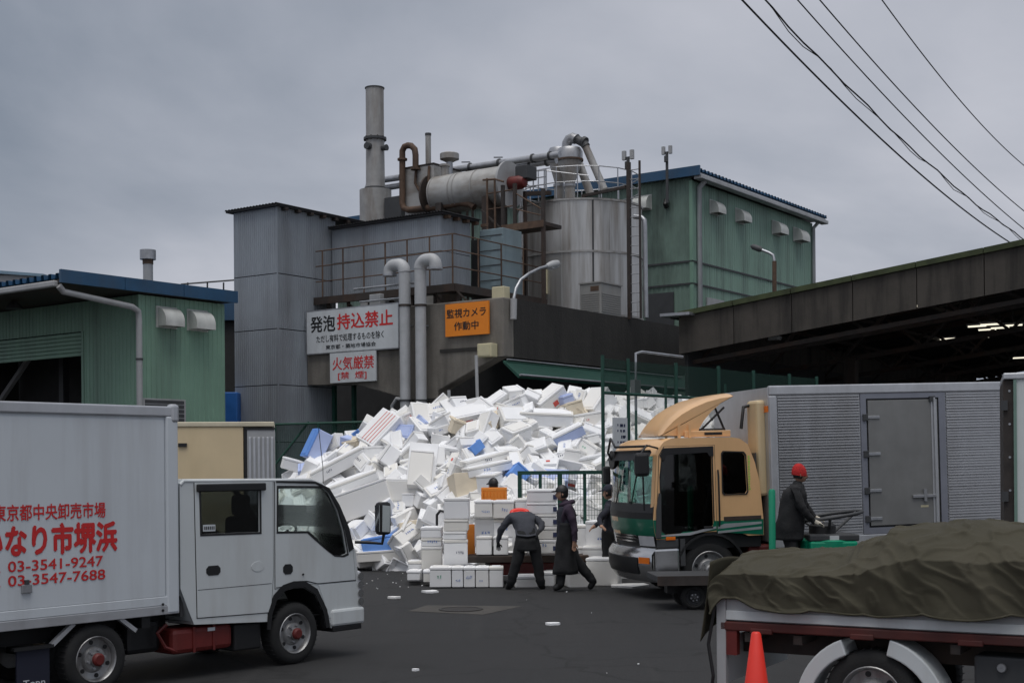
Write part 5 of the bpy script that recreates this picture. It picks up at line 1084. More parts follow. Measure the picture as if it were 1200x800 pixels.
fs_ += [tuple(range(m_)), tuple(n * m_ + i for i in range(m_))]
df = mb.add(vs_, fs_).build('roof_deflector', peach, ot, smooth=35)
MB().box(.62, 1.40, .12, .18, 2.58, 2.68).build('deflector_base', peach, ot, bevel=.01); MB().box(.95, 1.25, .112, .12, 2.61, 2.65).build('slot', black, ot)
for (xa_, za_), (xb_, zb_) in (((.95, 2.70), (1.35, 3.05)), ((1.35, 2.68), (1.18, 3.08)), ((.88, 2.70), (1.35, 2.70))): MB().tube([(xa_, .25, za_), (xb_, .25, zb_)], .018, 6).build('strut', black, ot); MB().tube([(xa_, WO - .25, za_), (xb_, WO - .25, zb_)], .018, 6).build('strut', black, ot)
for x in (.5, .68): MB().box(x, x + .04, .10, .14, 2.56, 2.78).build('bracket', peach, ot)
# box body
ox0, ox1, oz0, oz1 = 2.02, 9.0, .86, 3.37
MB().box(ox0 + .02, ox1, .0, WO + .1, oz0, oz1 - .02).build('box_body', aluc, ot)
dx0, dx1, dz0, dz1 = 3.62, 5.16, 1.02, 3.15
def ribs(x0, x1):
    MB().corr((x0, -.0, oz0 + .04), Z1, X1, -Y1, oz1 - .16 - oz0 - .04, x1 - x0, .046, .024, flat=.55).build('ribbed_sheet', aluc, ot)
ribs(ox0 + .14, dx0 - .02); ribs(dx1 + .02, ox1)
MB().box(ox0, ox1, -.035, .06, oz1 - .155, oz1).build('roof_rail', alu, ot, bevel=.02); MB().box(ox0, ox1, -.03, .05, oz0 - .1, oz0 + .05).build('lower_rail', alu, ot, bevel=.01); MB().box(ox0 - .01, ox0 + .135, -.03, .10, oz0, oz1 - .15).build('corner_post', alu, ot, bevel=.03)
dframe = MB(); frm = mat('door_frame_grey', (.24, .25, .29), .5, .3); dframe.panel([(dx0, dz0 - .1), (dx1, dz0 - .1), (dx1, dz1 + .06), (dx0, dz1 + .06)], -.024, .024, holes=[[(dx0 + .10, dz0), (dx1 - .12, dz0), (dx1 - .12, dz1 - .02), (dx0 + .10, dz1 - .02)]]); dframe.build('door_frame', frm, ot)
MB().panel([(dx0 + .10, dz0), (dx1 - .12, dz0), (dx1 - .12, dz1 - .02), (dx0 + .10, dz1 - .02)], -.006, .004).build('door_gap', black, ot)
dr_ = MB().box(dx0 + .13, dx1 - .15, -.026, -.006, dz0 + .03, dz1 - .05).build('side_door', aludoor, ot, bevel=.006)
MB().box(dx1 - .27, dx1 - .17, -.038, -.026, dz0 + .03, dz1 - .05).build('door_edge', alu, dr_)
for z in (dz1 - .35, dz1 - .95, dz1 - 1.55, dz0 + .12): MB().box(dx0 + .04, dx0 + .33, -.045, -.026, z, z + .05).build('hinge', galv, dr_, bevel=.006); MB().box(dx0 + .03, dx0 + .12, -.05, -.024, z - .03, z + .08).build('hinge', dgrey, dr_, bevel=.006)
MB().tube([(dx1 - .22, -.06, dz0 + .0), (dx1 - .22, -.06, dz1 - .02)], .014, 7).build('lock_rod', alu, dr_); MB().box(dx1 - .65, dx1 - .2, -.06, -.026, dz0 + .46, dz0 + .51).build('door_handle', galv, dr_, bevel=.006); MB().box(dx1 - .45, dx1 - .40, -.065, -.026, dz0 + .40, dz0 + .60).build('handle_keeper', galv, dr_); MB().box(dx1 - .5, dx1 - .36, -.03, -.026, dz0 + .30, dz0 + .335).build('sticker', ivory, dr_)
MB().box(dx1 - .30, dx1 - .2, -.06, -.026, dz1 - .09, dz1 + .0).build('rod_guide', dgrey, dr_)
MB().box(ox0 - .16, ox0 + .01, .12, .55, 1.6, 3.15).build('front_unit', cream, ot, bevel=.05); MB().box(ox0 - .03, ox0 - .01, -.0, .12, 2.95, 3.05).build('marker_lamp', amber, ot)
MB().box(ox0 - .02, ox0 + .015, .0, WO + .1, oz0, oz1 - .03).build('front_wall', alu, ot)
MB().tube([(1.93, .35, 1.0), (1.93, .35, 2.1), (1.95, .4, 2.2)], .09, 10).build('intake_pipe', black, ot, smooth=50); MB().tube([(1.7, .4, 2.7), (1.75, .4, 3.05), (1.95, .45, 3.1)], .03, 8).build('hose', black, ot, smooth=50)
for y in (.65, WO - .65): MB().box(.4, ox1, y - .06, y + .06, .62, .86).build('chassis_rail', black, ot)
MB().box(1.65, 2.3, .1, .6, .45, .82).build('red_tank', redl, ot, bevel=.04); MB().box(2.6, 4.6, .02, .06, .42, .80).build('side_guard', dgrey, ot)
wheel(ot, .95, .06, .46, .24, rim=rimst); wheel(ot, .95, WO - .06, .46, .24, side=1, slots=False)
w_ = wheel(ot, 6.3, .08, .46, .26, slots=False); w_.location.z -= .12; w_ = wheel(ot, 6.3, WO - .08, .46, .26, side=1, slots=False); w_.location.z -= .12
a = [(.95 + .60 * cos(t_), .46 + .60 * sin(t_)) for t_ in np.linspace(.25, pi - .25, 12)]; b__ = [(.95 + .56 * cos(t_), .46 + .56 * sin(t_)) for t_ in np.linspace(.25, pi - .25, 12)]
MB().panel(a + b__[::-1], -.01, .55).build('mudguard', black, ot); MB().bar((.95, .2, .46), (.95, WO - .2, .46), .12).build('axle', black, ot)

# ------------------------------------------------------------------ white lorry at the right edge
R3 = Frame(*at(1176, 500, 16.5).to_2d(), -18.5)
wt = thing('white_box_lorry', 'white box lorry cut off by the right edge of the picture', 'lorry', R3, (1, 1, 0)); rzt = R3.p(1176, 437, y=0).z
MB().box(.14, 5, 0, 2.0, .9, rzt - .08).build('box_body', mat('white_green_panel', (.60, .64, .63), .5, var=.05), wt); MB().box(0, .125, .02, 1.98, .9, rzt - .09).build('rear_frame', brownst, wt); MB().box(.0, 5, -.025, 2.03, rzt - .08, rzt).build('roof_rail', alu, wt, bevel=.015)
MB().box(.115, .15, -.02, .02, .9, rzt - .085).build('edge_trim', mat('grey_green_trim', (.16, .25, .21), .5), wt)
for k in range(5): MB().lathe([(.015, -.005), (.015, 0)], (.07, .018, 1.4 + k * .4), 'y', 8).build('rivet', galv, wt)
for z in (rzt - .45, rzt - 1.55): MB().box(-.03, .05, -.02, .02, z, z + .12).build('hinge', dgrey, wt)
for y in (.5, 1.5): MB().box(.2, 6.5, y - .05, y + .05, .6, .9).build('chassis_rail', black, wt)
for x in (1.4, 5.4): wheel(wt, x, .08, .4, .24, slots=False); wheel(wt, x, 1.92, .4, .24, side=1, slots=False)

# ------------------------------------------------------------------ flatbed with tarpaulin (frame M: x to the right along its side, y to its far side)
M = Frame(*at(845, 735, 11).to_2d(), -30)
fbt = thing('flatbed_lorry', 'small white flatbed lorry with red underframe under the olive tarpaulin', 'lorry', M, (1.2, .8, 0))
fz = .90
MB().box(0, 4.2, 0.03, 1.62, fz - .03, fz + .03).build('bed_floor', lgrey, fbt)
MB().box(.05, 4.2, -.012, .02, fz + .0, fz + .26).build('side_board', lgrey, fbt, bevel=.006); MB().box(.05, 4.2, -.022, -.012, fz + .0, fz + .075).build('board_rib', white, fbt, bevel=.006); MB().box(.05, 4.2, -.022, -.012, fz + .20, fz + .26).build('board_rib', white, fbt, bevel=.006)
MB().box(.05, 4.2, 1.60, 1.63, fz, fz + .26).build('side_board', lgrey, fbt); MB().box(-.02, .045, -.02, 1.63, fz - .02, fz + .26).build('tail_board', white, fbt, bevel=.01)
MB().box(-.03, .05, -.03, .04, .25, fz + .25).build('corner_post', lgrey, fbt, bevel=.008); MB().box(-.02, .02, .05, 1.58, .38, .75).build('rear_panel', white, fbt)
MB().box(0.0, 4.2, -.03, .05, fz - .085, fz - .012).build('lower_rail', mat('dull_red_rail', (.085, .016, .012), .6, var=.3, vscale=5, dirt=(.03, .018, .015), dirt_amt=.6), fbt, bevel=.01)
for x in (.35, 1.15, 1.95, 2.75): MB().box(x - .09, x + .09, -.045, .0, fz - .10, fz - .055).build('hinge', MATS['dull_red_rail'], fbt, bevel=.008)
MB().box(.04, .14, -.02, .05, .62, fz - .085).build('rear_bracket', redl, fbt)
for y in (.42, 1.2): MB().box(.05, 4.4, y - .05, y + .05, .60, .76).build('chassis_rail', brownst, fbt)
for x in (.2, .6, 1.8, 2.6): MB().box(x, x + .07, .0, 1.6, fz - .17, fz - .1).build('cross_member', brownst, fbt)
ac0 = 1.20; aR = .585
for t0, t1 in ((.35, 1.30), (1.95, 2.85)):
    a = [(ac0 + aR * cos(t_), .25 + aR * sin(t_)) for t_ in np.linspace(t0, t1, 9)]; b__ = [(ac0 + (aR - .11) * cos(t_), .25 + (aR - .13) * sin(t_)) for t_ in np.linspace(t0, t1, 9)]
    MB().panel(a + b__[::-1], -.02, .34).build('mudguard', white, fbt, bevel=.012)
wheel(fbt, ac0, .02, .36, .2); wheel(fbt, ac0, 1.6, .36, .2, side=1, slots=False); MB().bar((ac0, .1, .36), (ac0, 1.5, .36), .11).build('axle', black, fbt)
wheel(fbt, 4.3, .02, .36, .2); wheel(fbt, 4.3, 1.6, .36, .2, side=1, slots=False)
MB().box(1.95, 2.9, .08, .5, .34, .72).build('tool_box', dgrey, fbt, bevel=.02); q = M.p(1174, 782, y=.06); MB().lathe([(.035, -.03), (.03, -.04), (.005, -.04), (.035, .03)], (q.x, .08, q.z), 'y', 14).build('filler_cap', galv, fbt)
MB().panel([(4.25, .4), (5.6, .4), (5.5, 1.3), (5.2, 1.95), (4.25, 1.95)], .02, 1.58).build('cab', white, fbt, bevel=.05)
MB().tube([(-.04, -.03, 1.0), (-.09, -.05, .7), (-.05, -.05, .45), (-.08, -.04, .25)], .014, 6).build('tie_rope', black, fbt)
# load under the sheet so that it rests on something
ld_ = thing('covered_load', 'hidden load bulging under the olive tarpaulin', 'cargo', M, (1, .8, fz + .03))
MB().box(.1, 1.0, .2, 1.3, fz + .031, fz + .28).build('pallet_load', soil, ld_); MB().box(1.25, 3.8, .35, 1.15, fz + .031, fz + .50).build('pallet_load', soil, ld_)
def lerp_tab(t, x):
    if x <= t[0][0]: return t[0][1]
    for (a, va_), (b_, vb_) in zip(t[:-1], t[1:]):
        if x <= b_: u = (x - a) / (b_ - a); u = u * u * (3 - 2 * u); return va_ + (vb_ - va_) * u
    return t[-1][1]
crest = [(-.1, 1.33), (.04, 1.39), (.25, 1.42), (.55, 1.425), (.85, 1.44), (1.1, 1.53), (1.3, 1.62), (1.55, 1.675), (1.9, 1.69), (2.3, 1.66), (2.8, 1.66), (3.4, 1.60), (4.1, 1.45)]
hem = [(-.1, 1.06), (.1, 1.05), (.35, 1.00), (.8, .985), (1.4, .99), (1.9, 1.0), (2.4, 1.02), (4.1, 1.02)]
mb = MB(); nx, ny = 300, 170; vs_ = []; fs_ = []
for i in range(nx + 1):
    x = -.07 + 4.2 * i / nx; zc_ = lerp_tab(crest, x); zh = lerp_tab(hem, x) + .012 * sin(x * 9) ; sh = zh + (zc_ - zh) * .62
    for j in range(ny + 1):
        v = j / ny; xo = 0
        if v < .30:
            u = v / .30; y = -.055 + .03 * u; z = zh + (sh - zh) * u
            fold = .030 * sin(x * 6.3 + 1.5 * sin(x * 2.1)) * (1 - u) + .014 * sin(x * 17 + u * 3) * (1 - u * .6); y += fold - .02
        elif v < .62:
            u = (v - .30) / .32; us = sin(u * pi / 2); y = -.025 + .72 * u; z = sh + (zc_ - sh) * us
        else:
            u = (v - .62) / .38; y = .695 + 1.0 * u; z = zc_ - (zc_ - zh) * (u ** 3)
        p = Vector((x, y, z))
        # creases: ridged noise, stretched along the slope
        w_ = noise.noise(Vector((x * 2.3 + y * 1.3, y * 1.6 - z * 2.2, z * 2.6 + 3))); w2 = noise.noise(Vector((x * 5.2 - y * 2, y * 3.4 + z * 3, 7.7)))
        rdg = (1 - abs(noise.noise(Vector((x * 1.9 + z * 2.8, y * 1.7 - x * .8, 1.1))) * 2)) ** 3
        amp = .050 * min(1, v / .05)
        q_ = Vector((x * 2.6 + z * 2.2 + .6 * w_, y * 2.0 - x * 1.1 + .5 * w2, z * 1.5)); r1 = abs(noise.noise(q_ * 1.7)); r2 = abs(noise.noise(q_ * 3.9 + Vector((5, 1, 2)))); cre = max(0, 1 - r1 * 6) * .024 + max(0, 1 - r2 * 5) * .004
        p += Vector((0, -.5, .6)) * (w_ * amp + w2 * amp * .4 + rdg * .03 + cre * min(1, v / .08))
        if x < .05: k_ = (.05 - x) / .12; p.x += .02 * sin(z * 20) * k_; p.z -= .22 * k_ * k_ * max(0, (1.3 - z) * 2)
        vs_.append(p)
for i in range(nx):
    for j in range(ny): b_ = i * (ny + 1) + j; fs_.append((b_, b_ + ny + 1, b_ + ny + 2, b_ + 1))
tp = mb.add(vs_, fs_); t_ = thing('tarpaulin', 'olive green creased tarpaulin draped over the flatbed lorry', 'tarpaulin', M, (1.8, .8, fz))
to = tp.build('sheet', tarp, t_, smooth=180); so = to.modifiers.new('thick', 'SOLIDIFY'); so.thickness = .006
# flap hanging at the left end
mb = MB(); vs_ = []; fs_ = []
for i in range(15):
    for j in range(19):
        u, v = i / 14, j / 18; z = 1.36 - (.36 + .28 * (1 - u) ** 2) * v; vs_.append((-.075 - .035 * sin(u * 9 + v) * v - .05 * v * (1 - u), -.045 + 1.5 * u - .02 * (1 - u) * v, z + .02 * sin(u * 7)))
for i in range(14):
    for j in range(18): b_ = i * 19 + j; fs_.append((b_, b_ + 19, b_ + 20, b_ + 1))
eo = mb.add(vs_, fs_).build('end_flap', tarp, t_, smooth=180); so = eo.modifiers.new('thick', 'SOLIDIFY'); so.thickness = .006
hm_ = MB(); hp = []
for i in range(0, nx + 1, 1): hp.append(tp.v[i * (ny + 1)] + Vector((0, -.003, .004)))
hm_.tube(hp, .010, 6).build('hem', tarp, t_, smooth=60)
# traffic cone
q = at(886, 740, 10.2); cz = q.z
cn = thing('traffic_cone', 'bright red traffic cone beside the flatbed lorry', 'traffic cone', W, (q.x, 10.2, 0))
MB().lathe([(.155, .03), (.150, .05), (.036, cz - .012), (.026, cz), (.012, cz)], (q.x, 10.2, 0), n=28).build('cone', coner, cn, smooth=40); MB().box(q.x - .2, q.x + .2, 10.0, 10.4, 0, .035).build('base', coner, cn, bevel=.02)

# ------------------------------------------------------------------ turret cart with its driver's post
U = Frame(*at(772, 690, 20.0).to_2d(), 4)
tc_ = thing('turret_cart', 'green motor cart with dark flat platform and tilted steering ring', 'cart', U, (1.5, .5, 0))
uz = .50; xe = U.p(938, 640, y=0).x
MB().box(0, xe + .1, 0, 1.05, uz - .09, uz).build('platform', dgrey, tc_, bevel=.01); MB().box(-.02, xe, -.02, 0, uz - .13, uz + .01).build('platform_edge', brownst, tc_)
gx0_, gx1_ = U.p(951, 640, y=.1).x, U.p(1003, 640, y=.1).x; gzt = U.p(975, 634, y=.1).z
MB().lathe([(.42, .30), (.44, .34), (.44, gzt), (.38, gzt + .04)], ((gx0_ + gx1_) / 2, .5, 0), n=32).build('motor_drum', tgrn, tc_, smooth=40)
MB().box(gx0_ - .02, gx1_ + .03, .08, .95, gzt - .28, gzt + .0).build('bonnet', tgrn, tc_, bevel=.03); MB().box(gx0_ - .02, gx1_ + .06, .1, .9, gzt + .002, gzt + .10).build('top_cover', dgrey, tc_, bevel=.02); MB().box((gx0_ + gx1_) / 2 - .06, (gx0_ + gx1_) / 2 + .08, .09, .102, gzt + .02, gzt + .085).build('plate', signw, tc_)
c = Vector(((gx0_ + gx1_) / 2 + .05, .5, gzt + .36)); rp = [c + Vector((.50 * cos(t_), .42 * sin(t_), .07 * cos(t_))) for t_ in np.linspace(0, 2 * pi, 33)]
MB().tube(rp, .028, 8).build('steering_ring', dgrey, tc_, smooth=60)
for t_ in (0.3, 2.4, 4.5): p = c + Vector((.50 * cos(t_), .42 * sin(t_), .07 * cos(t_))); MB().tube([(c.x, c.y, gzt + .05), p], .022, 7).build('ring_spoke', dgrey, tc_)
MB().lathe([(.2, 0), (.2, .12), (.15, .16)], (c.x - .1, .5, gzt + .1), n=20).build('column_drum', black, tc_, smooth=40)
px_ = U.p(906, 600, y=.0).x; pz = U.p(906, 573, y=0).z
MB().tube([(px_, .06, uz), (px_, .06, pz - .03), (px_, .06, pz)], [.05, .05, .035], 14).build('green_post', tgrn, tc_, smooth=40)
wheel(tc_, .55, .12, .18, .12, rim=dgrey, slots=False); wheel(tc_, .55, .95, .18, .12, rim=dgrey, side=1, slots=False); wheel(tc_, (gx0_ + gx1_) / 2, .42, .24, .14, slots=False)
MB().box(.2, xe, .4, .65, .22, uz - .1).build('frame', black, tc_)

# ================================================================== foam boxes
def bevel_mesh(name, boxes, w, mats):
    """boxes: list of (x0,x1,y0,y1,z0,z1); one bevelled mesh"""
    bm = bmesh.new()
    for bx in boxes:
        m = MB().box(*bx); vs_ = [bm.verts.new(v) for v in m.v]
        for f in m.f: bm.faces.new([vs_[i] for i in f])
    bmesh.ops.recalc_face_normals(bm, faces=bm.faces)
    if w: bmesh.ops.bevel(bm, geom=list(bm.edges), offset=w, segments=1, affect='EDGES')
    me = bpy.data.meshes.new(name); bm.to_mesh(me); bm.free(); me.materials.append(mats); return me
def tray_mesh(name, L, Wd, H, th, m):
    a, b, t = L / 2, Wd / 2, th
    outer0 = [(-a * .97, -b * .97, 0), (a * .97, -b * .97, 0), (a * .97, b * .97, 0), (-a * .97, b * .97, 0)]; outer1 = [(-a, -b, H), (a, -b, H), (a, b, H), (-a, b, H)]
    in1 = [(-a + t, -b + t, H), (a - t, -b + t, H), (a - t, b - t, H), (-a + t, b - t, H)]; in0 = [(-a + t * 1.3, -b + t * 1.3, t), (a - t * 1.3, -b + t * 1.3, t), (a - t * 1.3, b - t * 1.3, t), (-a + t * 1.3, b - t * 1.3, t)]
    v = outer0 + outer1 + in1 + in0; f = [(3, 2, 1, 0), (12, 13, 14, 15)]
    for k in range(4):
        j = (k + 1) % 4; f += [(k, j, 4 + j, 4 + k), (4 + k, 4 + j, 8 + j, 8 + k), (8 + k, 8 + j, 12 + j, 12 + k)]
    bm = bmesh.new(); vv = [bm.verts.new(p) for p in v]
    for q in f: bm.faces.new([vv[i] for i in q])
    bmesh.ops.recalc_face_normals(bm, faces=bm.faces); bmesh.ops.bevel(bm, geom=list(bm.edges), offset=.008, segments=1, affect='EDGES')
    me = bpy.data.meshes.new(name); bm.to_mesh(me); bm.free(); me.materials.append(m); return me
random.seed(21)
TYPES = []
def glyphs(mb, x0, x1, z0, z1, y, n, axis='y'):
    """loose strokes of a printed mark"""
    for k in range(n):
        cx = x0 + (x1 - x0) * (k + .5) / n; w = (x1 - x0) / n * .72; h = z1 - z0
        for s_ in range(4):
            if random.random() < .5: a, b, c, d = cx - w / 2 * random.uniform(.5, 1), cx + w / 2 * random.uniform(.5, 1), z0 + h * random.uniform(0, .85), 0; d = c + h * .16
            else: a = cx + w * random.uniform(-.45, .3); b = a + w * .16; c = z0 + h * random.uniform(0, .3); d = z0 + h * random.uniform(.6, 1)
            mb.add([(a, y, c), (b, y, c), (b, y, d), (a, y, d)], [(0, 1, 2, 3)]) if axis == 'y' else mb.add([(a, c, y), (b, c, y), (b, d, y), (a, d, y)], [(0, 1, 2, 3)])
def mk_mesh(mb, m, name='printed_mark'):
    me = bpy.data.meshes.new(name); me.from_pydata([tuple(v) for v in mb.v], [], mb.f); me.update(); me.materials.append(m); return me
def make_type(L, Wd, H, kind):
    lidh = .05; d = dict(L=L, W=Wd, H=H, kind=kind)
    if kind == 'open': d['body'] = tray_mesh('foam_box', L, Wd, H, .032, foam); d['lid'] = None
    elif kind == 'lid': d['body'] = bevel_mesh('foam_lid', [(-L / 2, L / 2, -Wd / 2, Wd / 2, 0, .05), (-L / 2 + .04, L / 2 - .04, -Wd / 2 + .04, Wd / 2 - .04, .0505, .062)], .008, foam); d['lid'] = None
    else:
        d['body'] = bevel_mesh('foam_box', [(-L / 2 + .006, L / 2 - .006, -Wd / 2 + .006, Wd / 2 - .006, 0, H - lidh - .004)], .012, foam)
        d['lid'] = bevel_mesh('lid', [(-L / 2, L / 2, -Wd / 2, Wd / 2, H - lidh, H), (-L / 2 + .05, L / 2 - .05, -Wd / 2 + .05, Wd / 2 - .05, H + .0005, H + .010)], .010, foam)
    marks = []
    if kind != 'lid':
        for m, n in ((blueink, 3), (blueink, 2), (navyink, 4), (redink, 2), (grnink, 2), (blueink, 5)):
            q = MB(); x = random.uniform(-L * .3, L * .02); w = n * random.uniform(.035, .06); z = random.uniform(.25, .5) * H
            glyphs(q, x, min(x + w, L / 2 - .05), z, z + random.uniform(.04, .07), -Wd / 2 - .003, n)
            if random.random() < .5: glyphs(q, -x - w, -x, z, z + .05, Wd / 2 + .003, n)
            if kind == 'closed' and random.random() < .6: glyphs(q, -w / 2, w / 2, -.03, .04, H + .014, n, 'z')
            marks.append(mk_mesh(q, m))
        q = MB(); q.box(-L * .1, L * .08, -Wd / 2 - .004, -Wd / 2 - .002, H * .35, H * .6); marks.append(mk_mesh(q, redink))
        q = MB()
        if kind == 'closed':
            for k in range(4): q.box(-L * .46, L * .46, -Wd * .3 + k * Wd * .15, -Wd * .3 + k * Wd * .15 + .018, H + .0145, H + .0155)
            d['stripes'] = mk_mesh(q, redink)
    d['marks'] = marks; return d
for dims in ((.60, .36, .26), (.52, .34, .22), (.70, .40, .30), (.46, .36, .30), (.50, .40, .34), (.48, .36, .26), (.42, .30, .22), (.64, .30, .34)):
    TYPES.append(make_type(*dims, 'closed'))
for dims in ((.58, .38, .22), (.68, .42, .28), (.46, .34, .2)): TYPES.append(make_type(*dims, 'open'))
for dims in ((.60, .40, .05), (.75, .42, .05)): TYPES.append(make_type(*dims, 'lid'))

# heap surface in world coordinates
TOP = [(-6.6, 0), (-6.0, .9), (-5.2, 1.75), (-4.4, 2.45), (-3.6, 2.75), (-3.1, 3.05), (-2.5, 3.25), (-1.5, 3.45), (0, 3.6), (1.2, 3.6), (2.1, 3.62), (3.0, 3.6), (3.8, 3.5), (5.0, 3.2), (6.0, 2.0), (7, 0)]
FOOT = [(-6.6, 29.8), (-5, 29.2), (-3, 28.4), (-1.5, 27.2), (0, 26.6), (1.7, 26.5), (3.3, 28.5), (5, 30), (7, 31)]
def lin(t, x):
    if x <= t[0][0]: return t[0][1]
    for (a, va_), (b_, vb_) in zip(t[:-1], t[1:]):
        if x <= b_: return va_ + (vb_ - va_) * (x - a) / (b_ - a)
    return t[-1][1]
def heap(x, y):
    tp_, ft_ = lin(TOP, x), lin(FOOT, x); cr_ = 31.4 + .12 * max(0, x)
    if y < ft_: return 0
    if y < cr_: return tp_ * ((y - ft_) / (cr_ - ft_)) ** .8
    return max(0, tp_ * (1 - max(0, y - cr_ - .3) / 2.0))
def heap_hit(px, py, out_=0):
    rx, rz = ray(px, py); y = 25.0
    while y < 33:
        if CH + rz * y < heap(rx * y, y) + out_: return Vector((rx * y, y, CH + rz * y))
        y += .03
    return Vector((rx * 31.5, 31.5, CH + rz * 31.5))
random.seed(99)
GEN = 'white polystyrene fish box tipped loosely in the big heap'; GRP = 'white foam boxes in the heap'
specials = []
def fbox(name, label, c, dims, rot=(0, 0, 0), kind='closed', m=None, lidm=None, mark=None, cat='foam box', group=None, base=False):
    """one foam box; c is its centre (or the middle of its base), rot = (yaw, tilt, roll in the picture)"""
    ty = make_type(*dims, kind); R = Matrix.Rotation(rot[2], 4, 'Y') @ Matrix.Rotation(rot[1], 4, 'X') @ Matrix.Rotation(rot[0], 4, 'Z')
    o = bpy.data.objects.new(name, ty['body']); COL.objects.link(o)
    mw = Matrix.Translation(c) @ R
    if not base: mw = mw @ Matrix.Translation((0, 0, -dims[2] / 2))
    o.matrix_world = mw; tag(o, label, cat, group)
    if m: o.data.materials[0] = m
    if ty['lid']:
        l_ = bpy.data.objects.new('lid', ty['lid']); COL.objects.link(l_); l_.parent = o
        if lidm or m: l_.data.materials[0] = lidm or m
    mk_ = ty['marks'][mark] if isinstance(mark, int) else ty['stripes'] if mark == 'stripes' else None
    if mk_: q = bpy.data.objects.new('printed_mark', mk_); COL.objects.link(q); q.parent = o
    return o
def sp(px, py, dims, rot, label, out_=.1, **k):
    p = heap_hit(px, py, out_); specials.append((px, py, max(dims) * 25)); return fbox('foam_box', label, p, dims, rot, group=GRP, **k)
d = radians
sp(428, 588, (1.35, .62, .62), (d(-12), d(-8), d(-17)), 'largest white foam box lying tilted at the left foot of the heap', .25)
sp(495, 548, (.62, .42, 1.0), (0, d(-28), d(5)), 'tall white foam box leaning upright in the middle of the heap', .25, kind='open')
sp(493, 552, (.50, .34, .85), (0, d(-28), d(5)), 'smaller white foam box nested inside the upright open box', .42)
sp(371, 522, (.70, .55, .40), (d(10), d(20), d(-62)), 'pale blue foam box with bright blue band at the heap left edge', .2, m=foambl2, lidm=foambl)
sp(446, 505, (.95, .60, .34), (d(28), d(48), d(-26)), 'foam box with red striped lid high on the heap left side', .2, mark='stripes')
sp(396, 545, (1.35, .40, .30), (0, d(10), d(-27)), 'long narrow white foam box slanting above the white cab', .2, mark=2)
sp(410, 566, (1.3, .40, .22), (0, d(12), d(-20)), 'long flat foam box just above the largest box', .2)
sp(345, 545, (.60, .34, .26), (d(14), 0, d(16)), 'foam box at the far left tip of the heap', .15)
sp(452, 637, (1.0, .55, .34), (d(8), d(-4), d(-10)), 'bright blue foam box lying near the ground beside the lorry mirror', .15, m=foambl)
sp(446, 650, (1.0, .6, .22), (d(8), 0, d(-3)), 'shallow white foam box under the bright blue box', .1)
sp(660, 512, (.95, .30, .26), (d(5), d(15), d(-24)), 'white foam box wrapped in blue tape right of the heap centre', .25, m=foambl2, lidm=foam)
sp(556, 525, (.34, .30, .22), (d(30), d(10), d(-35)), 'small deep blue box wedged in the heap centre', .2, m=foambl, kind='open')
sp(568, 538, (1.0, .45, .16), (d(20), d(8), d(-12)), 'shallow foam tray with dark printing in the heap centre', .3, mark=2)
sp(571, 549, (1.0, .48, .20), (d(18), d(4), d(-10)), 'printed foam tray below another tray in the heap centre', .35, mark=0)
sp(545, 573, (.60, .45, .62), (d(25), d(-12), d(-8)), 'stained yellowish foam box standing open behind the stacked boxes', .2, m=foamy, kind='open')
sp(575, 572, (.42, .50, .62), (d(-20), d(6), d(-6)), 'upright foam box with blue writing behind the orange crate', .25, mark=5)
sp(700, 474, (.7, .55, .45), (d(30), d(30), d(-40)), 'big foam box on edge at the heap top beside the fence post', .1)
sp(645, 470, (.75, .5, .45), (d(20), d(25), d(-30)), 'foam box with red print at the heap top near the middle', .1, mark=6)
sp(600, 490, (.6, .5, .3), (d(30), d(40), d(20)), 'foam box with red label high in the heap centre', .2, mark=3)
sp(640, 489, (1.2, .5, .3), (0, d(16), d(3)), 'long white foam box lying level near the heap top right', .15)
sp(548, 487, (.9, .5, .3), (d(10), d(35), d(-6)), 'foam box with small red sticker high left of centre', .2, mark=6)

items = []
layers = ((.34, .26, .08, 1.0), (.42, .32, -.20, .5))
for li, (sx_, sy_, dz_, keep) in enumerate(layers):
    y = 26.2
    while y < 33.2:
        x = -6.5
        while x < 6.8:
            jx, jy = x + random.uniform(-.2, .2), y + random.uniform(-.18, .18); h_ = heap(jx, jy)
            if h_ > .12:
                back = jy > 31.9 + .12 * max(0, jx)
                if not (back and random.random() < .6):
                    e_ = .15; gx_ = (heap(jx + e_, jy) - heap(jx - e_, jy)) / (2 * e_); gy_ = (heap(jx, jy + e_) - heap(jx, jy - e_)) / (2 * e_)
                    nn_ = Vector((-gx_ * .7, -gy_ * .7, 1)).normalized() + Vector((random.gauss(0, .46), random.gauss(0, .46), random.gauss(0, .30)))
                    nn_.normalize(); q = Z1.rotation_difference(nn_) @ Quaternion(Z1, random.uniform(0, 2 * pi))
                    if random.random() < .3: q = q @ Quaternion(X1, random.choice((1, -1)) * pi / 2)
                    items.append((jx, jy, h_ + dz_ + random.uniform(-.12, .10) * (1 if li == 0 else .3), q, li))
            x += sx_
        y += sy_
def clear_of_specials(x, y, z):
    px = CX + x / y * FPX; py = HY - (z - CH) / y * FPX
    return all((px - a) ** 2 + (py - b_) ** 2 > (r_ * .62) ** 2 for a, b_, r_ in specials)
items = [it for it in items if clear_of_specials(it[0], it[1], it[2]) or it[4] == 1]
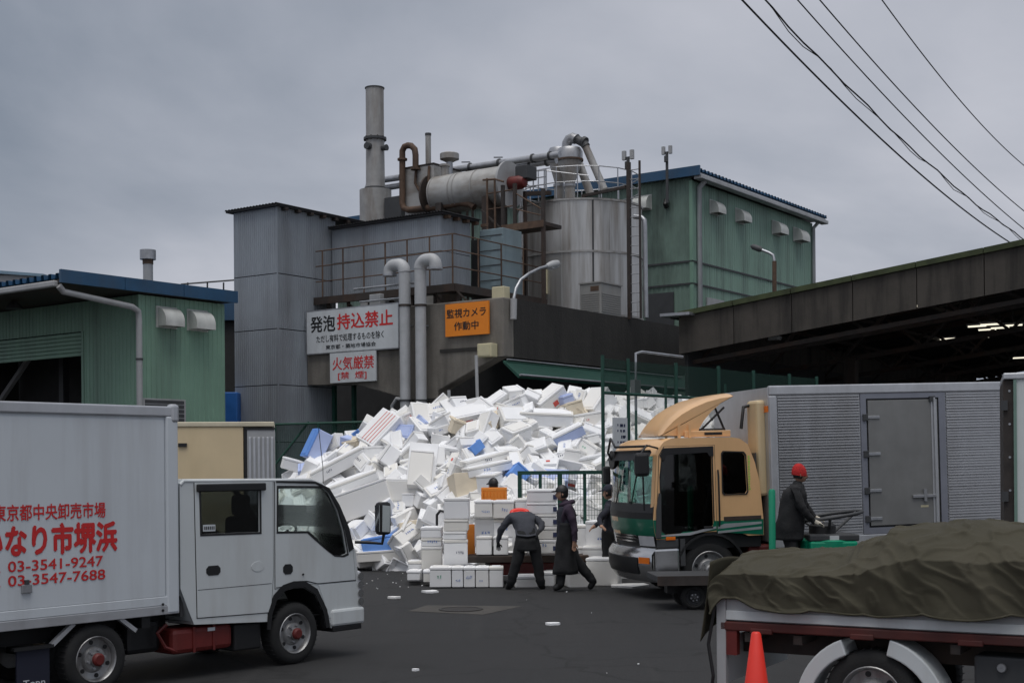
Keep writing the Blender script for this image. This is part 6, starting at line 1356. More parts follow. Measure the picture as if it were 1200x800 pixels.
# the ones that show: nearest first among the top layer
def shown(it):
    x, y, z, q, li = it; return (li, 0 if y < 31.9 + .12 * max(0, x) else 1, 1 if 1.9 < x else 0, y)
items.sort(key=shown)
weights = [10, 8, 9, 10, 7, 8, 9, 7, 2, 1.5, 2, .4, .3]
stuffv, stufff = [], []
n_ind = 0
for k, (x, y, z, q, li) in enumerate(items):
    ty = random.choices(TYPES, weights)[0]; sc_ = random.uniform(.74, 1.04) * (1.25 if random.random() < .15 else 1)
    mw = Matrix.LocRotScale(Vector((x, y, z)), q, Vector((sc_, sc_ * random.uniform(.9, 1.1), sc_))) @ Matrix.Translation((0, 0, -ty['H'] / 2))
    if n_ind < 300:
        n_ind += 1
        o = bpy.data.objects.new('foam_box' if ty['kind'] != 'lid' else 'loose_foam_lid', ty['body']); COL.objects.link(o); o.matrix_world = mw  # the flat kind is a fish box lid lying loose in the heap
        if ty['lid']: l_ = bpy.data.objects.new('lid', ty['lid']); COL.objects.link(l_); l_.parent = o
        mw_ = 'unmarked'; tr_ = random.random()
        if tr_ < .055:
            tm = foamy if tr_ < .02 else foambl2 if tr_ < .045 else foambl; mw_ = 'yellowed' if tm is foamy else 'blue tinted'
            for q_ in [o] + list(o.children): q_.data = q_.data.copy(); q_.data.materials[0] = tm
        if tr_ >= .055 and ty['marks'] and random.random() < .55:
            mi = random.choice((0, 1, 2, 3, 4, 5, 5, 6, 6)); mw_ = ('blue printed', 'blue printed', 'dark printed', 'red printed', 'green printed', 'blue printed', 'red labelled')[mi]; m_ = bpy.data.objects.new('printed_mark', ty['marks'][mi]); COL.objects.link(m_); m_.parent = o
        px = CX + x / y * FPX; py = HY - (z - CH) / y * FPX; fz_ = (y - lin(FOOT, x)) / max(.5, 31.5 - lin(FOOT, x))
        hw = ('at its far left tip', 'above the white cab', 'left of the vent pipes', 'below the vent pipes', 'left of the ivory box', 'below the ivory box', 'left of the gate', 'above the walking man', 'beside the fence post', 'behind the green fence', 'behind the deflector')[min(10, max(0, sum(px > v for v in (350, 395, 445, 490, 530, 585, 625, 665, 706, 760))))]
        vw = 'at the foot of the heap' if fz_ < .22 else 'low on the heap' if fz_ < .45 else 'halfway up the heap' if fz_ < .68 else 'high on the heap' if fz_ < .9 else 'on the crest of the heap'
        wh = '' if tr_ < .055 else 'white '; kw = {'closed': wh + 'foam box', 'open': 'open ' + wh + 'foam tray', 'lid': 'flat ' + wh + 'foam sheet'}[ty['kind']]; dw = 'long ' if ty['L'] > .75 else 'small ' if ty['L'] < .5 else 'tall ' if ty['H'] > .32 else 'shallow ' if .1 < ty['H'] < .2 else ''
        tag(o, ' '.join((dw + mw_ + ' ' + kw + ' ' + vw + ' ' + hw).split()[:16]), 'foam box' if ty['kind'] != 'lid' else 'foam sheet', GRP)
    else:
        for me in (ty['body'], ty['lid']):
            if me is None: continue
            n0 = len(stuffv); stuffv += [mw @ v.co for v in me.vertices]; stufff += [tuple(i + n0 for i in p.vertices) for p in me.polygons]
me = bpy.data.meshes.new('foam_boxes'); me.from_pydata(stuffv, [], stufff); me.materials.append(foam)
o = bpy.data.objects.new('foam_heap_fill', me); COL.objects.link(o); tag(o, 'white foam boxes filling the back and depth of the big heap', 'foam boxes', kind='stuff')
# broken foam filling the gaps below them
vs_, fs_ = [], []; nx, ny = 90, 60
for i in range(nx + 1):
    for j in range(ny + 1):
        x = -6.6 + 13.6 * i / nx; y = 26.3 + 7.2 * j / ny; vs_.append((x, y, max(-.02, heap(x, y) - .42 + random.uniform(-.1, .1))))
for i in range(nx):
    for j in range(ny): b_ = i * (ny + 1) + j; fs_.append((b_, b_ + ny + 1, b_ + ny + 2, b_ + 1))
me = bpy.data.meshes.new('foam_core'); me.from_pydata(vs_, [], fs_); me.materials.append(foam); o = bpy.data.objects.new('broken_foam', me); COL.objects.link(o); tag(o, 'broken foam pieces packed under the boxes of the heap', 'foam', kind='stuff')

# ------------------------------------------------------------------ neat stacks by the workers
def prow(px0, px1, py_top, py_bot, Y, dep, label, kind='closed', yaw=0, mark=None, m=None, name='foam_box', grp='stacked white foam boxes'):
    a, b_ = at(px0, py_bot, Y), at(px1, py_top, Y); w = b_.x - a.x; h_ = b_.z - a.z
    return fbox(name, label, Vector(((a.x + b_.x) / 2, Y + dep / 2, max(0.0, a.z))), (w - .006, dep, h_ - .004), (yaw, 0, 0), kind, m, None, mark, group=grp, base=True)
Y0 = 24.0
xs_ = [503, 529, 543, 557, 573, 590]
for i, nm in enumerate(('leftmost wide foam box with green mark', 'second narrow foam box', 'third narrow foam box', 'fourth narrow foam box', 'rightmost foam box')): prow(xs_[i], xs_[i + 1], 664, 688, Y0, .45, nm + ' of the front ground row', mark=4 if i == 0 else (0, 5, 1, None)[i - 1], grp='front ground row of foam boxes')
st_ = [(519, 548, 632, 662, 24.6, 'bottom foam box of the tall stack left of the orange board', 2), (519, 547, 622, 632, 24.6, 'thin foam tray of the tall stack left of the orange board', None), (520, 549, 608, 622, 24.6, 'second highest foam box of the stack left of the orange board', None), (520, 550, 583, 608, 24.6, 'top foam box of the stack left of the orange board', None),
       (493, 518, 640, 667, 25.0, 'lowest box of the leftmost neat stack', None), (493, 518, 630, 640, 25.0, 'box with blue print in the leftmost neat stack', 5), (493, 518, 617, 630, 25.0, 'top box of the leftmost neat stack', None),
       (477, 494, 657, 680, 25.1, 'small foam box with red mark at the left end of the stacks', 6), (477, 493, 668, 680, 24.6, 'low foam box on the ground left of the front row', None), (495, 505, 668, 682, 24.4, 'narrow foam box beside the front row left end', None),
       (556, 580, 604, 640, 25.0, 'foam box behind the orange board on the cart', 0), (556, 578, 586, 606, 24.8, 'blue printed foam box on top of the cart load left side', 5), (578, 603, 586, 607, 24.8, 'foam box with lime sticker on top of the cart load', 0), (603, 620, 584, 606, 24.9, 'foam box beside the lime sticker box on the cart', 1),
       (578, 602, 608, 630, 24.9, 'foam box with blue print in the cart load behind the bending worker', 1), (558, 577, 628, 650, 24.7, 'lower left foam box of the cart load', None), (578, 596, 628, 650, 24.7, 'lower middle foam box of the cart load', None), (600, 617, 606, 640, 24.9, 'foam box hidden behind the bending worker', 1)]
for (x0, x1, z0, z1, Y, lab, mk_) in st_: prow(x0, x1, z0, z1, Y, .42, lab, mark=mk_, yaw=random.uniform(-.05, .05), m=None)
ordn = ('top', 'second', 'middle', 'fourth', 'lowest')
zz5 = [573, 588, 602, 617, 632, 648]
for i in range(5):
    o = prow(617, 653, zz5[i], zz5[i + 1], 24.35, .50, ordn[i] + ' box of the five box stack with navy labels behind the walking man', mark=1 if i == 4 else None, grp='five box stack')
    a = at(648, zz5[i] + 4, 24.35); b_ = at(652.5, zz5[i + 1] - 3, 24.35); q = MB(); L_ = (o.data.vertices[0].co.x); w_ = at(653, 600, 24.35).x - at(617, 600, 24.35).x
    q.box(w_ / 2 - .075, w_ / 2 - .004, -.256, -.252, .045, .125); l_ = bpy.data.objects.new('printed_label', mk_mesh(q, navyink)); COL.objects.link(l_); l_.parent = o
q = at(590, 595, 24.79)
for (x0, x1, z0, z1, Y, lab, yaw) in ((602, 636, 676, 690, 24.0, 'low foam box on the ground behind the bending worker', .1), (636, 651, 673, 690, 24.2, 'small foam box on the ground between the two workers', -.1), (664, 690, 670, 691, 23.9, 'foam box on the ground at the walking man heel', .15), (690, 728, 655, 688, 24.2, 'large foam box on the ground in front of the lorry bumper', -.25), (684, 718, 640, 657, 24.8, 'greyish shallow foam box beside the walking man', -.1), (690, 722, 610, 642, 25.0, 'tilted foam box with blue marks near the lorry mirror', -.3), (655, 690, 615, 645, 25.2, 'foam box half hidden behind the walking man', .2), (668, 700, 640, 672, 25.2, 'foam box behind the walking man under the gate', .1), (700, 735, 640, 690, 25.6, 'foam box glimpsed behind the lorry bumper', .2)):
    prow(x0, x1, z0, z1, Y, .5, lab, yaw=yaw, mark=0 if 'blue' in lab else None)
# pallet cart carrying the load
t = thing('hand_cart', 'low dark hand cart carrying stacked foam boxes', 'cart', W, at(605, 660, 24.9))
a, b_ = at(548, 650, 24.7), at(690, 662, 24.7)
MB().box(a.x, b_.x, 24.65, 25.6, a.z - .14, a.z - .02).build('platform', brownst, t, bevel=.01); MB().box(a.x + .4, b_.x - .5, 24.75, 25.4, .16, a.z - .15).build('motor_box', redl, t, bevel=.02)
for x in (a.x + .25, b_.x - .3):
    for y in (24.72, 25.4): wheel(t, x, y, .14, .09, slots=False)
for (x0, x1, z0, z1, lab) in ((544, 556.5, 614, 652, 'plain orange upright board of the hand cart'), (563, 575, 607, 632, 'short orange board between foam boxes')):
    a, b_ = at(x0, z1, 25.35), at(x1, z0, 25.35); t = thing('orange_board', lab, 'board', W, (a.x, 25.35, a.z)); MB().box(a.x, b_.x, 25.33, 25.38, a.z, b_.z).build('panel', orangep, t, bevel=.008); MB().box(a.x - .02, a.x + .03, 25.32, 25.325, a.z + .1, b_.z - .12).build('slot', black, t)
a, b_ = at(564, 587, 25.5), at(594, 571, 25.5); t = thing('orange_crate', 'orange plastic slatted crate on top of the stacked foam boxes', 'crate', W, (a.x, 25.5, a.z))
MB().box(a.x, b_.x, 25.5, 25.53, a.z, a.z + .05).build('rail', orangep, t); MB().box(a.x, b_.x, 25.5, 25.53, b_.z - .06, b_.z).build('rail', orangep, t, bevel=.01)
for k in range(8): x = a.x + (b_.x - a.x - .04) * k / 7; MB().box(x, x + .035, 25.502, 25.528, a.z + .05, b_.z - .06).build('slat', orangep, t)
MB().box(a.x, b_.x, 25.85, 25.88, a.z, b_.z).build('panel', orangep, t); MB().box(a.x, a.x + .03, 25.53, 25.85, a.z, b_.z).build('panel', orangep, t); MB().box(b_.x - .03, b_.x, 25.53, 25.85, a.z, b_.z).build('panel', orangep, t)
q = at(496, 690, 24.9)
t = thing('trolley_handle', 'black tubular trolley handle standing behind the leftmost stack', 'trolley', W, at(517, 640, 25.5))
MB().tube([at(512, 640, 25.5), at(512, 603, 25.5), at(516, 598, 25.5), at(523, 600, 25.5), at(526, 640, 25.5)], .025, 8).build('handle', black, t, smooth=60)
# foam crumbs on the asphalt
crumbs = [(462, 701, .22, 'larger white foam scrap on the asphalt left of the patch'), (648, 732, .20, 'white foam scrap alone on the middle of the asphalt'), (487, 786, .07, 'small foam crumb near the bottom of the picture'), (735, 687, .9, 'flat white foam sheet under the lorry bumper'), (470, 664, .8, 'flat white foam sheet at the heap foot left'), (440, 663, .7, 'flat foam sheet beside the lorry mirror foot'), (505, 694, .3, 'thin foam strip in front of the box row')]
for px, py, s_, lab in crumbs:
    c = gnd(px, py); random.seed(px); n = 9; pts = [(c.x + s_ * .6 * cos(2 * pi * k / n) * random.uniform(.5, 1), c.y + s_ * .5 * sin(2 * pi * k / n) * random.uniform(.5, 1)) for k in range(n)]
    top(MB().panel(pts, .004, .02 + .05 * min(s_, .25), 'xy'), 'foam_scrap', foam, lab, 'foam scrap', group='foam scraps on the asphalt')
random.seed(3); sv = MB()
for k in range(24):
    c = gnd(random.uniform(425, 760), random.uniform(668, 790)) if k > 18 else gnd(random.uniform(425, 500), random.uniform(664, 690)); r_ = random.uniform(.004, .013); sv.box(c.x - r_, c.x + r_, c.y - r_, c.y + r_ * 1.5, .0045, .0045 + r_)
top(sv, 'foam_crumbs', foam, 'tiny white foam crumbs scattered over the asphalt', 'foam crumbs', kind='stuff', base=(0, 0, 0))

# ================================================================== people
def head_mesh(c, fwd, up, s_, hairc=True):
    """skull, jaw, nose, ears; returns verts/faces and a function telling hair from skin"""
    side = fwd.cross(up).normalized(); vs_, fs_ = [], []; nu, nv = 20, 14
    for j in range(nv + 1):
        ph = -pi / 2 + pi * j / nv
        for i in range(nu):
            th = 2 * pi * i / nu; x = cos(ph) * cos(th); y = cos(ph) * sin(th); z = sin(ph)   # x forward
            fx_ = x * (.098 if x > 0 else .105); fy_ = y * .078; fz_ = z * .122
            if z < -.1: k_ = 1 - .28 * min(1, (-z - .1) / .9); fy_ *= k_; fx_ += .012 * (-z) * max(0, x)
            if x > .75 and -.35 < z < .12: fx_ += .026 * max(0, 1 - abs(y) * 4.0) * (1 - abs(z + .14) * 2.4)     # nose
            if x > .6 and .08 < z < .30: fx_ += .006                                     # brow
            if x > .6 and -.02 < z < .10 and .22 < abs(y) < .6: fx_ -= .010              # eye sockets
            if x > .7 and -.62 < z < -.5: fx_ += .008 * max(0, 1 - abs(y) * 2.5)          # lips
            if x > .6 and z < -.75: fx_ += .008
            if abs(y) > .93 and -.25 < z < .18 and abs(x) < .25: fy_ *= 1.22               # ears
            vs_.append(c + (fwd * fx_ + side * fy_ + up * fz_) * s_)
    for j in range(nv):
        for i in range(nu): i2 = (i + 1) % nu; fs_.append((j * nu + i, j * nu + i2, (j + 1) * nu + i2, (j + 1) * nu + i))
    return vs_, fs_
def person(label, J, mats_, head, fwd, hand_mats=None, apron=None, extra=None, up=Z1, sfac=1.0, curl=(Vector((0, -.3, -1)), Vector((0, -.3, -1)))):
    """J: joint positions (world). one continuous skinned body; colours follow the nearest bone"""
    feet = min(J['ankleL'].z, J['ankleR'].z); base = Vector(((J['ankleL'].x + J['ankleR'].x) / 2, (J['ankleL'].y + J['ankleR'].y) / 2, feet - .08))
    names = list(J); R = dict(pelvis=(.15, .12), waist=(.145, .11), chest=(.165, .12), neckb=(.075, .075), neck=(.058, .058), hipL=(.115, .115), hipR=(.115, .115), kneeL=(.088, .09), kneeR=(.088, .09), ankleL=(.068, .07), ankleR=(.068, .07), toeL=(.042, .036), toeR=(.042, .036), shL=(.078, .078), shR=(.078, .078), elL=(.056, .056), elR=(.056, .056), wrL=(.036, .03), wrR=(.036, .03), paL=(.042, .022), paR=(.042, .022))
    edges = [('pelvis', 'waist'), ('waist', 'chest'), ('chest', 'neckb'), ('neckb', 'neck'), ('pelvis', 'hipL'), ('hipL', 'kneeL'), ('kneeL', 'ankleL'), ('ankleL', 'toeL'), ('pelvis', 'hipR'), ('hipR', 'kneeR'), ('kneeR', 'ankleR'), ('ankleR', 'toeR'), ('chest', 'shL'), ('shL', 'elL'), ('elL', 'wrL'), ('wrL', 'paL'), ('chest', 'shR'), ('shR', 'elR'), ('elR', 'wrR'), ('wrR', 'paR')]
    # fingers and thumb
    for sd, cu in (('L', curl[0]), ('R', curl[1])):
        w_, p_ = J['wr' + sd], J['pa' + sd]; dr_ = (p_ - w_).normalized(); s_ = dr_.cross(cu.normalized()); s_ = s_.normalized() if s_.length > .1 else X1
        for k, (o_, L_) in enumerate(((-.030, .062), (-.010, .074), (.010, .070), (.030, .055))):
            a, b_, c_ = 'f%s%da' % (sd, k), 'f%s%db' % (sd, k), 'f%s%dc' % (sd, k)
            J[a] = p_ + s_ * o_ + dr_ * .025; J[b_] = J[a] + (dr_ * .8 + cu.normalized() * .4).normalized() * L_ * .5; J[c_] = J[b_] + (dr_ * .3 + cu.normalized() * .9).normalized() * L_ * .5
            R[a] = (.010, .010); R[b_] = (.009, .009); R[c_] = (.008, .008); edges += [('pa' + sd, a), (a, b_), (b_, c_)]
        a, b_ = 't%sa' % sd, 't%sb' % sd; J[a] = p_ - s_ * .05 - dr_ * .01; J[b_] = J[a] + (dr_ * .7 - s_ * .3 + cu.normalized() * .4).normalized() * .045; R[a] = (.012, .012); R[b_] = (.010, .010); edges += [('pa' + sd, a), (a, b_)]
    nm = list(J); idx = {n_: i for i, n_ in enumerate(nm)}
    me = bpy.data.meshes.new('sk'); me.from_pydata([J[n_] - base for n_ in nm], [(idx[a], idx[b_]) for a, b_ in edges], []); ob = bpy.data.objects.new('sk', me); COL.objects.link(ob)
    ob.modifiers.new('s', 'SKIN'); sv_ = me.skin_vertices[0].data
    for n_ in nm: sv_[idx[n_]].radius = [v * sfac for v in R[n_]] if n_[0] not in 'ft' or n_.startswith('toe') else R[n_]; sv_[idx[n_]].use_root = (n_ == 'pelvis')
    sb_ = ob.modifiers.new('b', 'SUBSURF'); sb_.levels = sb_.render_levels = 2
    dg = bpy.context.evaluated_depsgraph_get(); m2 = bpy.data.meshes.new_from_object(ob.evaluated_get(dg)); bpy.data.objects.remove(ob)
    v = [Vector(x_.co) for x_ in m2.vertices]; f = [tuple(p.vertices) for p in m2.polygons]
    hc, hf, hs2 = head; hv, hfc = head_mesh(hc - base, hf, up, hs2); n0 = len(v); v += hv; f += [tuple(i + n0 for i in q) for q in hfc]
    me = bpy.data.meshes.new('person'); me.from_pydata(v, [], f); me.update()
    for m_ in mats_: me.materials.append(m_)         # 0 skin 1 jacket 2 trousers 3 boots 4 hands
    seg = [(J[a] - base, J[b_] - base, (4 if a[:2] in ('wr', 'pa') or a[0] in 'ft' and not a.startswith('toe') else 3 if a.startswith('ankle') else 2 if a[:3] in ('hip', 'kne') or b_.startswith('hip') else 1)) for a, b_ in edges]
    for p in me.polygons:
        p.use_smooth = True
        if p.vertices[0] >= n0: p.material_index = 0; continue
        c_ = p.center; best = 9
        for a, b_, mi in seg:
            ab = b_ - a; u = max(0, min(1, (c_ - a).dot(ab) / max(1e-6, ab.length_squared))); d_ = (c_ - a - ab * u).length
            if d_ < best: best = d_; p.material_index = mi
    nrm = [Vector(v_.normal) for v_ in me.vertices]; cloth = set(i for p in me.polygons if p.material_index in (1, 2) for i in p.vertices)
    for i in cloth:                                   # creases of loose workwear
        c_ = me.vertices[i].co; f_ = noise.noise(Vector((c_.x * 9, c_.y * 9, c_.z * 16))) * .016 + (.5 - abs(noise.noise(Vector((c_.x * 14 + 3, c_.y * 14, c_.z * 22))))) * .014
        me.vertices[i].co = c_ + nrm[i] * f_
    me.update()
    o = bpy.data.objects.new('person', me); COL.objects.link(o); o.location = base; BASE[o.name] = base; tag(o, label, 'person'); return o
def cap(parent, c, fwd, up, s_, m, brim=True, knit=False, name='cap'):
    side = fwd.cross(up).normalized(); mb = MB(); nu, nv = 20, 7; vs_, fs_ = [], []
    for j in range(nv + 1):
        ph = (.12 if not knit else -.22) + (pi / 2 - (.12 if not knit else -.22)) * j / nv
        for i in range(nu): th = 2 * pi * i / nu; vs_.append(c + (fwd * cos(ph) * cos(th) * .117 + side * cos(ph) * sin(th) * .094 + up * (sin(ph) * (.135 if not knit else .155) + .0)) * s_)
    for j in range(nv):
        for i in range(nu): i2 = (i + 1) % nu; fs_.append((j * nu + i, j * nu + i2, (j + 1) * nu + i2, (j + 1) * nu + i))
    mb.add(vs_, fs_)
    if brim: A = c + (fwd * .10 + up * .03) * s_; mb.add([A - side * .07, A + side * .07, A + side * .055 + fwd * .075 - up * .012, A - side * .055 + fwd * .075 - up * .012, A - side * .07 + up * .012, A + side * .07 + up * .012, A + side * .055 + fwd * .075, A - side * .055 + fwd * .075], [(0, 1, 2, 3), (4, 7, 6, 5), (0, 4, 5, 1), (1, 5, 6, 2), (2, 6, 7, 3), (3, 7, 4, 0)])
    return mb.build(name, m, parent, smooth=50)
def hair(parent, c, fwd, up, s_):
    side = fwd.cross(up).normalized(); mb = MB(); vs_, fs_ = [], []; nu, nv = 18, 9
    for j in range(nv + 1):
        ph = -.55 + (pi / 2 + .55) * j / nv
        for i in range(nu): th = pi * .42 + (2 * pi - .84 * pi) * i / (nu - 1); vs_.append(c + (fwd * cos(ph) * cos(th) * .112 + side * cos(ph) * sin(th) * .085 + up * sin(ph) * .128) * s_)
    for j in range(nv):
        for i in range(nu - 1): fs_.append((j * nu + i, j * nu + i + 1, (j + 1) * nu + i + 1, (j + 1) * nu + i))
    return mb.add(vs_, fs_).build('hair', hairm, parent, smooth=60)
def skirt(parent, rings, m, name):
    """cloth shell through elliptic rings (centre, half width vector, half depth vector)"""
    mb = MB(); vs_, fs_ = [], []; n = 40; rings0 = rings; rings = []
    for (c0_, a0_, b0_), (c1_, a1_, b1_) in zip(rings0[:-1], rings0[1:]): rings += [(c0_.lerp(c1_, u / 5), a0_.lerp(a1_, u / 5), b0_.lerp(b1_, u / 5)) for u in range(5)]
    rings.append(rings0[-1])
    for k, (c, a, b_) in enumerate(rings):
        for i in range(n): t_ = 2 * pi * i / n; w_ = 1 + .07 * sin(5 * t_ + c.x * 7 + k * .08) * k / len(rings) + .10 * noise.noise(Vector((cos(t_) * 1.6 + c.x, sin(t_) * 1.6, c.z * 7))) ; vs_.append(c + a * cos(t_) * w_ + b_ * sin(t_) * w_)
    for k in range(len(rings) - 1):
        for i in range(n): i2 = (i + 1) % n; fs_.append((k * n + i, k * n + i2, (k + 1) * n + i2, (k + 1) * n + i))
    o = mb.add(vs_, fs_).build(name, m, parent, smooth=60); s_ = o.modifiers.new('thick', 'SOLIDIFY'); s_.thickness = .01; return o
V = Vector
# --- bending worker, back to the camera
Yb = 23.65
J = dict(pelvis=at(618, 627, Yb), waist=at(616, 617, Yb + .12), chest=at(612, 607, Yb + .36), neckb=at(609, 603, Yb + .56), neck=at(608, 604, Yb + .64),
         hipL=at(611.5, 632, Yb), kneeL=at(605, 660, Yb - .02), ankleL=at(598, 685, Yb), toeL=at(594, 689, Yb + .16), hipR=at(624.5, 632, Yb), kneeR=at(630, 660, Yb + .02), ankleR=at(634, 685, Yb + .02), toeR=at(637, 689, Yb + .18),
         shL=at(598, 607, Yb + .38), elL=at(587, 620, Yb + .36), wrL=at(583.5, 634, Yb + .44), paL=at(584, 639, Yb + .47), shR=at(626, 606, Yb + .34), elR=at(636, 615, Yb + .2), wrR=at(632, 622, Yb - .02), paR=at(630, 625, Yb - .05))
pb = person('worker in dark overalls bending over the foam boxes with back turned', J, [skin, slate, darkc, boots, darkc], (at(606, 612, Yb + .78), V((-.1, .5, -.86)).normalized(), 1.0), None, sfac=1.08, up=V((-.05, .86, .5)).normalized())
skirt(pb, [(at(617, 620, Yb + .1), V((.165, 0, 0)), V((0, .12, .06))), (at(618, 632, Yb), V((.185, 0, 0)), V((0, .15, 0))), (at(617.5, 645, Yb), V((.215, 0, 0)), V((0, .16, 0)))], darkc, 'apron')
skirt(pb, [(at(613, 609, Yb + .3), V((.205, 0, 0)), V((0, .10, .13))), (at(616, 617, Yb + .12), V((.185, 0, 0)), V((0, .11, .10))), (at(617.5, 626, Yb), V((.195, 0, 0)), V((0, .155, .03)))], slate, 'jacket_hem')
tpz = at(609, 601, Yb + .5); MB().tube([tpz + V((.14 * cos(t_), .05 * sin(t_) + .05, .05 * sin(t_))) for t_ in np.linspace(0, 2 * pi, 15)], .045, 8).build('hood', coner, pb, smooth=60); MB().lathe([(.0, .05), (.10, .03), (.14, 0), (.13, -.04)], tpz + V((0, .06, 0)), n=16).build('hood_lining', coner, pb, smooth=50)
hair(pb, at(606, 612, Yb + .78), V((-.1, .5, -.86)).normalized(), V((-.05, .86, .5)).normalized(), 1.0)
# --- walking man in profile, facing left
Yw = 23.3
J = dict(pelvis=at(663, 632, Yw), waist=at(664, 618, Yw), chest=at(664.5, 602, Yw), neckb=at(663, 590, Yw), neck=at(661.5, 585, Yw),
         hipL=at(661, 637, Yw - .09), kneeL=at(658, 662, Yw - .09), ankleL=at(657, 686, Yw - .08), toeL=at(648, 690, Yw - .08), hipR=at(664, 637, Yw + .09), kneeR=at(678, 660, Yw + .09), ankleR=at(696, 681, Yw + .09), toeR=at(690, 690, Yw + .09),
         shL=at(666.5, 596, Yw - .19), elL=at(673, 616, Yw - .23), wrL=at(673.5, 634, Yw - .24), paL=at(673, 639, Yw - .24), shR=at(664, 596, Yw + .19), elR=at(660, 615, Yw + .25), wrR=at(655, 630, Yw + .22), paR=at(654, 635, Yw + .22))
fl = V((-1, -.12, -.05)).normalized(); hc = at(658.5, 578.5, Yw)
pw_ = person('man in dark cap and plum hooded coat walking left past the boxes', J, [skin, purple, darkc, boots, skin], (hc, fl, .98), None, sfac=1.08)
cap(pw_, hc + V((0, 0, .025)), fl, Z1, 1.0, black); hair(pw_, hc, fl, Z1, 1.0)
skirt(pw_, [(at(664, 612, Yw), V((.16, 0, 0)), V((0, .20, 0))), (at(663.5, 628, Yw), V((.165, 0, 0)), V((0, .215, 0))), (at(662.5, 648, Yw), V((.175, 0, 0)), V((0, .22, 0))), (at(662, 672, Yw), V((.22, 0, 0)), V((0, .23, 0)))], darkc, 'long_apron')
skirt(pw_, [(at(663.5, 593, Yw), V((.115, 0, 0)), V((0, .15, 0))), (at(664, 600, Yw), V((.165, 0, 0)), V((0, .175, 0))), (at(664, 618, Yw), V((.168, 0, 0)), V((0, .185, 0))), (at(664, 632, Yw), V((.172, 0, 0)), V((0, .20, 0)))], navy, 'vest')
MB().tube([at(663.5, 589.5, Yw) + V((.105 * cos(t_) + .01, .11 * sin(t_), .03 * cos(t_))) for t_ in np.linspace(0, 2 * pi, 15)], .04, 8).build('hood', purple, pw_, smooth=60)
# --- worker half hidden by the lorry front
Yh = 24.6
J = dict(pelvis=at(714, 628, Yh), waist=at(714, 616, Yh), chest=at(713, 602, Yh), neckb=at(714, 590, Yh), neck=at(714.5, 585, Yh), hipL=at(712, 632, Yh - .09), kneeL=at(711, 660, Yh - .1), ankleL=at(713, 680, Yh - .09), toeL=at(706, 684, Yh - .1), hipR=at(716, 632, Yh + .09), kneeR=at(717, 660, Yh + .09), ankleR=at(719, 680, Yh + .09), toeR=at(712, 684, Yh + .09),
         shL=at(713, 597, Yh - .2), elL=at(702, 608, Yh - .26), wrL=at(704, 616, Yh - .42), paL=at(706.5, 617.5, Yh - .46), shR=at(713, 597, Yh + .2), elR=at(704, 611, Yh + .25), wrR=at(697, 616, Yh + .2), paR=at(694, 618, Yh + .18))
hc = at(713, 577, Yh); ph_ = person('worker in dark navy jacket half hidden behind the peach lorry front', J, [skin, navy, darkc, boots, skin], (hc, V((-.9, .4, -.15)).normalized(), .98), None)
hair(ph_, hc, V((-.9, .4, -.15)).normalized(), Z1, 1.0); cap(ph_, hc + V((0, 0, .025)), V((-.9, .4, -.15)).normalized(), Z1, 1.0, navy)
# --- worker behind the stacks, only the head shows
Yk = 26.2; hc = at(578, 569, Yk); gz = 0
def stand(px, Y, ztop, fwd):
    c = at(px, 600, Y); s_ = fwd.cross(Z1).normalized(); H = ztop; P = lambda f_, sd, z: V((c.x, Y, 0)) + fwd * f_ + s_ * sd + V((0, 0, z * H))
    return dict(pelvis=P(0, 0, .54), waist=P(.01, 0, .62), chest=P(.01, 0, .73), neckb=P(0, 0, .82), neck=P(.01, 0, .86), hipL=P(0, -.09, .50), kneeL=P(.03, -.1, .28), ankleL=P(0, -.1, .05), toeL=P(.14, -.11, .02), hipR=P(0, .09, .50), kneeR=P(.03, .1, .28), ankleR=P(0, .1, .05), toeR=P(.14, .11, .02),
                shL=P(0, -.19, .80), elL=P(0, -.25, .63), wrL=P(.14, -.22, .52), paL=P(.20, -.2, .50), shR=P(0, .19, .80), elR=P(0, .25, .63), wrR=P(.14, .22, .52), paR=P(.20, .2, .50))
fk = V((-.5, .85, -.1)).normalized(); J = stand(578, Yk, at(578, 562, Yk).z, V((-.5, .85, 0)).normalized())
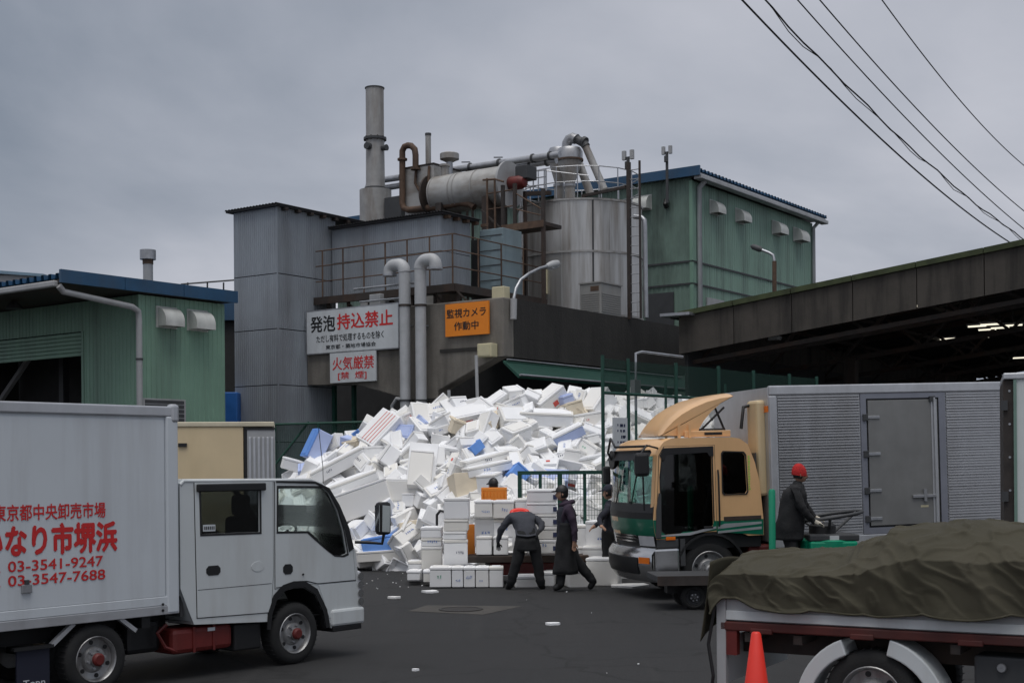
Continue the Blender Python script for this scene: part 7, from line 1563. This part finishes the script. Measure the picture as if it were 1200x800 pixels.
pk_ = person('worker in black cap standing behind the orange crate, only the head showing', J, [skin, navy, darkc, boots, glove], (hc, fk, 1.0), None); hair(pk_, hc, fk, Z1, 1.02); cap(pk_, hc + V((0, 0, .02)), fk, Z1, 1.03, black)
MB().tube([hc + V((.12 * cos(t_), .12 * sin(t_), -.07)) for t_ in np.linspace(0, 2 * pi, 13)], .03, 8).build('collar', redc, pk_, smooth=60)
# --- driver in the red knit hat on the turret cart
Yd = 20.45
fr_ = V((.97, -.1, -.12)).normalized(); hc = at(937.5, 555.5, Yd)
J = dict(pelvis=at(926, 612, Yd), waist=at(928, 598, Yd), chest=at(931, 583, Yd), neckb=at(934, 569, Yd), neck=at(935.5, 563, Yd), hipL=at(926, 618, Yd + .09), kneeL=at(931, 645, Yd + .1), ankleL=at(926, 667, Yd + .1), toeL=at(938, 670.5, Yd + .1), hipR=at(925, 618, Yd - .09), kneeR=at(928, 645, Yd - .09), ankleR=at(921, 667, Yd - .1), toeR=at(933, 670.5, Yd - .1),
         shL=at(933, 576, Yd + .19), elL=at(944, 594, Yd + .25), wrL=at(955, 606, Yd + .2), paL=at(960, 607, Yd + .18), shR=at(931, 576, Yd - .19), elR=at(941, 597, Yd - .26), wrR=at(954, 611, Yd - .22), paR=at(960, 613, Yd - .2))
pd_ = person('driver in red knit hat and dark coat leaning over the cart steering ring', J, [skin, darkc, darkc, boots, glove], (hc, fr_, 1.0), None, sfac=1.12, curl=(V((.3, 0, -1)), V((.3, 0, -1))))
cap(pd_, hc + V((-.012, 0, .015)), fr_, Z1, .98, redc, brim=False, knit=True); hair(pd_, hc, fr_, Z1, .99)
skirt(pd_, [(at(934.5, 567, Yd), V((.09, 0, 0)), V((0, .12, 0))), (at(932, 577, Yd), V((.17, 0, -.03)), V((0, .2, 0))), (at(929, 596, Yd), V((.19, 0, -.03)), V((0, .21, 0))), (at(926, 618, Yd), V((.215, 0, -.02)), V((0, .22, 0))), (at(925, 632, Yd), V((.215, 0, 0)), V((0, .22, 0)))], darkc, 'coat')
